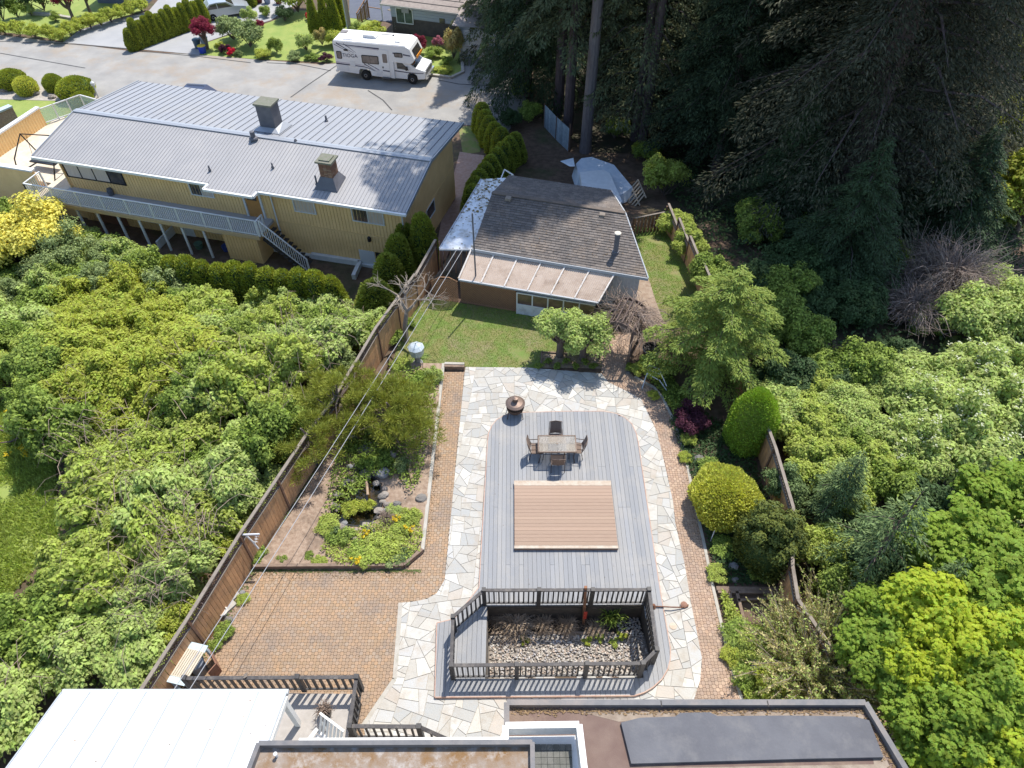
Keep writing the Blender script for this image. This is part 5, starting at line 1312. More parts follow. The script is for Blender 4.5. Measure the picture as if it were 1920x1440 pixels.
side=MB(); nb_=len(base); cb=cen([p[:2] for p in base])
ringt=[(cb[0]+(p[0]-cb[0])*.88,cb[1]+(p[1]-cb[1])*.88,-1.95) for p in base]
side.mesh(base+ringt,[(i,(i+1)%nb_,(i+1)%nb_+nb_,i+nb_) for i in range(nb_)]+[tuple(range(nb_,2*nb_))]); side.build('side_sheet',M_tarp,tp)
MB().face([TP(1050,302,-2.2),TP(1075,296,-1.9),TP(1078,312,-1.7),TP(1068,312,-1.9)]).mesh([TP(1050,302,-2.2),TP(1075,296,-1.9),TP(1078,312,-1.7),TP(1068,312,-1.9)],[(3,2,1,0)]).build('loose_flap',M_tarp,tp)
# wooden rack / pallets
pr=thing('timber_rack',GT(1186,362),'stack of pale timber lattice racks between tarp and shrubs','pallet')
M_pal=pm('pale_timber',(.34,.27,.19),(.42,.34,.25),7,bump=.3)
a0=Vector(GT(1173,372))+Vector((0,0,.3)); ux=Vector(G(1195,350,a0.z))-a0; uy=Vector(G(1188,398,a0.z))-a0
for k in range(6): p=a0+uy*(k/6); MB().beam(p,p+ux+Vector((0,0,.5)),.09,.03).build('slat',M_pal,pr)
for k in range(3): p=a0+ux*(k/2)+Vector((0,0,.25*k-.05)); MB().beam(p,p+uy,.08,.05).build('bearer',M_pal,pr)
# ================================================================ motorhome
def zfor(X,Y,py,lo=-6,hi=30):
    for _ in range(50):
        m=(lo+hi)/2
        if W(X,Y,m)[1]>py: lo=m
        else: hi=m
    return lo
A0=Vector(GT(687,151)); B0=Vector(GT(775,159)); fx=(B0-A0); fx.z=0; fx.normalize(); rvang=math.atan2(fx.y,fx.x)
rv=thing('motorhome',A0,'white motorhome with dark blue swoosh stripes parked on the asphalt road','motorhome',None,rvang)
M_rv=pm('rv_white_gelcoat',(.70,.70,.69),(.66,.66,.65),1,rough=.35,bump=.02,spec=.5)
M_rvroof=pm('rv_roof',(.78,.77,.75),(.72,.70,.67),2,rough=.6,bump=.05)
M_navy=pm('navy_stripe',(.045,.045,.085),None,rough=.4,bump=0); M_mauve=pm('mauve_stripe',(.40,.33,.38),None,rough=.4,bump=0)
M_tyre=pm('tyre_rubber',(.018,.018,.018),None,rough=.85,bump=.1); M_hub=pm('wheel_hub',(.30,.30,.31),None,rough=.35,metal=.6,bump=0)
M_glass=pm('tinted_glass',(.035,.032,.03),None,rough=.06,bump=0,spec=.8); M_winr=pm('window_reflect',(.16,.135,.12),(.24,.20,.17),3,rough=.2,bump=0)
M_orange=pm('orange_board',(.70,.26,.02),None,bump=0); M_grill=pm('grille',(.09,.09,.095),None,rough=.4,bump=0); M_chrome=pm('chrome_bumper',(.6,.6,.6),None,rough=.2,metal=.8,bump=0)
def rvb(mb,nm,mat,par=rv,smooth=False): return link(nm,mb.me(nm,mat,(0,0,0),smooth),par)
def ext(prof,y0,y1,mat=None,mb=None):
    """profile in x,z extruded over y"""
    mb=mb or MB(); n=len(prof)
    vs=[(x,y0,z) for x,z in prof]+[(x,y1,z) for x,z in prof]
    A=sum(prof[i][0]*prof[(i+1)%n][1]-prof[(i+1)%n][0]*prof[i][1] for i in range(n))
    r=list(range(n)); 
    if A<0: r=r[::-1]
    mb.mesh(vs,[tuple(r),tuple(i+n for i in r[::-1])]+[(r[(i+1)%n],r[i],r[i]+n,r[(i+1)%n]+n) for i in range(n)],mat); return mb
wy=2.35
# body with wheel arch cut: several profiles
body=[(-2.4,.62),(-.55,.50),(-.5,.78),(-.36,.95),(.36,.95),(.5,.78),(.55,.45),(2.52,.38),(2.52,1.72),(3.95,1.66),(4.18,1.80),(4.30,2.05),(3.95,2.80),(3.62,2.98),(-2.3,3.0),(-2.4,2.93)]
rvb(ext(body,0,wy),'body',M_rv)
rvb(ext([(-2.37,2.99),(3.6,2.97),(3.6,3.03),(-2.3,3.05)],.06,wy-.06),'roof',M_rvroof)
cab=[(2.5,.38),(3.55,.38),(3.58,.72),(3.78,.93),(4.15,.93),(4.38,.72),(4.42,.42),(5.0,.50),(5.06,.80),(5.02,1.12),(4.25,1.32),(3.72,1.72),(2.5,1.74)]
rvb(ext(cab,.10,wy-.10),'cab',M_rv)
# windshield and bonnet glass
g=MB().mesh([(4.27,.18,1.335),(4.27,wy-.18,1.335),(3.74,wy-.22,1.72),(3.74,.22,1.72)],[(0,1,2,3)]); rvb(g,'windscreen',M_glass)
g=MB().mesh([(4.316,.35,2.12),(4.316,wy-.35,2.12),(4.06,wy-.35,2.62),(4.06,.35,2.62)],[(0,1,2,3)]); rvb(g,'overcab_window',M_glass)
g=MB().beam((4.36,.5,2.03),(4.36,wy-.4,2.03),.05,.22); rvb(g,'orange_panel',M_orange)
rvb(MB().box((5.06,wy/2,.92),(.05,1.5,.28)),'grille',M_grill)
for y in (.30,wy-.30): rvb(MB().box((5.06,y,.95),(.05,.22,.20)),'headlight',pm('lamp_glass',(.5,.5,.5),None,rough=.15,bump=0))
rvb(MB().box((5.14,wy/2,.60),(.16,2.15,.20)),'bumper',M_chrome)
rvb(MB().beam((-2.48,.1,.55),(-2.48,wy-.1,.55),.14,.16),'rear_bumper',M_rv)
def wheel(x,y,r=.40,w=.25,par=rv):
    o=link('wheel',None,par); o.empty_display_size=.1
    o.location=(x,y,r)
    def rot(mb): mb.v=[(a,c_,b_) for a,b_,c_ in mb.v]; mb.f=[f[::-1] for f in mb.f]; return mb
    t=rot(MB().lathe((0,0,-w/2),[(r*.62,0),(r*.97,.02),(r,.06),(r,w-.06),(r*.97,w-.02),(r*.62,w)],20)); link('tyre',t.me('tyre',M_tyre),o)
    h=rot(MB().lathe((0,0,-w/2-.01),[(.03,.03),(.12,.0),(.20,.05),(r*.6,.03),(r*.63,w*.9)],14)); link('rim',h.me('rim',M_hub),o)
for x in(0,3.97):
    for y in(.14,wy-.14): wheel(x,y)
# side fittings (near side y=0)
def sp(poly,nm,mat,y=-.006,par=rv): 
    n=len(poly); A=sum(poly[i][0]*poly[(i+1)%n][1]-poly[(i+1)%n][0]*poly[i][1] for i in range(n))
    P=poly if A>0 else poly[::-1]
    return rvb(ext(P,y,y+.02),nm,mat,par)
def rbox(x0,x1,z0,z1,c=.06): return [(x0+c,z0),(x1-c,z0),(x1,z0+c),(x1,z1-c),(x1-c,z1),(x0+c,z1),(x0,z1-c),(x0,z0+c)]
for x0,x1,z0,z1 in ((-2.22,-1.78,1.62,2.22),(-.12,1.30,1.42,2.08),(2.68,3.36,2.12,2.48)):
    f=sp(rbox(x0,x1,z0,z1),'side_window',M_black,-.03); 
    k=1 if x1-x0<.6 else 2
    for i in range(k): sp(rbox(x0+.05+(x1-x0-.1)*i/k+.01,x0+.05+(x1-x0-.1)*(i+1)/k-.01,z0+.06,z1-.06,.03),'pane',M_winr,-.04,f)
d=sp(rbox(1.52,2.16,.55,2.62,.04),'entry_door',M_rv,-.028); sp(rbox(1.66,2.04,1.60,2.30,.05),'door_window',M_winr,-.045,d); sp(rbox(1.56,1.66,1.15,1.30,.02),'door_handle',M_black,-.05,d)
cd=sp([(2.75,1.18),(3.72,1.10),(3.62,1.28),(3.22,1.66),(2.75,1.66)],'cab_window',M_glass,.085)
for x0,x1,z0,z1 in ((-2.2,-1.35,.68,1.12),(-1.2,-.75,1.05,1.5),(1.0,1.45,.55,.95)): sp(rbox(x0,x1,z0,z1,.02),'hatch',pm('rv_hatch',(.62,.62,.62),None,rough=.4,bump=0),-.018)
for k in range(4): sp([(-1.17,1.10+.09*k),(-.78,1.10+.09*k),(-.78,1.13+.09*k),(-1.17,1.13+.09*k)],'vent_slat',M_rv,-.035)
# stripes
def band(p,w0,w1,mat,y=-.012,nm='stripe'):
    up=[];dn=[]
    n=len(p)
    for i,(x,z) in enumerate(p):
        w=w0+(w1-w0)*i/(n-1); up.append((x,z+w/2)); dn.append((x,z-w/2))
    sp(up+dn[::-1],nm,mat,y)
band([(-2.38,1.22),(-.9,1.17),(.0,1.12),(.5,1.02),(.85,.86)],.10,.03,M_navy); band([(-2.38,1.34),(-.9,1.29),(.1,1.24)],.05,.02,M_mauve)
band([(-1.9,2.82),(-1.2,2.74),(.2,2.70),(1.45,2.66)],.02,.11,M_navy); band([(-1.3,2.66),(.2,2.60),(1.4,2.56)],.02,.04,M_mauve)
band([(-2.1,2.85),(-1.5,2.52),(-.7,2.16)],.11,.01,M_navy); band([(-2.32,2.75),(-1.6,2.42),(-.95,2.12)],.05,.01,M_navy); band([(-1.5,2.82),(-1.1,2.6),(-.55,2.2)],.08,.01,M_navy)
band([(.0,1.38),(.5,1.12),(1.0,.84)],.09,.01,M_navy); band([(.35,1.38),(1.0,1.1),(1.5,.82)],.06,.02,M_navy); band([(.9,1.1),(1.3,.92),(1.9,.62)],.02,.07,M_mauve); band([(1.56,.98),(2.14,.94)],.09,.09,M_navy,-.036)
band([(2.56,2.42),(3.0,2.40)],.10,.10,M_navy); band([(3.4,2.36),(4.0,2.30)],.10,.08,M_navy); band([(2.52,.98),(3.6,.92),(4.4,.92),(4.95,.95)],.09,.05,M_navy,.094)
sp(rbox(-1.55,-1.20,2.28,2.42,.02),'badge',M_black,-.02)
def text(s,size,loc,rot,mat,par,name='lettering',ext_=.004):
    cu=bpy.data.curves.new(name,'FONT'); cu.body=s; cu.size=size; cu.extrude=ext_; cu.align_x='LEFT'; cu.space_character=1.05
    o=bpy.data.objects.new('tmp',cu); COL.objects.link(o); dg=bpy.context.evaluated_depsgraph_get(); me=bpy.data.meshes.new_from_object(o.evaluated_get(dg)); bpy.data.objects.remove(o)
    me.materials.clear(); me.materials.append(mat); r=link(name,me,par,loc,rot); return r
text('TIOGA',.40,(-1.72,-.02,1.80),(math.pi/2,0,0),M_navy,rv)
# roof gear
rvb(ext([(-.1,3.03),(.75,3.03),(.98,3.10),(.75,3.27),(-.1,3.27)],.9,1.55),'air_conditioner',pm('ac_white',(.55,.56,.58),None,rough=.5,bump=.1))
for k in range(5): rvb(MB().box((-.12,.96+.13*k,3.15),(.02,.07,.16)),'ac_vent',M_grill)
rvb(MB().box((-1.2,.42,3.08),(.85,.30,.07)),'roof_hatch',M_rvroof); rvb(MB().box((2.85,.75,3.08),(.42,.42,.12)),'roof_hatch',M_rvroof)
rvb(MB().box((-2.0,1.75,3.07),(.55,.5,.06)),'roof_hatch',M_winr)
rvb(MB().tube([(1.1,1.75,3.10),(2.2,1.75,3.10)],.025,6),'antenna',M_grill); rvb(MB().lathe((2.15,1.75,3.03),[(.07,0),(.07,.1),(.02,.12)],8),'antenna_base',M_grill)
rvb(MB().box((1.84,-.10,.42),(.7,.25,.05)),'step',M_grill)
for s in(-.12,wy+.0): rvb(MB().box((3.62,s+.02,1.32),(.14,.18,.26)),'mirror',M_black)
for k in range(5): rvb(MB().tube([(-2.50,1.55,1.0+.4*k),(-2.50,2.0,1.0+.4*k)],.02,5),'ladder_rung',M_rv)
# ================================================================ silver car
a=Vector(GT(402,40)); b=Vector(GT(459,31)); fx=(b-a); fx.z=0; fx.normalize()
car=thing('parked_car',a-fx*.8,'silver hatchback car parked on the driveway behind the cedar row','car',None,math.atan2(fx.y,fx.x))
M_silver=pm('silver_paint',(.42,.44,.46),None,rough=.25,metal=.4,bump=0,spec=.6)
prof=[(0,.35),(.12,.9),(.25,1.05),(.75,1.48),(1.4,1.55),(2.3,1.50),(2.95,1.08),(3.9,.92),(4.3,.72),(4.35,.35)]
cb_=ext(prof,.0,1.75); link('body',cb_.me('body',M_silver),car)
for (p,nm,y) in (([(.45,1.02),(.82,1.40),(1.35,1.46),(1.38,1.02)],'side_window',-.012),([(1.45,1.02),(1.43,1.46),(2.22,1.41),(2.75,1.04)],'side_window',-.012)):
    A=1; link(nm,ext(p,y,y+.02).me(nm,M_glass),car); link(nm,ext(p,1.745,1.765).me(nm,M_glass),car)
link('rear_window',MB().mesh([(.26,.2,1.07),(.26,1.55,1.07),(.74,1.45,1.485),(.74,.3,1.485)],[(3,2,1,0)]).me('rear_window',M_glass),car)
link('windscreen',MB().mesh([(2.93,.15,1.105),(2.93,1.6,1.105),(2.33,1.5,1.505),(2.33,.25,1.505)],[(0,1,2,3)]).me('windscreen',M_glass),car)
M_red=pm('tail_lamp',(.35,.02,.02),None,rough=.3,bump=0)
for y in(.16,1.59): link('tail_light',MB().box((.10,y,.85),(.12,.24,.26)).me('tail_light',M_red),car)
for x in(.8,3.5):
    for y in(.08,1.67): wheel(x,y,.33,.2,car)
# ================================================================ grey neighbour house
M_gsid=pm('pale_grey_siding',(.36,.39,.42),(.33,.36,.39),1,bump=.1); M_roofb=pm('brown_roof_tile',(.26,.215,.19),(.33,.28,.24),3,bump=.5,rand=.1)
P0=Vector(GT(737,60)); P1=Vector(GT(915,84)); d=(P1-P0); d.z=0; Ln=d.length; d.normalize(); nrm=Vector((-d.y,d.x,0))
gh=thing('grey_house',P0,'pale grey clapboard house with brown roof beyond the motorhome','house')
ez=zfor(P0.x,P0.y,2)
def gp(a,b,z): p=P0+d*a+nrm*b; return Vector((p.x,p.y,z))
ez=min(ez,1.9); bz=-4.0
MB().prism([gp(0,.05,0)[:2],gp(Ln,.05,0)[:2],gp(Ln,9,0)[:2],gp(0,9,0)[:2]],bz,bz+1.35).build('basement_wall',pm('dark_basement',(.07,.06,.055),(.10,.085,.075),3,bump=.3),gh)
MB().prism([gp(0,0,0)[:2],gp(Ln,0,0)[:2],gp(Ln,9,0)[:2],gp(0,9,0)[:2]],bz+1.35,ez).build('wall',M_gsid,gh)
k=0; z=bz+1.4
while z<ez-.05:
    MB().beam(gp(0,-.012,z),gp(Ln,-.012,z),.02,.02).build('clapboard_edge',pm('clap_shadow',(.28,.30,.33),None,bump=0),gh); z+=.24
MB().mesh([gp(-.6,-.7,ez-.05),gp(Ln+.3,-.7,ez-.05),gp(Ln+.3,4.5,ez+1.3),gp(-.6,4.5,ez+1.3),gp(-.6,9.5,ez-.05),gp(Ln+.3,9.5,ez-.05)],[(0,1,2,3),(3,2,5,4)]).build('roof',M_roofb,gh)
m=MB()
for k in range(7): m.beam(gp(-.6,-.7+.75*k,ez-.03+.194*k),gp(Ln+.3,-.7+.75*k,ez-.03+.194*k),.05,.05)
m.build('roof_course',pm('roof_course_dark',(.20,.165,.14),None,bump=.2),gh)
MB().beam(gp(-.6,-.75,ez-.08),gp(Ln+.3,-.75,ez-.08),.12,.12).build('gutter',pm('gutter_tan',(.42,.38,.34),None,bump=0),gh)
sx=Ln/(915-737)
wn=MB(); o=None
a0,a1=(747-737)*sx,(779-737)*sx; z0,z1=ez-1.75,ez-.45
for (x0,x1,y0,y1) in ((a0,a1,z0,z0+.07),(a0,a1,z1-.07,z1),(a0,a0+.07,z0,z1),(a1-.07,a1,z0,z1),((a0+a1)/2-.03,(a0+a1)/2+.03,z0,z1)): wn.beam(gp(x0,-.03,(y0+y1)/2),gp(x1,-.03,(y0+y1)/2),.07,y1-y0)
o=wn.build('window',M_white,gh)
for x0,x1 in ((a0+.05,(a0+a1)/2-.03),((a0+a1)/2+.03,a1-.05)): MB().beam(gp(x0,-.015,(z0+z1)/2),gp(x1,-.015,(z0+z1)/2),.03,z1-z0-.1).build('pane',pm('green_glass',(.05,.07,.05),(.12,.15,.12),2,rough=.1,bump=0),o)
x0=(760-737)*sx; MB().beam(gp(x0,-.12,bz+2.2),gp(x0+.7,-.12,bz+2.2),.25,.6).build('air_conditioner',pm('ac_grey',(.30,.29,.29),None,bump=.2),gh)
x0=(828-737)*sx; MB().beam(gp(x0,-.02,ez-1.1),gp(x0+.5,-.02,ez-1.1),.05,.4).build('small_vent',M_glassd,gh)
# front garage wing
Q0=Vector(GT(862,107)); Q1=Vector(GT(980,118)); e=(Q1-Q0); e.z=0; Lg=e.length; e.normalize(); en=Vector((-e.y,e.x,0))
def qp(a,b,z): p=Q0+e*a+en*b; return Vector((p.x,p.y,z))
MB().prism([qp(0,0,0)[:2],qp(Lg,0,0)[:2],qp(Lg,7,0)[:2],qp(0,7,0)[:2]],bz,bz+2.7).build('garage_wall',M_gsid,gh)
MB().mesh([qp(-.4,-.5,bz+2.75),qp(Lg,-.5,bz+2.75),qp(Lg,7,bz+3.6),qp(-.4,7,bz+3.6)],[(0,1,2,3)]).build('garage_roof',M_roofb,gh)
for k in range(5): MB().beam(qp(.3,-.02,bz+.3+.45*k),qp(Lg*.6,-.02,bz+.3+.45*k),.03,.42).build('garage_door_panel',M_white,gh)
# timber gate and stair of the grey house
M_tg=pm('brown_timber',(.26,.15,.09),(.32,.20,.13),5,bump=.3)
tg=thing('timber_stair_rail',GT(672,44),'brown timber stair railing beside the utility pole','railing')
a,b=Vector(GT(672,46)),Vector(GT(693,34)); u=Vector((0,0,1))
MB().beam(a+u*1.0,b+u*1.9,.10,.08).build('top_rail',M_tg,tg); MB().beam(a+u*.75,b+u*1.6,.06,.06).build('rail',M_tg,tg)
for t in (0,.35,.7,1): p=a+(b-a)*t; MB().beam(p,p+u*(1.05+.9*t),.10,.10).build('post',M_tg,tg)
for t in range(9): p=a+(b-a)*(t/9+.05); MB().beam(p+u*.1,p+u*(.8+.85*t/9),.10,.03,up=(0,1,0)).build('board',M_tg,tg)
c_=Vector(GT(718,38)); MB().beam(b+u*1.0,c_+u*1.0,.08,.06).build('rail',M_tg,tg)
MB().beam(c_+u*0,c_+u*4.5,.13,.13).build('white_post',M_white,tg)
for t in range(4): MB().beam(c_+Vector((.6+.35*t,.2+.2*t,.9+.35*t)),c_+Vector((1.3+.35*t,-.5+.2*t,.9+.35*t)),.3,.05).build('step',M_fcap,tg)
tagit(drape(PP([(655,0),(655,34),(735,42),(740,0),(735,-30),(655,-30)]),.03,2).build('shaded_driveway',pm('shade_tinted_asphalt',(.09,.10,.13),(.11,.12,.15),1,bump=.1)),kind='structure')  # shade is put into the dark blue surface colour
for k,(px_,l) in enumerate(((746,'left one of two white yard signs in front of the grey house'),(754,'right one of two white yard signs in front of the grey house'))):
    c=GT(px_,60+k); t=thing('yard_sign',c,l,'sign'); MB().box((c[0],c[1],c[2]+.55),(.42,.05,.62)).build('sign_board',M_wp,t); MB().box((c[0]+.02,c[1]-.03,c[2]+.58),(.2,.02,.25)).build('blue_mark',pm('sign_blue',(.10,.22,.42),None,bump=0),t)
    for s in(-.15,.15): MB().box((c[0]+s,c[1],c[2]+.15),(.02,.02,.3)).build('stake',M_grill,t)
# utility pole
c=GT(657,63); up_=thing('utility_pole',c,'weathered wooden utility pole behind the motorhome at the top edge','pole')
MB().tube([(c[0],c[1],c[2]-.2),(c[0]+.0,c[1],c[2]+11)],[.20,.15],12).build('shaft',pm('pole_wood',(.25,.21,.175),(.31,.27,.23),8,bump=.5,stretch=(3,3,.3)),up_)
MB().tube([(c[0]-.16,c[1]-.14,c[2]),(c[0]-.16,c[1]-.14,c[2]+3.2)],.06,6).build('cable_guard',pm('guard_grey',(.42,.44,.46),None,bump=0),up_)
MB().beam((c[0]-1.2,c[1],c[2]+10.3),(c[0]+1.2,c[1],c[2]+10.3),.12,.12).build('crossarm',M_tg,up_)
# bins and pots at the garden corner
for k,(px_,py_,cl,l,r,h) in enumerate(((381,99,(.02,.05,.38),'bright blue recycling tub at the driveway corner under the red maple',.34,.6),(372,90,(.05,.09,.12),'dark teal bin behind the blue tub',.33,.75),(386,88,(.25,.30,.33),'grey blue lidded bin beside the red maple',.35,.85))):
    c=GT(px_,py_); t=thing('recycling_bin',c,l,'bin'); mm_=pm(('blue_bin','teal_bin','greyblue_bin')[k],cl,None,rough=.4,bump=0)
    MB().lathe(c,[(r*.8,0),(r,h*.9),(r*1.1,h*.92),(r*1.1,h)],10).build('tub',mm_,t); MB().lathe((c[0],c[1],c[2]+h),[(r*1.1,0),(r*.7,.08),(.0,.1)],10).build('lid' if k else 'contents',mm_ if k else pm('yellow_tip',(.7,.5,.05),None,bump=0),t)
# far driveway things: a bench and red planters near the top edge
c=GT(475,6); t=thing('garden_bench',c,'small white and black bench on the far driveway','bench')
for k in range(3): MB().box((c[0],c[1]-.2+.2*k,c[2]+.45),(1.1,.14,.04)).build('seat_slat',M_white,t)
for k in range(2): MB().box((c[0],c[1]+.35,c[2]+.7+.2*k),(1.1,.04,.12)).build('back_slat',M_black,t)
for s in(-.5,.5): MB().box((c[0]+s,c[1],c[2]+.22),(.05,.5,.44)).build('leg',M_black,t)
for k,(px_,cl,l) in enumerate(((487,(.20,.05,.04),'red brown planter at the far driveway, left one'),(502,(.25,.30,.40),'blue grey planter on the far driveway between red ones'),(523,(.20,.05,.04),'red brown planter at the far driveway, right one'))):
    c=GT(px_,5+k); solo(MB().lathe(c,[(.25,0),(.4,.6),(.42,.7),(.3,.68),(.0,.6)],10),'planter',pm(('red_glaze','blue_glaze','red_glaze')[k],cl,None,rough=.4,bump=0),l,'planter')
# roof edge of a car hidden behind the yellow house
c=Vector(GT(312,208)); t=thing('parked_car',c,'dark car mostly hidden behind the yellow house roof','car',None,-.12)
c2=ext([(0,.3),(.1,.9),(.8,1.0),(1.4,1.45),(3.0,1.45),(3.7,.98),(4.5,.85),(4.6,.3)],0,1.75); link('body',c2.me('body',pm('dark_blue_paint',(.04,.05,.09),None,rough=.3,bump=0)),t)
link('rack',MB().beam((1.5,.2,1.5),(2.9,.2,1.5),.04,.04).beam((1.5,1.5,1.5),(2.9,1.5,1.5),.04,.04).me('rack',M_hub),t)
# pebble faced wall at the left edge
a,b=GT(-30,262),GT(38,232); t=thing('pebble_wall',a,'low wall faced with brown pebbles at the left edge','wall')
MB().beam((a[0],a[1],a[2]+.4),(b[0],b[1],b[2]+.4),.3,1.9).build('wall_core',pm('pebble_dash',(.22,.16,.14),(.34,.28,.25),14,bump=.9,bscale=20),t)
MB().beam((a[0],a[1],a[2]+1.4),(b[0],b[1],b[2]+1.4),.5,.12).build('wall_cap',pm('blue_grey_cap',(.40,.48,.52),None,bump=.05),t)
# ================================================================ vegetation
LM={}
for k_,a_,b_,t_,r_,c_ in (
 ('bright',(.29,.38,.07),(.35,.42,.09),.42,.5,(.42,.47,.12)),('mid',(.23,.32,.06),(.29,.36,.08),.40,.5,(.17,.24,.05)),
 ('yellowgreen',(.34,.40,.06),(.28,.37,.06),.40,.45,(.44,.45,.09)),('golden',(.74,.66,.13),(.68,.62,.18),.35,.35,(.55,.55,.10)),
 ('globe',(.52,.56,.11),(.42,.48,.09),.30,.4,(.64,.63,.14)),('pine',(.24,.27,.045),(.17,.215,.04),.25,.5,(.32,.33,.06)),
 ('spruce',(.18,.25,.055),(.11,.17,.04),.2,.5,(.33,.39,.08)),('fir',(.064,.064,.040),(.085,.080,.052),.12,.5,(.048,.060,.034)),
 ('fir2',(.040,.062,.032),(.058,.08,.038),.12,.5,(.035,.052,.028)),('hemlock',(.10,.12,.06),(.06,.08,.042),.15,.5,(.16,.17,.085)),
 ('cedar',(.28,.34,.05),(.18,.24,.04),.2,.45,(.42,.45,.07)),('cedar2',(.26,.42,.05),(.16,.29,.04),.18,.4,(.34,.46,.06)),
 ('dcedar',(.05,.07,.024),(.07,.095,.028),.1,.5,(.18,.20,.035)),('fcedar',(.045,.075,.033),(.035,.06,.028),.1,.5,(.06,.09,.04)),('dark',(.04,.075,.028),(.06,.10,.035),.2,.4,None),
 ('purple',(.055,.016,.03),(.08,.025,.04),.15,.4,None),('red',(.24,.028,.055),(.17,.022,.045),.3,.4,(.32,.045,.07)),
 ('crimson',(.65,.02,.05),(.55,.015,.04),.2,.2,None),('pink',(.55,.22,.25),(.45,.16,.2),.2,.3,None),
 ('grey',(.25,.32,.12),(.31,.36,.15),.33,.5,(.18,.24,.09)),('blue',(.14,.20,.075),(.18,.235,.09),.18,.5,(.09,.14,.05)),
 ('white',(.60,.60,.44),(.50,.52,.36),.25,.2,None),('variegated',(.50,.53,.44),(.30,.38,.26),.2,.4,(.58,.58,.50)),
 ('amber',(.42,.33,.11),(.30,.31,.08),.2,.35,(.50,.38,.16)),('maple',(.21,.32,.045),(.15,.25,.04),.42,.45,(.31,.40,.055)),
 ('maple_lit',(.36,.46,.045),(.23,.36,.045),.44,.35,(.50,.54,.05)),('pale',(.36,.45,.13),(.28,.38,.10),.38,.5,(.45,.51,.18)),
 ('grass',(.19,.31,.05),(.25,.33,.07),.3,.45,None),('meadow',(.27,.37,.07),(.36,.43,.10),.35,.4,None),('yflower',(.65,.50,.03),(.6,.45,.03),.2,.2,None),('catkin',(.62,.55,.26),(.5,.45,.2),.25,.3,None)):
    LM[k_]=leafmat('foliage_'+k_,a_,b_,t_,r_,c_)
M_barkt=pm('tree_bark',(.115,.085,.07),(.165,.13,.11),6,bump=.9,bscale=18,stretch=(2,2,.4),rough=.95)
M_barkd=pm('dark_bark',(.075,.055,.055),(.11,.085,.085),6,bump=1,bscale=14,stretch=(2,2,.35),rough=.95)
M_twig=pm('pale_twig',(.32,.27,.22),(.24,.19,.15),10,bump=.2); M_twigb=pm('brown_twig',(.21,.15,.115),(.30,.23,.18),10,bump=.2,isl=True,rand=.3)
TPL={}
def tpl(key,f):
    if key not in TPL: TPL[key]=f()
    return TPL[key]
def t_shrub(seed,R,Hh,K,N,L,Wd,mat,extra=None,up=.5,low=.1,rcf=(.26,.42),twigs=12,power=.35,squash=.8,shell=.5):
    rg=np.random.default_rng(seed)
    C,rc=ellipsoid_clumps(rg,K,(R,R,Hh*.55),Hh*.42,low,power,rcf)
    V=clump_leaves(rg,C,rc,N,L,Wd,up=up,squash=squash,shell=shell)
    V[:,2]=np.maximum(V[:,2],-.1+rg.random(len(V))*.05)
    parts=[('foliage',npmesh('foliage',V,LM[mat]))]
    mb=MB(); limbs(mb,C,(0,0,-.05),.05*R,rg,twigs)
    parts.append(('stem',mb.me('stem',M_barkt)))
    if extra:
        m2,n2,L2=extra
        idx=rg.integers(0,K,n2); w=unit(n2,rg); w[:,2]=np.abs(w[:,2])*.9+.3; w/=np.linalg.norm(w,axis=1,keepdims=True)
        c=C[idx]+w*rc[idx][:,None]*1.02
        P=np.repeat(c,7,axis=0)+rg.normal(size=(n2*7,3))*L2*.45*np.array([1,1,.25])
        Nn=np.tile([0,0,1.0],(len(P),1))+rg.normal(size=(len(P),3))*.35; D=rg.normal(size=(len(P),3))*np.array([1,1,.2])
        parts.append(('flower_cluster',npmesh('flower_cluster',quads(P,D,Nn,L2*.55,L2*.5),LM[m2])))
    return parts
def t_tree(seed,R,Hh,trunk,K,N,L,Wd,mat,lobes=1,rcf=(.26,.4),tr=.12,nl=14,power=.35,squash=.7,up=.6,low=.3):
    rg=np.random.default_rng(seed)
    ch=Hh-trunk; C,rc=ellipsoid_clumps(rg,K,(R,R,ch*.6),trunk+ch*.45,low,power,rcf)
    if lobes>1:
        n=N//lobes; k=rg.integers(0,len(C),n); w=unit(n,rg); w[:,2]=np.where(rg.random(n)<.8,np.abs(w[:,2]),w[:,2]); r=rg.random(n)**.5
        off=w*(r*rc[k])[:,None]; off[:,2]*=squash; P=C[k]+off; Nn=w*.8+np.array([0,0,up+.3])+rg.normal(size=(n,3))*.35; Nn/=np.linalg.norm(Nn,axis=1,keepdims=True)
        D=np.cross(Nn,unit(n,rg)); D/=np.linalg.norm(D,axis=1,keepdims=True); Sd=np.cross(D,Nn); VV=[]; s=rg.uniform(.7,1.2,n)
        for a in np.linspace(-1.15,1.15,lobes):
            d=D*math.cos(a)+Sd*math.sin(a); d[:,2]-=.12; VV.append(quads(P,d,Nn+rg.normal(size=(n,3))*.1,L*s*(1-.25*abs(a)/1.15),Wd*s,.05))
        V=np.concatenate([v.reshape(n,4,3) for v in VV],1).reshape(-1,3)
    else: V=clump_leaves(rg,C,rc,N,L,Wd,up=up,squash=squash)
    mb=MB(); mb.tube([(0,0,-.3),(.03*R,.02,trunk*.5),(0,.03,trunk+ch*.3),(.05,0,trunk+ch*.6)],[tr*1.2,tr,tr*.75,tr*.4],8)
    for i in rg.permutation(K)[:nl]:
        c=C[i]; z0=trunk*rg.uniform(.8,1.0)+ch*.25*rg.random(); b=np.array([0,0,z0]); m=(b+c)/2-np.array([0,0,.1]); mb.tube([b,m,c],[tr*.5,tr*.32,tr*.1],5,cap=False)
    return [('crown',npmesh('crown',V,LM[mat])),('trunk',mb.me('trunk',M_barkt))]
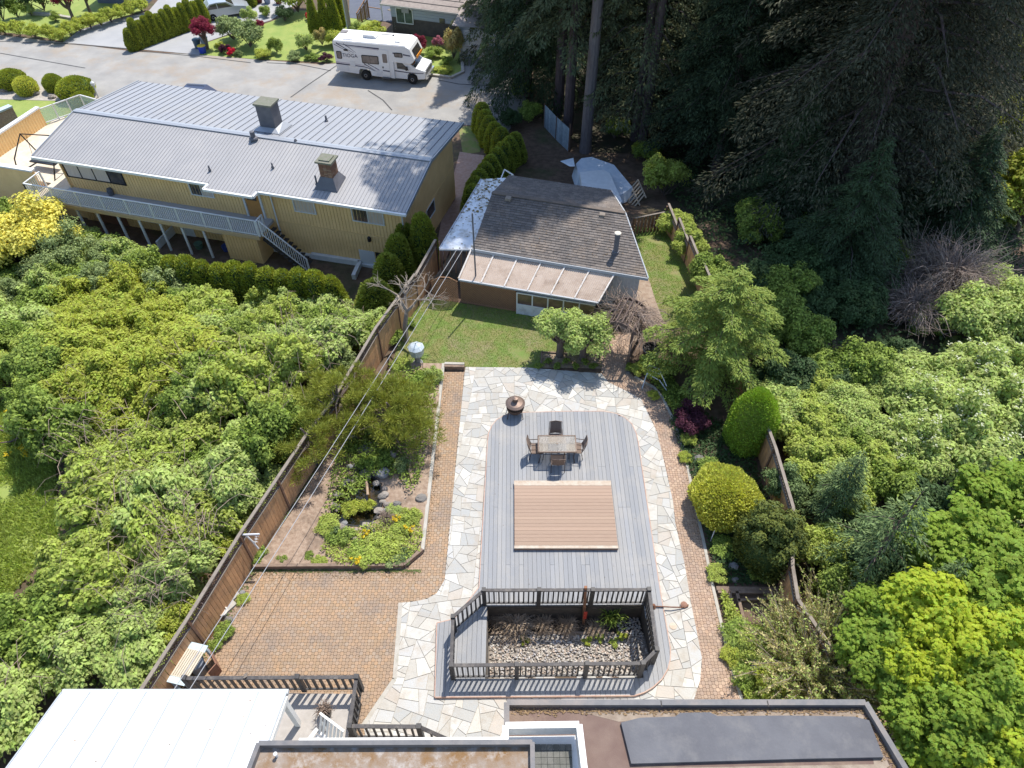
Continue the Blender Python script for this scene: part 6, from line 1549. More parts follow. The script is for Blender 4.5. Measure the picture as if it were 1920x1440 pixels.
def t_cedar(seed,R,Hh,N,mat,prof='col',L=.15,Wd=.075,core='dark',lump=.10,spike=.6):
    rg=np.random.default_rng(seed)
    def pr(t):
        if prof=='col': return np.minimum(1,(1-t)**.33*1.12)*np.minimum(1,.86+.5*t)
        if prof=='cone': return (1-t)**.75*np.minimum(1,.7+2*t)
        if prof=='egg': return np.sqrt(np.maximum(0,1-((t-.36)/.64)**2))
        return np.sqrt(np.maximum(0,1-((t-.45)/.55)**2))
    t=rg.random(N*2); keep=rg.random(N*2)<np.maximum(pr(t),.25)+(t>.9)*.4
    if prof in('egg','globe'): keep[:]=True; t=np.where(rg.random(N*2)<.06,.94+.06*t,t)
    t=t[keep][:N]; n=len(t)
    a=rg.random(n)*2*math.pi
    ph=rg.random(6)*6.28
    lum=1+lump*(np.sin(a*3+ph[0]+t*4)+np.sin(a*5+ph[1]-t*7)*.6+np.sin(a*9+ph[2]+t*12)*.4)/1.5
    r=R*pr(t)*lum*(1-.22*rg.random(n)**2)
    P=np.stack([r*np.cos(a),r*np.sin(a),t*Hh],1)
    out=np.stack([np.cos(a),np.sin(a),np.full(n,.0)],1)
    if prof in('egg','globe'): out[:,2]=(t-.42)*2.2
    else: out[:,2]=np.clip((t-.75)*4,0,1.5)
    out/=np.linalg.norm(out,axis=1,keepdims=True)
    D=np.array([0,0,spike])+out*.8+rg.normal(size=(n,3))*.35; Nn=out+rg.normal(size=(n,3))*.5
    V=quads(P,D,Nn,L*rg.uniform(.6,1.3,n),Wd,.05)
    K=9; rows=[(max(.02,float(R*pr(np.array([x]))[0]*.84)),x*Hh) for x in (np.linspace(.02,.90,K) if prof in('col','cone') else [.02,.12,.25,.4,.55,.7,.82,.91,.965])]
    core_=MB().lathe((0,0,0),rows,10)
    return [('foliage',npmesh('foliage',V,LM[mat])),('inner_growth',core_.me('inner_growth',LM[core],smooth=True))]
def t_conifer(seed,Hh,R,z0,nb,per,L,Wd,mat,tr=.3,droop=.25,pw=1.0,bark=None,rise=.1,dens=1.,wf=.30):
    rg=np.random.default_rng(seed); Ps=[];Ds=[];Ns=[]
    mb=MB(); mb.tube([(0,0,-.6),(0,0,1.0),(.1,.05,Hh*.5),(0,0,Hh*.98)],[tr*1.25,tr,tr*.62,tr*.06],10)
    for i in range(nb):
        f=(i+rg.random())/nb; z=z0+(Hh-z0)*f**.9; ln=R*max(.06,(1-((z-z0)/(Hh-z0))**pw))*rg.uniform(.72,1.12); a=i*2.399+rg.normal()*.25
        d=np.array([math.cos(a),math.sin(a),0]); lat=np.array([-d[1],d[0],0])
        n=max(6,int(per*(ln/R)**1.2*dens)); t=rg.random(n)**.75*.9+.1
        zz=z+rise*ln*np.sin(t*2.2)-droop*ln*t**2
        wdt=(wf*ln*(1-t*.75)+.10)*np.where(t<.15,.4,1)
        u=rg.uniform(-1,1,n)
        P=d*(t*ln)[:,None]+lat*(u*wdt)[:,None]; P[:,2]=zz-np.abs(u)*wdt*.35-rg.random(n)*.10*ln*.5
        Dd=d*(.9-.3*np.abs(u))[:,None]+lat*(u*1.1)[:,None]+rg.normal(size=(n,3))*.3; Dd[:,2]-=.25+droop*t*1.2
        Nn=np.array([0,0,1.0])+rg.normal(size=(n,3))*.45
        Ps.append(P);Ds.append(Dd);Ns.append(Nn)
        if i%2==0 and ln>.8:
            pts=[(d[0]*s*ln,d[1]*s*ln,z+rise*ln*math.sin(s*2.2)-droop*ln*s*s) for s in(0,.5,.95)]; mb.tube(pts,[tr*.16,tr*.10,.01],3,cap=False)
    P=np.concatenate(Ps);D=np.concatenate(Ds);Nn=np.concatenate(Ns); n=len(P)
    V=quads(P,D,Nn,L*rg.uniform(.6,1.3,n),Wd*rg.uniform(.8,1.2,n),.06)
    return [('crown',npmesh('crown',V,LM[mat])),('trunk',mb.me('trunk',bark or M_barkd))]
def t_twigs(seed,R,Hh,n,mat,r=.012,seg=3,arch=.5,leaf=None):
    rg=random.Random(seed); mb=MB()
    for i in range(n):
        a=rg.uniform(0,6.28); l=R*rg.uniform(.4,1); h=Hh*rg.uniform(.5,1.05); b=(rg.uniform(-.2,.2)*R,rg.uniform(-.2,.2)*R,0)
        pts=[]
        for s in range(seg+1):
            t=s/seg; pts.append((b[0]+math.cos(a)*l*t+rg.uniform(-.06,.06)*R,b[1]+math.sin(a)*l*t+rg.uniform(-.06,.06)*R,h*(t**.7)*(1-arch*t*t)+.02))
        mb.tube(pts,[r*1.3]+[r]*(seg-1)+[r*.4],3,cap=False)
        for q in range(2):
            k=rg.randrange(1,seg+1); p=pts[k]; a2=a+rg.uniform(-1.2,1.2); l2=l*.35; mb.tube([p,(p[0]+math.cos(a2)*l2,p[1]+math.sin(a2)*l2,p[2]+rg.uniform(-.1,.25)*Hh)],[r*.7,r*.3],3,cap=False)
    return [('branches',mb.me('branches',mat))]
def place(parts,name,loc,label,cat,group=None,s=1.,rz=None,sz=None,tilt=None):
    o=thing(name,loc,label,cat,group,random.uniform(0,6.28) if rz is None else rz)
    if not hasattr(s,'__len__'): s=(s,s,sz if sz else s)
    o.scale=s
    if tilt: o.rotation_euler=(tilt[0],tilt[1],o.rotation_euler[2])
    for nm,me in parts:
        c=bpy.data.objects.new(nm,me); COL.objects.link(c); c.parent=o
        if nm in('flower_cluster',): c['kind']='stuff'
    return o
# ---------------- left thicket
THP=PP([(-160,470),(0,450),(130,455),(340,540),(640,615),(735,625),(700,690),(600,845),(477,1040),(330,1200),(262,1290),(110,1310),(0,1420),(-160,1460),(-160,1150),(10,1130),(118,1015),(110,860),(64,756),(-160,735)])
fence2=[p for p in LF]
SH={}
for k,(m,L,Wd) in {'bright':('bright',.13,.085),'mid':('mid',.11,.065),'yellowgreen':('yellowgreen',.12,.07),'pale':('pale',.13,.085),'grey':('grey',.11,.05)}.items():
    for v in range(2): SH[(k,v)]=t_shrub(10+v+7*len(SH),1.3,2.2,64,12600,L*1.0,Wd*.92,m,rcf=(.12,.27),power=.34,squash=1.05,low=.0,up=.75)
rgs=random.Random(21); pts=[]
xs=[p[0] for p in THP]; ys=[p[1] for p in THP]
tries=0
while tries<9000 and len(pts)<230:
    tries+=1; x=rgs.uniform(min(xs),max(xs)); y=rgs.uniform(min(ys),max(ys))
    if not inside((x,y),THP): continue
    if any(math.dist((x,y),p)<1.05 for p in pts): continue
    d=float(dist_np(np.array([x]),np.array([y]),LF,False)[0])
    if d<.75: continue
    pts.append((x,y))
for x,y in pts:
    z=terr(x,y); px_,py_=W(x,y,z+1.2)
    if inside((px_,py_),[(-80,790),(128,800),(155,900),(140,1010),(40,1110),(-80,1150)]): continue
    d=float(dist_np(np.array([x]),np.array([y]),LF,False)[0])
    r=rgs.uniform(.85,1.25)
    if d<1.5: r=min(r,max(.55,d*.72))
    if math.dist((px_,py_),(225,660))<125: k='yellowgreen'; r*=1.1
    elif py_<600 and px_<380: k=rgs.choice(['mid','mid','pale','grey'])
    elif px_>600 and py_<700: k=rgs.choice(['grey','pale','mid','bright'])
    elif py_>1100: k=rgs.choice(['yellowgreen','bright','pale','yellowgreen','mid'])
    elif py_>850: k=rgs.choice(['bright','mid','pale','bright','yellowgreen'])
    else: k=rgs.choice(['bright','pale','bright','mid'])
    LB={'bright':('bright green leafy shrub in the thicket left of the cedar fence','bright green shrubs in the left thicket'),'mid':('mid green leafy shrub in the thicket left of the cedar fence','mid green shrubs in the left thicket'),
        'yellowgreen':('yellow green leafy shrub in the thicket left of the cedar fence','yellow green shrubs in the left thicket'),'pale':('pale green soft leaved shrub in the thicket left of the fence','pale green shrubs in the left thicket'),'grey':('grey green fine leaved shrub in the thicket left of the fence','grey green shrubs in the left thicket')}[k]
    place(SH[(k,rgs.randrange(2))],'shrub',(x,y,z-.1),LB[0],'shrub',LB[1],(r*rgs.uniform(.85,1.25),r*rgs.uniform(.85,1.25),r*rgs.uniform(.7,1.35)),tilt=(rgs.uniform(-.28,.28),rgs.uniform(-.28,.28)))
# low leafy undergrowth filling every gap, one mass on each side
def undergrowth(poly,n,mat,L,Wd,hmax,label,seed,avoid=None):
    rg=np.random.default_rng(seed); x0,x1=min(p[0] for p in poly),max(p[0] for p in poly); y0,y1=min(p[1] for p in poly),max(p[1] for p in poly)
    X=rg.uniform(x0,x1,n*3); Y=rg.uniform(y0,y1,n*3); k=inside_np(X,Y,poly)
    if avoid: 
        for a in avoid: k&=~inside_np(X,Y,a)
    X=X[k][:n];Y=Y[k][:n]; n=len(X)
    hz=.5+.5*np.sin(X*2.1+np.sin(Y*1.7)*1.5)*np.cos(Y*2.3+np.sin(X*1.3)); hz=hmax*(.25+.75*hz)*rg.random(n)**.35
    Z=np.array([terr(a,b) for a,b in zip(X,Y)])+hz+(.12 if seed in(41,42) else 0)
    P=np.stack([X,Y,Z],1); Nn=np.array([0,0,1.])+rg.normal(size=(n,3))*.6; D=rg.normal(size=(n,3))*np.array([1,1,.4])
    return tagit(link('undergrowth',npmesh('undergrowth',quads(P,D,Nn,L*rg.uniform(.6,1.3,n),Wd,.05),LM[mat])),label,None,None,'stuff')
undergrowth(THP,18000,'mid',.16,.10,.7,None,3)
# canes arching out of the thicket
cn=MB(); rc_=random.Random(6)
for i in range(900):
    px_,py_=rc_.choice([(300,1000),(330,940),(200,900),(230,850),(380,690),(250,1080),(560,600),(620,620),(300,1130),(60,1300),(350,1010),(520,700),(110,800)]); px_+=rc_.gauss(0,48); py_+=rc_.gauss(0,48)
    p=GT(px_,py_,rc_.uniform(1.3,2.5))
    if not inside(p[:2],THP) or float(dist_np(np.array([p[0]]),np.array([p[1]]),LF,False)[0])<.7: continue
    a=rc_.uniform(0,6.28); l=rc_.uniform(.5,1.4)
    cn.tube([(p[0],p[1],p[2]-.3),(p[0]+math.cos(a)*l*.5,p[1]+math.sin(a)*l*.5,p[2]+rc_.uniform(0,.35)),(p[0]+math.cos(a)*l,p[1]+math.sin(a)*l,p[2]-rc_.uniform(0,.4))],[.012,.010,.005],3,cap=False)
tagit(cn.build('bramble_canes',M_twigb),kind='stuff')
# golden tree at the house corner
place(t_tree(51,2.6,3.6,.8,34,15000,.17,.11,'golden'),'golden_tree',GT(95,495),'small tree with bright golden yellow leaves at the left end of the yellow house','tree',s=1.1)
place(t_tree(52,2.0,3.4,.8,28,9000,.12,.07,'grey'),'young_tree',GT(140,520),'upright grey green young tree in front of the golden tree','tree')
# ---------------- cedar hedges
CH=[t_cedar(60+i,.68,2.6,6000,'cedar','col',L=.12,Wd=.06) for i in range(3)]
CT_=[t_cedar(64+i,.9,3.8,9000,'cedar','col',L=.17) for i in range(2)]
hb0=[(352,570),(380,574),(408,577),(437,580),(466,583),(494,586),(523,589),(551,593),(580,597),(608,600),(637,603)]
ordn=['first','second','third','fourth','fifth','sixth','seventh','eighth','ninth','tenth','eleventh','twelfth','thirteenth','fourteenth','fifteenth','sixteenth','seventeenth','eighteenth','nineteenth','twentieth']
for i,(a,b) in enumerate(hb0):
    p=GT(a,b); s_=1.0+.08*math.sin(i*2.3); place(CH[i%3],'cedar_hedge_plant',(p[0],p[1],p[2]-.1),ordn[i]+' clipped cedar from the left in the hedge before the yellow house','hedge','clipped cedars before the yellow house',(s_*1.12,s_*1.12,1.22+.06*math.sin(i*1.7)))
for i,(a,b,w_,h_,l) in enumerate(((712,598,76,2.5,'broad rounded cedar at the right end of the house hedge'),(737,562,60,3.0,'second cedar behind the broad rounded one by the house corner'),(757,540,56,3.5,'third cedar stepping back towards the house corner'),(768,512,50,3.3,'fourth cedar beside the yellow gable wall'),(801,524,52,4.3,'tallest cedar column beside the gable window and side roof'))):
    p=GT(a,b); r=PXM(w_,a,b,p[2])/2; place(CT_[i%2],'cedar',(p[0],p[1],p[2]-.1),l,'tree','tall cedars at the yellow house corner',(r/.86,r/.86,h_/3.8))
hc=[(966,290),(955,298),(944,308),(932,320),(921,334),(911,348),(901,362),(893,376),(888,392),(905,232),(911,246),(918,258),(928,270),(940,280)]
for i,(a,b) in enumerate(hc):
    p=GT(a,b+14); place(CH[i%3],'cedar_hedge_plant',(p[0],p[1],p[2]-.1),'dark cedar in the shaded hedge between paved path and shed','hedge','shaded cedars along the side path',(1.1,1.1,.85))
# driveway row (top left)
n_=13
for i in range(n_):
    t=i/(n_-1); a,b=252+(385-252)*t,94+(44-94)*t; p=GT(a,b); place(CH[i%3],'cedar_hedge_plant',p,ordn[i]+' cedar from the road end in the row between the two driveways','hedge','cedar row between the driveways',(.80,.80,(.88+.08*math.sin(i*2.1)) if i else .7))
for i in range(7):
    t=i/6; a,b=392+(470-392)*t,15+(-4)*t; p=GT(a,b); place(CH[i%3],'cedar_hedge_plant',p,ordn[i]+' cedar from the left in the short row behind the silver car','hedge','cedars behind the silver car',(1,1,.7))
# yellow green low hedge at the neighbour lawn
HG=[t_shrub(70+i,.9,1.25,22,4200,.11,.07,'yellowgreen') for i in range(2)]
ln=[(-20,62),(12,66),(40,69),(68,73),(95,77),(118,79),(135,70),(152,62),(172,56),(192,50),(210,44),(230,37),(250,30),(268,24)]
for i,(a,b) in enumerate(ln):
    p=GT(a,b); place(HG[i%2],'low_hedge_plant',p,ordn[i]+' clump from the left in the low yellow green hedge round the lawn','hedge','low yellow green hedge',(1,1,1.15))
# street garden plants: name,px,py(base),width px,height m,kind,label,cat
def gl(kind,seed,N=4500,**k):
    return tpl((kind,seed),lambda: t_shrub(seed,1.,1.5,20,N,k.get('L',.12),k.get('W',.075),kind))
def gplant(name,a,b,w_,h_,parts,label,cat='shrub',base=(1.,1.5),group=None):
    p=GT(a,b); r=PXM(w_,a,b,p[2])/2/base[0]*1.0; return place(parts,name,(p[0],p[1],p[2]-.05),label,cat,group,(r,r,h_/base[1]))
G1=lambda k,s=1: gl(k,100+s)
gplant('red_maple',389,92,46,2.9,t_tree(81,1.,2.,.35,30,9000,.09,.06,'red'),'round dark red maple at the driveway corner','tree',(1.,2.))
for a,b,w_,h_,k,l in ((415,95,22,.8,'yellowgreen','small yellow green bush right of the red maple'),(425,100,26,.9,'purple','dusky purple brown bush at the kerb'),(436,104,20,.75,'crimson','bright crimson flowering bush at the kerb'),(449,105,18,.6,'grey','small grey green tuft right of the crimson bush'),
    (440,76,60,2.6,'grey','broad grey green pine shrub by the silver car, left one'),(470,90,66,2.6,'grey','broad grey green pine shrub by the silver car, right one'),(496,108,40,.9,'yellowgreen','low lime green bush at the kerb'),(470,45,34,1.6,'pale','pale flowering bush behind the pine shrubs'),(488,50,22,.7,'red','low dark red bush on the lawn edge'),
    (520,100,34,1.5,'mid','twisted dark green bush in the street garden'),(552,112,36,.8,'grey','fine grey tuft at the kerb of the street garden'),(576,95,44,1.9,'pale','pale whitish green bush in front of the conical cedars'),(585,113,30,.6,'mid','low green plant at the kerb near the motorhome'),(612,116,28,.8,'purple','low purple plant beside the motorhome rear'),
    (605,86,34,1.6,'amber','brownish bush in front of the conical cedars'),(632,86,44,1.7,'yellowgreen','clipped yellow green bush beside the utility pole'),(580,38,20,.8,'crimson','scarlet flowering bush left of the conical cedars'),(500,30,30,1.0,'mid','round bush on the far lawn'),(535,40,40,1.6,'dark','dark hedge bush at the far side of the lawn'),(560,24,80,3.0,'bright','large bright green shrub behind the conical cedars'),(625,22,70,3.2,'bright','bright green shrub between cedars and dark driveway'),
    (700,78,60,1.9,'yellowgreen','domed yellow green clipped bush behind the motorhome'),(668,62,26,1.2,'pale','pale leafy bush right of the utility pole'),(787,98,34,1.7,'red','round red maple bush behind the motorhome cab'),(838,60,54,3.2,'variegated','tall cream and green bush beside the grey house'),(850,112,44,3.2,'amber','tall amber and yellow bush at the garage corner'),(812,108,40,1.1,'mid','low green plants behind the motorhome bonnet'),(838,122,30,.8,'mid','leafy plants at the lawn point'),(832,134,44,.5,'yellowgreen','lime green ground plants inside the curved kerb'),(822,92,24,1.2,'pink','pink flowering bush between the two tall bushes')):
    nm={'crimson':'flowering_bush','red':'red_bush'}.get(k,'bush'); gplant(nm,a,b,w_,h_,gl(k,101 if w_<40 else 102),l)
for i,(a,b,w_,h_) in enumerate(((593,64,26,3.6),(612,62,24,3.6),(630,60,28,3.9),(640,48,26,3.4))):
    p=GT(a,b); r=PXM(w_,a,b,p[2])/2; place(tpl('cone',lambda:t_cedar(90,1,4,5000,'cedar','cone',L=.2,Wd=.1)),'conical_cedar',p,ordn[i]+' slender conical cedar from the left beside the utility pole','tree','conical cedars by the pole',(r,r,h_/4))
# top left corner garden
for a,b,w_,h_,k,l in ((8,40,60,3.5,'dark','dark green tree mass in the far left corner'),(35,34,40,2,'mid','leafy bush beside the dark corner tree'),(85,22,70,3.0,'dark','clipped dark hedge behind the far left lawn'),(60,30,30,1.2,'pale','pale shrub by the far lawn path'),(-10,58,50,1.6,'mid','leafy bush at the far left edge'),(105,40,26,.9,'mid','low bush by the far lawn')):
    gplant('bush',a,b,w_,h_,gl(k,103),l)
gplant('red_maple',140,42,52,3.2,tpl('rm2',lambda:t_tree(82,1.,2.,.7,26,6000,.10,.07,'red')),'small red maple standing on the far left lawn','tree',(1.,2.)); gplant('red_maple',172,28,44,3.0,TPL['rm2'],'second red maple behind the first on the far lawn','tree',(1.,2.))
e0=MB(); pl_=PP([(58,27),(100,30),(140,37),(160,42),(173,47)])
for a,b in zip(pl_,pl_[1:]): e0.beam((a[0],a[1],-3.9),(b[0],b[1],-3.9),.35,.2)
tagit(e0.build('garden_path_edge',M_conc),kind='structure')
t=thing('dark_garage',GT(215,10),'dark grey garage wall behind the far left lawn','garage')
a,b=Vector(GT(187,6)),Vector(GT(278,9)); MB().beam(a+Vector((0,1.5,1.2)),b+Vector((0,1.5,1.2)),3,3.4).build('wall',pm('slate_wall',(.12,.14,.18),(.15,.17,.21),2,bump=.1),t); MB().beam(a+Vector((0,1.2,3.0)),b+Vector((0,1.2,3.0)),4,.15).build('roof',M_roofb,t)
# clipped topiary on the left mid bed
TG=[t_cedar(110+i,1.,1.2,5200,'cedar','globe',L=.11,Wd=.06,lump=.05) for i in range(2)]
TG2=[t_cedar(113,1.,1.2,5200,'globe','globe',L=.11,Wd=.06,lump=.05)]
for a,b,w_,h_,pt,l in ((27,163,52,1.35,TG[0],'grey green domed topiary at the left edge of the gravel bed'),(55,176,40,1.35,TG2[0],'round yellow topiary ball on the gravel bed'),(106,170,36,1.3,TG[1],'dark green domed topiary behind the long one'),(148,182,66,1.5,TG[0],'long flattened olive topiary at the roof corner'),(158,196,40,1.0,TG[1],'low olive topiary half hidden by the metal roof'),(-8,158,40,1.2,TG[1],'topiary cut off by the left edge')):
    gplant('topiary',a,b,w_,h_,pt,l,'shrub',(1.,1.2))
for i,(a,b) in enumerate(((68,178),(98,184),(10,172),(175,190),(120,186))): p=GT(a,b); rock(p[0],p[1],.35,p[2],'grey boulder on the pale gravel bed beside the topiary','boulders on the gravel bed',200+i)
p=GT(185,183); solo(MB().lathe(p,[(.06,0),(.05,.9),(.16,1.0),(.16,1.2),(.02,1.35)],10),'garden_lamp',M_white,'white garden lamp post beside the long topiary','lamp')
# ---------------- plants around the patio
place(t_tree(120,.95,2.1,.55,26,9000,.085,.055,'pale'),'small_tree',GT(1048,668),'left one of two round pale green trees by the flagstones','tree',s=1.32,rz=0)
place(t_tree(121,.95,2.1,.55,26,9000,.085,.055,'pale'),'small_tree',GT(1093,674),'right one of two round pale green trees by the flagstones','tree',s=1.28,rz=2)
place(tpl('hyb',lambda:t_shrub(122,1.,1.5,20,4500,.1,.06,'pale')),'shrub',GT(1075,662),'pale leafy shrub between the two small trees','shrub',s=.62)
tagit(drape(PP([(1015,662),(1125,668),(1127,692),(1012,690)],0),.03,1).build('flower_bed',M_bark),kind='structure')
t=thing('bed_edging',GT(1070,664),'thin timber edging round the bed of the two small trees','edging')
q=PP([(1015,688),(1015,662),(1125,668)],0)
for a,b in zip(q,q[1:]): MB().beam((a[0],a[1],.05),(b[0],b[1],.05),.05,.10).build('edging_board',M_tim,t)
for i in range(7):
    p=GT(1010+i*17,690-(i%2)*8); place(tpl('lowg',lambda:t_shrub(123,1.,1.2,16,2200,.14,.07,'mid')),'low_plant',p,'low dark leafy plant along the bed edge of the small trees','plant','plants along the small bed',.24)
# arbor
M_arb=pm('arbor_timber',(.085,.06,.05),(.13,.095,.08),5,bump=.4)
ar=thing('garden_arbor',GT(1150,690),'dark curved garden arbor over the brick path under dry vines','arbor')
for (a,b) in ((1123,672),(1176,686),(1148,628),(1196,640)):
    p=GT(a,b,0); MB().beam((p[0],p[1],0),(p[0],p[1],2.05),.10,.10).build('post',M_arb,ar)
pA,pB=Vector(GT(1123,672)),Vector(GT(1176,686)); pC,pD=Vector(GT(1148,628)),Vector(GT(1196,640))
for s,e in ((pA,pB),(pC,pD)):
    pts_=[s+(e-s)*t_+Vector((0,0,2.0+.28*math.sin(math.pi*t_))) for t_ in [i/8 for i in range(-1,10)]]
    for u_,v_ in zip(pts_,pts_[1:]): MB().beam(u_,v_,.06,.14).build('arch_piece',M_arb,ar)
for k in range(6):
    t_=k/5; MB().beam(pA+(pB-pA)*t_+Vector((0,0,2.08+.28*math.sin(math.pi*t_))),pC+(pD-pC)*t_+Vector((0,0,2.08+.28*math.sin(math.pi*t_))),.05,.05).build('rafter',M_arb,ar)
c_=(pA+pB+pC+pD)/4
place(t_twigs(5,1.7,.9,150,M_twigb,.012,4,.8),'dry_vine',(c_.x+.3,c_.y+.1,1.9),'tangle of dry pinkish brown vine stems on top of the arbor','vine')
place(t_twigs(6,1.5,1.0,110,M_twigb,.012,4,.8),'dry_vine',GT(1205,625,1.3),'dry vine stems spilling off the right side of the arbor','vine')
# black tub with young plant
p=GT(1218,672); t=thing('black_tub',p,'large black planting tub with a thin bare sapling right of the arbor','planter'); Mbk=pm('black_plastic',(.018,.018,.02),None,rough=.4,bump=0)
MB().lathe(p,[(.30,0),(.36,.55),(.38,.62),(.34,.62),(.33,.5),(.0,.5)],18).build('tub',Mbk,t); MB().lathe((p[0],p[1],p[2]),[(.38,.60),(.40,.62),(.38,.64)],18,cap=False).build('rim',pm('tub_rim',(.25,.26,.28),None,rough=.3,bump=0),t)
MB().tube([(p[0]+.1,p[1],.5),(p[0]+.12,p[1],1.2),(p[0]+.25,p[1]+.1,1.8),(p[0]+.6,p[1]+.2,2.2)],[.025,.02,.015,.008],5).build('sapling',M_twig,t)
# white bench frame
M_fr=pm('bench_white_metal',(.55,.60,.62),None,rough=.4,bump=0)
bn=thing('garden_swing_bench',GT(1235,725),'white tubular garden bench frame standing beside the walkway under the spruce','bench')
pa=[(1213,703),(1236,716)]; z_=.75
for k,(a,b,c2,d2) in enumerate(((1216,684,1236,692),(1214,692,1238,702),(1213,700,1234,712))):
    q0_,q1_=G(a,b,.85-.18*k),G(c2,d2,.85-.18*k); MB().tube([q0_,q1_],.022,6).build('rail',M_fr,bn)
for (a,b,z0_,c2,d2,z1_) in ((1236,692,.85,1250,724,.35),(1236,712,.5,1250,732,.1),(1213,700,.5,1204,728,.03),(1216,684,.85,1213,703,.4)):
    MB().tube([G(a,b,z0_),G(c2,d2,z1_)],.02,6).build('leg',M_fr,bn)
# spruce, egg cedar, globes and dark shrubs on the right of the walkway
place(t_conifer(130,5.7,3.0,.3,84,800,.14,.045,'spruce',tr=.14,droop=.12,pw=2.2,rise=.24,wf=.21),'spruce_tree',GT(1331,704),'broad sunlit green spruce between walkway and right fence','tree')
p=GT(1394,830); place(t_cedar(131,.88,2.9,14000,'cedar2','egg',L=.085,Wd=.045,lump=.10,core='mid'),'egg_shaped_cedar',p,'bright green egg shaped clipped cedar by the right fence','tree')
p=GT(1350,955); place(t_cedar(132,1.2,1.7,16000,'globe','globe',L=.095,Wd=.065,lump=.13,core='yellowgreen'),'golden_globe_bush',p,'golden yellow clipped globe bush beside the brick walkway','shrub')
p=GT(1424,1052); place(t_shrub(133,1.2,3.6,60,15000,.11,.055,'dcedar',rcf=(.14,.25)),'dark_yew',p,'dark green yew with yellowish tips next to the golden globe','shrub')
place(t_cedar(134,1.1,2.2,6000,'dcedar','globe',L=.12,Wd=.06),'dark_yew',(p[0]+.1,p[1]+.1,p[2]),'dense dark inner yew bush behind the yellow tipped one','shrub')
p=GT(1462,935); place(t_shrub(135,.85,1.9,22,7000,.09,.045,'blue'),'blue_juniper',p,'blue green juniper between the globe bush and the fence','shrub')
p=GT(1293,800); place(t_shrub(136,1.0,1.1,24,8000,.08,.05,'purple',low=.5),'purple_maple',p,'low dark purple maple in the shade of the spruce','shrub')
def small(a,b,r,h_,k,l,nm='plant',seed=140): 
    return place(tpl((k,seed,'s'),lambda: t_shrub(seed,1.,1.5,16,2600,.16,.08,k)),nm,GT(a,b),l,'plant',None,(r,r,h_/1.5))
for a,b,r,h_,k,l in ((1290,832,.35,.5,'bright','bright green leafy plant at the walkway edge below the purple maple'),(1282,862,.3,.3,'yellowgreen','low lime plant beside the white stone'),(1330,880,.5,.4,'mid','low green plants under the egg shaped cedar'),(1340,1080,.4,.35,'bright','green plant at the walkway edge by the low cross timber'),(1352,1030,.5,.35,'mid','low plants under the yew near the walkway'),(1420,1080,.4,.4,'mid','leafy plants in front of the dark yew'),
    (1380,1190,.6,.35,'mid','ground plants beyond the dug bed'),(1405,1215,.55,.4,'bright','leafy ground plants in the lower right bed'),(1370,1235,.4,.3,'yellowgreen','lime ground plants at the lower walkway edge'),(1395,1275,.45,.4,'mid','green plants near the house corner'),(1440,1282,.6,.9,'yellowgreen','yellow lime shrub above the house parapet'),(1470,1215,.5,.4,'bright','leafy plants before the lower fence panel'),(1445,1180,.4,.35,'mid','small plants right of the dug bed'),(1480,1300,.7,.7,'grey','grey green fern like plant by the parapet'),
    (1195,700,.4,.6,'bright','leafy plant at the foot of the arbor'),(1210,690,.35,.6,'mid','green plant beside the black tub'),(1225,745,.3,.3,'yellowgreen','small lime plant beneath the bench frame'),(1180,695,.25,.4,'mid','small green plant at the arbor post'),(1255,700,.4,.5,'mid','plant in the shade behind the bench frame')):
    small(a,b,r,h_,k,l)
for i,(a,b,r,l) in enumerate(((1310,862,.22,'white grey stone between walkway and globe bush'),(1418,1240,.24,'pale rounded stone in the lower right bed, farther one'),(1416,1256,.2,'pale rounded stone in the lower right bed, nearer one'),(1375,1063,.2,'tan stone under the dark yew'),(1178,700,.12,'small white stone at the arbor post'),(1377,1088,.14,'bluish stone below the tan stone'))): p=GT(a,b); rock(p[0],p[1],r,p[2],l,None,300+i)
# dug bed with cross timbers
t=thing('cross_timbers',GT(1395,1105),'dark sleepers laid across the bed right of the walkway','timber')
for (a,b,c2,d2,w_) in ((1342,1106,1457,1108,.14),(1345,1112,1457,1114,.10),(1366,1112,1380,1172,.10),(1380,1112,1394,1168,.10),(1382,1128,1460,1124,.07)):
    p,q=GT(a,b),GT(c2,d2); MB().beam((p[0],p[1],.06),(q[0],q[1],.06),w_,.14).build('sleeper',M_tim,t)
p=GT(1332,1015); solo(MB().tube([(p[0],p[1],0),(p[0]+.08,p[1]+.15,.5)],.018,5),'garden_stake',M_white,'small white stake in the shade right of the walkway','stake')
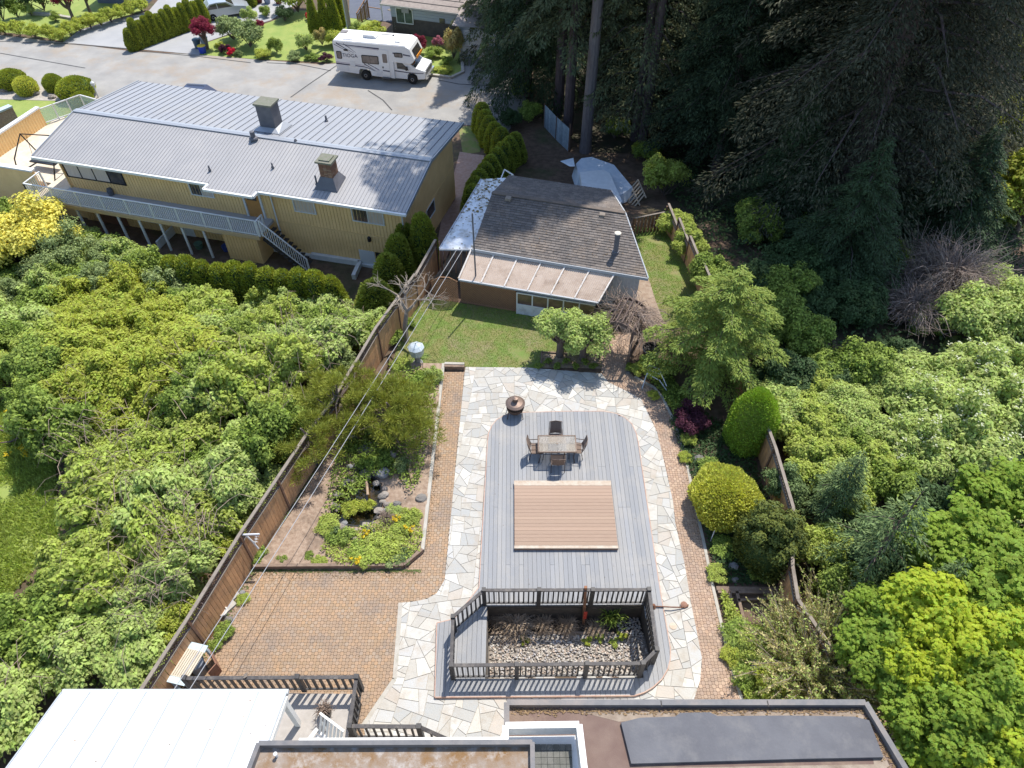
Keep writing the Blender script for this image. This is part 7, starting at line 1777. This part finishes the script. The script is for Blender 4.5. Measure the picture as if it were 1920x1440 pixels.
# pond bed plants
for i,(a,b,r,h_,k,l) in enumerate(((700,1040,.75,.45,'bright','bright green mound plant in the pond bed, front centre'),(725,1030,.6,.5,'bright','bright mound plant right of the front centre in the pond bed'),(680,1035,.5,.4,'mid','green mound at the left of the front plants'),(735,1050,.5,.35,'grey','grey green mound near the angled edging corner'),(757,1048,.38,.35,'blue','blue green tuft at the angled edging corner'),(640,1010,.55,.45,'mid','leafy clump left of the pond'),(615,990,.5,.4,'bright','leafy clump beside the left pond stones'),(770,975,.45,.5,'bright','leafy plant by the concrete kerb'),(750,1000,.5,.45,'bright','plant clump right of the pond'),(690,955,.35,.5,'yellowgreen','water edge plant at the front of the pond'),(660,960,.4,.5,'yellowgreen','yellow green plant on the left pond bank'),(740,960,.35,.3,'pale','pale plant right of the pond'),(720,870,.5,.8,'mid','green bush in the rockery shade'),(690,880,.45,.8,'mid','grassy bush above the pond water'),(665,845,.4,.6,'mid','small bush in the rockery'),(755,880,.4,.6,'grey','grey green bush under the pine'),(770,740,.6,.7,'mid','bush at the far right of the pond bed'),(815,715,.45,.8,'pale','pale spiky bush beside the far end of the kerb'),(790,720,.5,.6,'mid','leafy bush near the wrapped pedestal'),
     (530,1050,.25,.25,'mid','small green seedling on the bare bed, left'),(580,1045,.2,.2,'mid','small green seedling on the bare bed, middle'),(600,1055,.3,.2,'bright','low weeds at the timber edging'),(485,1045,.4,.4,'mid','weeds at the fence end of the timber edging'),(745,640,.5,.5,'mid','weedy plants at the foot of the left fence by the lawn'),(752,690,.5,.4,'bright','weeds in front of the lawn corner'),(770,610,.35,.4,'mid','small plants at the fence beside the lawn'),(425,1185,.35,.35,'mid','dark green weeds at the left fence foot'),(410,1205,.35,.3,'mid','weeds near the slatted table'),(457,1125,.25,.2,'bright','small weeds beside the paving slabs'))):
    small(a,b,r,h_,k,l,seed=140+i%2)
p=GT(726,978); place(tpl('brg',lambda:t_twigs(7,.35,.55,90,M_twigb,.008,3,.5)),'dry_grass_tuft',(p[0],p[1],BZ),'tuft of dry brown grass right of the pond','grass tuft')
for i,(a,b) in enumerate(((690,1013),(668,1060),(745,980),(770,1000))): 
    p=GT(a,b); tagit(place(t_shrub(160+i,.25,.2,6,160,.05,.05,'yflower',twigs=2),'yellow_flowers',(p[0],p[1],BZ+.15),('yellow flowers in front of the pond','yellow flowers by the timber edging','yellow flowers right of the pond','yellow flowers by the kerb')[i],'flowers'))
p=GT(632,1000,.2); place(t_shrub(165,.2,.3,6,200,.05,.04,'blue',twigs=2),'blue_flowers',p,'patch of blue flowers left of the pond front','flowers')
# olive pine over the pond
def t_pine(seed,R,Hh,nt,per,mat):
    rg=np.random.default_rng(seed); mb=MB(); Ps=[];Ds=[]
    mb.tube([(0,0,-.1),(.1,.1,Hh*.3),(-.1,.05,Hh*.6),(.1,0,Hh*.85)],[.12,.10,.07,.03],7)
    for i in range(nt):
        a=rg.random()*6.28; rr=R*rg.random()**.55; z=Hh*(.45+.5*rg.random())*(1-.25*rr/R); c=np.array([rr*math.cos(a),rr*math.sin(a),z])
        b=np.array([0,0,Hh*rg.uniform(.25,.6)]); mb.tube([b,(b+c)/2+rg.normal(size=3)*.12,c],[.045,.03,.012],4,cap=False)
        for q in range(5):
            cc=c+rg.normal(size=3)*np.array([.30,.30,.17]); n=per; w=unit(n,rg); w[:,2]=np.abs(w[:,2])*.8; Ps.append(cc+w*rg.random((n,1))*.22); Ds.append(w+np.array([math.cos(a)*.3,math.sin(a)*.3,.35]))
    P=np.concatenate(Ps);D=np.concatenate(Ds); V=quads(P,D,unit(len(P),rg),.17*rg.uniform(.7,1.2,len(P)),.020,0)
    return [('crown',npmesh('crown',V,LM[mat])),('trunk',mb.me('trunk',M_barkt))]
place(t_pine(170,1.3,2.5,40,130,'pine'),'olive_pine',GT(742,822),'rounded olive green pine leaning over the pond, right one','tree',s=1.05)
place(t_pine(171,1.35,3.1,28,120,'pine'),'olive_pine',GT(650,800),'open olive green pine over the left fence','tree')
place(t_pine(172,.85,2.6,18,120,'pine'),'olive_pine',GT(592,870),'small olive pine clump touching the fence top','tree')
undergrowth([p for p in PP([(640,1000),(700,985),(770,960),(795,1000),(785,1035),(755,1058),(640,1062),(600,1030)],.1)],2600,'bright',.10,.05,.28,None,41)
undergrowth([p for p in PP([(640,820),(735,800),(745,900),(700,900),(640,960),(610,960)],.1)],2000,'mid',.12,.06,.5,None,42)
undergrowth([p for p in PP([(735,690),(830,700),(815,760),(790,900),(770,930),(720,860),(660,830),(690,760)],.1)],4200,'mid',.12,.06,.45,None,42)
undergrowth([p for p in PP([(1255,790),(1290,760),(1400,820),(1440,950),(1455,1095),(1345,1095),(1325,1010),(1300,900)],.0)],9000,'dark',.12,.06,.2,None,43)  # dark leaf colour stands in for shade below the yew
undergrowth([p for p in PP([(1350,1110),(1400,1175),(1470,1180),(1530,1270),(1530,1320),(1400,1320),(1375,1240)],.0)],9000,'bright',.12,.06,.3,None,44)
undergrowth([p for p in PP([(1190,690),(1250,700),(1300,760),(1262,780),(1240,735)],.0)],3000,'mid',.12,.06,.3,None,45)
# bare tree at the fence
def t_bare(seed):
    rg=random.Random(seed); mb=MB()
    def br(p,d,l,r,k):
        q=(p[0]+d[0]*l,p[1]+d[1]*l,p[2]+d[2]*l); m=((p[0]+q[0])/2+rg.uniform(-.08,.08)*l,(p[1]+q[1])/2+rg.uniform(-.08,.08)*l,(p[2]+q[2])/2)
        mb.tube([p,m,q],[r,r*.8,r*.6],5 if k>2 else 4,cap=False)
        if k>0:
            for _ in range(3 if k>1 else 2):
                nd=Vector((d[0]+rg.uniform(-.9,.9),d[1]+rg.uniform(-.9,.9),d[2]*.6+rg.uniform(-.3,.4))).normalized(); br(q,nd,l*rg.uniform(.6,.85),r*.55,k-1)
    br((0,0,0),(.15,.1,1),1.6,.14,0); br((.24,.16,1.6),(-.3,.2,1),.8,.09,4); br((.24,.16,1.55),(.6,-.2,.8),.8,.08,4); br((.24,.16,1.5),(.2,.6,.9),.7,.07,3)
    return [('trunk',mb.me('trunk',M_twig))]
place(t_bare(3),'bare_tree',GT(762,640),'bare pale branched small tree leaning on the left fence by the lawn','tree',rz=.4)
# planter contents
for i,(a,b,r,h_,l) in enumerate(((932,1166,.40,.35,'small dry brown grass clump at the left of the sunken planter'),(968,1176,.75,.55,'largest dry brown arching grass clump in the sunken planter'),(1019,1174,.42,.5,'round dry brown grass clump in the middle of the sunken planter'),(1062,1178,.42,.5,'dry brown grass clump left of the red post'),(1115,1180,.4,.3,'low dark clump right of the red post'))):
    p=G(a,b,-.8); place(tpl('dg%d'%(i%2),lambda:t_twigs(30+i%2,1.,1.,170,pm('dry_grass',(.30,.22,.15),(.42,.33,.24),12,isl=True,rand=.3,bump=0),.012,4,.75)),'dry_grass_clump',(p[0],p[1],-.85),l,'grass clump',None,(r*1.1,r*1.1,h_*1.5))
p=G(1145,1165,-.8); place(t_twigs(33,.55,1.2,70,LM['mid'],.012,4,.5),'green_grass_clump',(p[0],p[1],-.85),'tall green bladed grass clump in the right half of the planter','grass clump')
for i,(a,b,k) in enumerate(((985,1203,'yellowgreen'),(1125,1198,'bright'),(1150,1205,'bright'),(1165,1195,'yellowgreen'),(1100,1205,'yellowgreen'))):
    p=G(a,b,-.8); place(tpl(('pp',k),lambda:t_shrub(180,.3,.25,8,420,.07,.04,k,twigs=3)),'ground_cover_plant',(p[0],p[1],-.82),('tiny lime plant at the left of the log edging','small green plant at the right of the log edging','green ground plant under the tall grass','lime plant at the right end of the log edging','tiny plant near the red post foot')[i],'plant',None,.8)
p=G(608,1330,DZ+.4); t=thing('potted_dry_plant',(p[0],p[1],DZ),'dried brown plant in a small dark pot on the near terrace','potted plant')
MB().lathe((p[0],p[1],DZ),[(.13,0),(.18,.28),(.19,.32),(.16,.32),(.0,.28)],14).build('pot',Mbk,t)
for nm,me in t_twigs(34,.3,.6,60,M_twigb,.010,3,.7,): c=link('dry_stems',me,t,(0,0,.25))
# grass blades
def blades(poly,n,L,Wd,mat,seed,z=None,label=None,name='grass'):
    rg=np.random.default_rng(seed); x0,x1=min(p[0] for p in poly),max(p[0] for p in poly); y0,y1=min(p[1] for p in poly),max(p[1] for p in poly)
    X=rg.uniform(x0,x1,n*3); Y=rg.uniform(y0,y1,n*3); k=inside_np(X,Y,poly)
    f=np.sin(X*1.3+1)*np.cos(Y*1.7)+.5*np.sin(X*3.1+Y*2.3); k&=(f<.85+rg.random(n*3)*.5)
    X=X[k][:n];Y=Y[k][:n];n=len(X); Z=np.array([terr(a,b) for a,b in zip(X,Y)])+.01
    P=np.stack([X,Y,Z],1); D=rg.normal(size=(n,3))*.55+np.array([0,0,.8]); return tagit(link(name,npmesh(name,quads(P,D,unit(n,rg),L*rg.uniform(.5,1.3,n),Wd,0),LM[mat])),kind='stuff')
blades(LAWN,36000,.055,.016,'grass',1); blades(RLAWN,20000,.06,.018,'grass',2)
blades(PP([(-120,740),(60,760),(105,860),(110,1010),(20,1120),(-120,1180)]),34000,.20,.045,'meadow',3,name='meadow_grass')
# ================================================================ right-hand wood
# undergrowth mass between the fence and the far wood
UG=PP([(1208,250),(1300,430),(1345,560),(1420,800),(1490,900),(1500,1060),(1545,1180),(1700,1330),(1780,1500),(2050,1500),(2050,0),(2000,-20),(1100,-20),(1000,0),(985,130),(1090,180)])
undergrowth(UG,60000,'dark',.22,.13,1.0,None,8)  # dark leaves carry the shade of the wood in their colour
FT=[t_conifer(200,30,7.2,1.6,330,920,.20,.052,'fir',tr=.5,droop=.30,pw=1.3),
    t_conifer(201,27,5.8,4.0,240,700,.27,.08,'fir2',tr=.42,droop=.32,pw=1.25)]
TALL=[t_conifer(202,42,5.4,9.0,190,420,.36,.12,'fir2',tr=.40,droop=.35,pw=2.2),t_conifer(203,42,4.8,8.0,190,420,.34,.12,'hemlock',tr=.40,droop=.38,pw=1.5)]
HEM=t_conifer(204,17,3.4,1.2,170,420,.24,.075,'hemlock',tr=.22,droop=.42,pw=1.15)
CED=t_conifer(205,14,5.2,.6,210,640,.23,.062,'fcedar',tr=.3,droop=.45,pw=1.15,rise=.2)
def tree(parts,name,a,b,label,s=1.,group=None,rz=None,cat='tree',sz=None):
    p=GT(a,b); return place(parts,name,(p[0],p[1],p[2]-.1),label,cat,group,s,rz,sz)
tree(TALL[0],'tall_fir',1047,212,'tall fir with dark bare trunk, left one of three by the picket fence',.95)
tree(TALL[1],'tall_fir',1064,252,'tall fir with dark bare trunk, middle one of three',.92)
BARE=t_conifer(206,47,7.9,19.0,150,330,.40,.14,'fir2',tr=.40,droop=.3,pw=3.2,bark=pm('grey_bark',(.13,.11,.11),(.18,.155,.15),6,bump=1,bscale=14,stretch=(2,2,.35)))
tree(BARE,'tall_fir',1097,284,'tall fir with long straight grey trunk, right one of three',1.0)
tree(t_conifer(207,52,4.3,1.5,300,300,.28,.09,'hemlock',tr=.34,droop=.4,pw=3),'hemlock',1190,262,'drooping hemlock with sunlit tips right of the three trunks',1.0)
tree(t_conifer(208,49,5.2,27.0,150,330,.40,.14,'fir2',tr=.34,droop=.3,pw=2.6),'tall_fir',1203,276,'tall fir with dark trunk hidden behind the drooping hemlock')
tree(HEM,'hemlock',1165,150,'farther drooping hemlock at the top edge right of the trunks',1.15,rz=1.0)
tree(CED,'hemlock',990,178,'dark drooping conifer at the end of the road, left of the trunks',1.0,rz=2.2,sz=1.5)
tree(HEM,'hemlock',945,95,'dark conifer in front of the grey garage at the top',1.35,rz=3.2)
tree(FT[0],'giant_fir',1560,420,'giant dark grey brown fir filling the upper right of the wood',1.35)
tree(FT[0],'giant_fir',1470,250,'dark giant fir left behind the biggest one',1.15,rz=3.3)
tree(FT[0],'giant_fir',1650,300,'second giant dark fir right of the first',1.15,rz=1.2)
tree(FT[0],'giant_fir',1620,190,'third giant dark fir behind the first two',1.1,rz=2.5)
tree(FT[1],'giant_fir',1440,170,'dark green fir behind the giant firs on their left',1.0,rz=.5)
tree(CED,'red_cedar',1745,480,'dark green cedar with ferny hanging sprays right of the giant firs',.9,sz=.55)
tree(CED,'red_cedar',1560,520,'dark cedar with hanging sprays in front of the giant fir',.75,rz=2,sz=.55)
tree(CED,'red_cedar',1450,430,'shaded cedar at the left foot of the giant fir',.7,rz=4,sz=.6)
for i,(a,b,k) in enumerate(((1300,90,1),(1390,20,1),(1270,-20,0),(1500,40,1),(1780,60,0),(1750,-40,1),(1120,-30,1),(1080,40,1),(1620,-60,0),(1330,200,1),(1250,130,1),(1385,300,1),(1340,330,1),(1230,30,0),(1180,-70,1))):
    tree(FT[k],'background_fir',a,b,'dark tall fir in the background of the wood at the top',.85+.1*(i%3),group='background firs of the wood',rz=i*1.1)
# dead brown bush, shaded shrubs
tree(t_twigs(41,1.6,2.6,800,pm('dead_twig',(.20,.155,.13),(.30,.245,.21),8,isl=True,rand=.4,bump=0),.009,4,.45),'dead_bush',1755,560,'dead greyish purple twiggy bush at the edge of the dark wood',1.6,cat='shrub')
tree(t_twigs(42,1.6,2.2,500,pm('dead_twig',(.2,.15,.14)),.009,4,.5),'dead_bush',1700,600,'lower dead twiggy bush left of the main dead bush',1.3,cat='shrub')
SM={k:t_shrub(220+i,1.4,2.3,46,12500,.13,.072,k,rcf=(.16,.32),squash=1.05,power=.34,up=.75) for i,k in enumerate(('bright','mid','pale','dark','yellowgreen'))}
ELD=t_shrub(230,1.7,3.0,64,17000,.14,.07,'pale',extra=('white',60,.13),rcf=(.12,.27),squash=1.05,power=.34,up=.75)
rgq=random.Random(91)
def sb(a,b,k,s,label,name='shrub',group=None): 
    p=GT(a,b); s3=(s*rgq.uniform(.85,1.2),s*rgq.uniform(.85,1.2),s*rgq.uniform(.8,1.25)); return place(SM[k],name,(p[0],p[1],p[2]-.1),label,'shrub',group,s3,tilt=(rgq.uniform(-.2,.2),rgq.uniform(-.2,.2)))
for a,b,k,s,l in ((1245,372,'bright',1.25,'rounded bright green laurel shrub behind the timber racks'),(1215,310,'mid',.8,'green shrub right of the tarpaulin'),(1150,262,'mid',.8,'leafy shrub at the foot of the grey trunk'),(1262,440,'bright',.8,'leafy shrub behind the corner of the right fence'),(1290,480,'bright',.75,'shrub leaning over the right fence'),(1320,545,'mid',.8,'shrub behind the right fence near the spruce'),(1195,290,'yellowgreen',.5,'yellowish twiggy shrub by the tarpaulin'),
    (980,175,'mid',.9,'shaded shrub at the end of the road'),(960,240,'dark',.8,'dark shrub beside the hedge end'),(995,225,'mid',.7,'low green shrub by the picket fence')): sb(a,b,k,s,l)
rgf=random.Random(33); n=0; taken=[]
DK=PP([(1340,480),(1460,380),(1780,560),(1760,660),(1700,720),(1560,760),(1480,800),(1440,720),(1430,600)])
while n<46:
    x=rgf.uniform(min(p[0] for p in DK),max(p[0] for p in DK)); y=rgf.uniform(min(p[1] for p in DK),max(p[1] for p in DK))
    if not inside((x,y),DK): continue
    n+=1; r=rgf.uniform(.7,1.1); place(SM[rgf.choice(['dark','dark','dark','mid'])],'shrub',(x,y,terr(x,y)-.2),'shaded green shrub on the dark floor of the wood','shrub','shaded shrubs of the wood floor',r)  # mostly the dark leaf colour, making up for shade the firs lack
BR=PP([(1450,700),(1560,740),(1640,830),(1600,930),(1560,960),(1490,880),(1440,800)])
pts=[];tries=0
while len(pts)<26 and tries<4000:
    tries+=1; x=rgf.uniform(min(p[0] for p in BR),max(p[0] for p in BR)); y=rgf.uniform(min(p[1] for p in BR),max(p[1] for p in BR))
    if not inside((x,y),BR) or any(math.dist((x,y),q)<.9 for q in pts): continue
    pts.append((x,y)); r=rgf.uniform(.65,.95); place(SM[rgf.choice(['bright','pale','bright'])],'bramble_bush',(x,y,terr(x,y)-.1),'bright leafy bramble bush behind the right fence','shrub','brambles behind the right fence',r)
for i,(a,b,s,l) in enumerate(((1760,860,1.35,'white flowering elder shrub, leftmost of the sunlit ones'),(1850,830,1.4,'white flowering elder shrub at the right edge'),(1700,880,1.0,'small white flowering elder beside the leaning spruce'),(1800,760,1.2,'white flowering elder shrub behind the others'),(1880,740,1.1,'farther white flowering elder at the right edge'),(1700,800,1.1,'pale flowering elder above the bramble bank'))):
    tree(ELD,'elder_shrub',a,b,l,s,cat='shrub')
for a,b,k,s,l in ((1880,640,'pale',1.3,'pale leafy shrub at the right edge above the yellow grass'),(1800,640,'pale',1.2,'pale green shrub right of the dead bush'),(1850,570,'pale',1.1,'pale shrub near the dead bush'),(1700,740,'pale',1.1,'soft pale willow shrub in the middle right'),(1650,760,'pale',.9,'pale shrub beside the willow shrub'),(1900,380,'yellowgreen',1.5,'bright yellow green bush at the upper right edge'),(1890,300,'yellowgreen',1.4,'yellow green bush above the other at the right edge'),(1930,220,'yellowgreen',1.5,'yellow green bush at the far right edge'),(1860,440,'mid',1.3,'green bush below the yellow green ones'),
     (1530,1060,'bright',.8,'leafy bush behind the lower fence panel'),(1560,1130,'mid',.8,'leafy bush right of the lower fence panel'),(1580,870,'mid',.9,'green bush behind the leaning spruce'),(1660,960,'mid',1.0,'green bush under the leaning spruce'),(1720,1000,'dark',1.1,'dark bush between spruce and maple'),(1620,1080,'dark',1.1,'dark bush behind the maple saplings')): sb(a,b,k,s,l)
# leaning spruce in the lower right
LSP=t_conifer(240,5.8,1.8,1.8,40,200,.16,.045,'blue',tr=.15,droop=.35,pw=1.5,bark=M_barkt)
tree(LSP,'leaning_spruce',1598,1100,'blue green spruce with visible slanting trunk behind the right fence',1.0,rz=.3)
tree(t_conifer(241,4.5,1.6,.4,55,380,.14,.042,'blue',tr=.12,droop=.3,pw=1.2),'small_spruce',1690,1180,'small green spruce with drooping boughs left of the maples',1.0)
tree(t_conifer(242,4.8,1.7,.4,60,380,.14,.042,'blue',tr=.12,droop=.3,pw=1.2),'small_spruce',1545,975,'blue green spruce behind the juniper beyond the fence',.85)
# big leaved maples
MP=[t_tree(250,2.1,5.2,1.6,80,34000,.15,.07,'maple',lobes=5,tr=.10,rcf=(.12,.26),up=.8),t_tree(251,2.1,5.2,1.6,80,34000,.15,.07,'maple_lit',lobes=5,tr=.10,rcf=(.12,.26),up=.8)]  # second copy: yellower leaf colour standing in for sunlit crowns
for a,b,z,k,s,l in ((1668,1215,2.8,0,.7,'bright green maple nearest to the cream catkin shrubs'),(1765,1320,3.2,0,.75,'bright green maple standing off the roof corner of the near house'),(1770,1130,3.8,1,.8,'yellow green maple in the middle of the maple group'),(1830,1010,3.6,0,.95,'green maple at the far edge of the group below the elders'),(1900,1080,4.0,0,1.0,'tall green maple at the right edge, farther one'),
   (1840,1230,4.2,1,.8,'yellow green maple with the highest sunlit crown near the right edge'),(1740,1240,3.6,1,.6,'small yellow green maple between the roof corner and the highest crown'),(1900,1320,4.4,0,.8,'green maple at the right edge level with the roof parapet'),(1830,1375,4.0,0,.75,'green maple right of the roof corner, low in the picture'),(1890,1430,4.2,1,.8,'yellow green maple in the very bottom right corner'),
   (1800,1450,3.0,0,.75,'green maple touching the bottom edge right of the roof'),(1910,930,3.2,0,.9,'green maple at the right edge just below the flowering elders'),(1960,1200,4.2,1,1.0,'yellow green maple cut by the right edge of the view'),(1660,1150,2.6,0,.6,'small green maple left of the group next to the leaning spruce')):
    p=G(a,b,z); zb=terr(p[0],p[1]); place(MP[k],'maple_tree',(p[0],p[1],zb-.1),l,'tree','big leaved maples in the lower right',(s,s,max(.5,(z-zb+1.0)/5.2)))
# spiky shrub with cream catkins
rgc=np.random.default_rng(60); mb=MB(); Ps=[];Ds=[];Pc=[];Dc=[]
for i in range(380):
    a=rgc.random()*6.28; el=rgc.uniform(.25,1.2); l=rgc.uniform(1.0,2.0); d=np.array([math.cos(a)*math.cos(el),math.sin(a)*math.cos(el),math.sin(el)])
    p0=np.array([rgc.normal()*.3,rgc.normal()*.3,.1]); p1=p0+d*l*.6+np.array([0,0,.1]); p2=p0+d*l+np.array([0,0,-.05])
    mb.tube([p0,p1,p2],[.015,.010,.004],3,cap=False)
    n=26; t=rgc.random(n)*.8+.2; P=p0+(p2-p0)*t[:,None]+rgc.normal(size=(n,3))*.04; Ps.append(P); Ds.append(d*.5+rgc.normal(size=(n,3)))
    n=40; t=rgc.random(n)*.62+.42; P=p0+(p2-p0)*t[:,None]+rgc.normal(size=(n,3))*.015; Pc.append(P); Dc.append(d+rgc.normal(size=(n,3))*.4)
P=np.concatenate(Ps);D=np.concatenate(Ds); lf=npmesh('foliage',quads(P,D,unit(len(P),rgc)+np.array([0,0,.5]),.09,.04,.05),LM['pale'])
P=np.concatenate(Pc);D=np.concatenate(Dc); ck=npmesh('catkin',quads(P,D,unit(len(P),rgc),.07,.03,.05),LM['catkin'])
SPK=[('branches',mb.me('branches',M_twig)),('foliage',lf),('catkin',ck)]
tree(SPK,'catkin_shrub',1530,1275,'spiky shrub with cream catkin spikes beside the house parapet',1.35,cat='shrub')
tree(SPK,'catkin_shrub',1590,1225,'second spiky cream shrub towards the maples',1.25,rz=2,cat='shrub'); tree(SPK,'catkin_shrub',1500,1215,'third spiky cream shrub by the lower fence panel',.95,rz=4,cat='shrub')
tree(SPK,'catkin_shrub',1600,1320,'spiky cream shrub hanging at the roof corner',.6,rz=1,cat='shrub')
# yellow flowering weeds on the left meadow
p=GT(45,820); place(t_shrub(261,2.2,.7,18,500,.07,.06,'yflower',twigs=3),'yellow_weeds',p,'yellow flowering weeds on the grass at the left edge','flowers')
# old grey picket fence by the trunks
M_pick=pm('grey_picket',(.30,.36,.40),(.22,.27,.30),6,bump=.4,rand=.15)
fence(PP([(1020,238),(1042,262),(1066,285)]),'leaning grey board fence at the foot of the three fir trunks',hb=1.7,lat=0,sp=.24,gap=.02,m=M_pick,cap=False,name='old_fence')

YT=t_tree(270,2.6,6.0,1.5,60,16000,.20,.12,'yellowgreen',rcf=(.14,.28),tr=.14)
for a,b,s_,l in ((1880,470,1.1,'sunlit yellow green tree at the right edge below the giant fir'),(1900,340,1.2,'sunlit yellow green tree at the right edge, upper middle one'),(1935,200,1.3,'sunlit yellow green tree near the upper right corner'),(1850,420,.8,'smaller yellow green tree tucked against the giant fir')):
    tree(YT,'yellow_green_tree',a,b,l,s_,rz=a*.1)

# ================================================================ litter, weeds and specks
def litter(name,pts,r0,r1,mat,seed):
    rg=random.Random(seed); mb=MB()
    for (x,y,z) in pts:
        r=rg.uniform(r0,r1); a=rg.uniform(0,6.28); t=rg.uniform(.004,.02)
        mb.face([(x+r*math.cos(a+o),y+r*.6*math.sin(a+o),z+t*(1 if q%2 else .3)) for q,o in enumerate((0,1.4,3.0,4.5))])
    tagit(mb.build(name,mat),kind='stuff')
M_lit=pm('leaf_debris',(.16,.10,.05),(.26,.18,.10),20,bump=0,isl=True,rand=.4)
M_moss=pm('moss_tuft',(.07,.10,.025),(.11,.13,.04),12,bump=.3,isl=True,rand=.3)
rg_=random.Random(77); P_=[]
for i in range(900):
    t=rg_.random(); px_=960+(1640-960)*t; py_=1329+abs(rg_.gauss(0,5)); P_.append((*G(px_,py_,RZ-.03)[:2],RZ-.035))
for i in range(300):
    py_=rg_.uniform(1335,1440); px_=1628+(py_-1320)*.42+rg_.gauss(0,9); P_.append((*G(px_,py_,RZ-.03)[:2],RZ-.035))
litter('roof_litter',P_,.012,.045,M_lit,1)
P_=[]
for i in range(500):
    px_=rg_.uniform(480,780); P_.append((*G(px_,1070+abs(rg_.gauss(0,8)),0)[:2],.031))
for i in range(420):
    a=rg_.random(); x=LF[0][0]+(LF[2][0]-LF[0][0])*a+abs(rg_.gauss(.15,.25)); y=LF[0][1]+(LF[2][1]-LF[0][1])*a; P_.append((x,y,.031))
for i in range(300):
    a=rg_.random(); p=G(795+(836-795)*a+abs(rg_.gauss(0,5)),1030+(690-1030)*a,0); P_.append((p[0],p[1],.031))
for i in range(500):
    a=rg_.random(); q=[(1390,1304),(1367,1242),(1336,1106),(1316,1009),(1300,940),(1283,853),(1262,790),(1240,745),(1224,727)]; k=int(a*8); f=a*8-k
    p=G(q[k][0]+(q[k+1][0]-q[k][0])*f-abs(rg_.gauss(0,7)),q[k][1]+(q[k+1][1]-q[k][1])*f,0); P_.append((p[0],p[1],.031))
for i in range(260):
    p=G(rg_.uniform(400,1300),rg_.uniform(700,1300),0)
    if inside(p[:2],BRICK) or inside(p[:2],WALK): P_.append((p[0],p[1],.031))
litter('paving_litter',P_,.010,.032,M_lit,2)
P_=[]
for i in range(700):
    px_=rg_.uniform(470,790); P_.append((*G(px_,1069+abs(rg_.gauss(0,2.5)),0)[:2],.029))
for i in range(500):
    a=rg_.random(); x=LF[0][0]+(LF[3][0]-LF[0][0])*a+abs(rg_.gauss(.06,.10)); y=LF[0][1]+(LF[3][1]-LF[0][1])*a; P_.append((x,y,.029))
litter('moss_and_weeds',P_,.02,.05,M_moss,3)
P_=[]
for i in range(90):
    p=G(rg_.uniform(905,1245),rg_.uniform(790,1100),DKZ)
    if inside(p[:2],DECK): P_.append((p[0],p[1],DKZ+.003))
litter('deck_litter',P_,.008,.022,M_lit,4)
P_=[]
for i in range(26): x=rg_.uniform(FA.x+.2,FB.x-.1); t=rg_.uniform(.1,2.2); q=wp_(x,t); P_.append((q.x,q.y,q.z+.004))
litter('roof_specks',P_,.008,.03,M_lit,5)
P_=[]
for i in range(420):
    q=Vector(SP(rg_.uniform(.2,W_-.3),rg_.uniform(0.1,RIDB),0)); b=(q-Vector(nL)).dot(ay); P_.append((q.x,q.y,shz(max(0,min(RIDB,b)))+.04))
litter('shingle_debris',P_,.01,.035,M_lit,6)
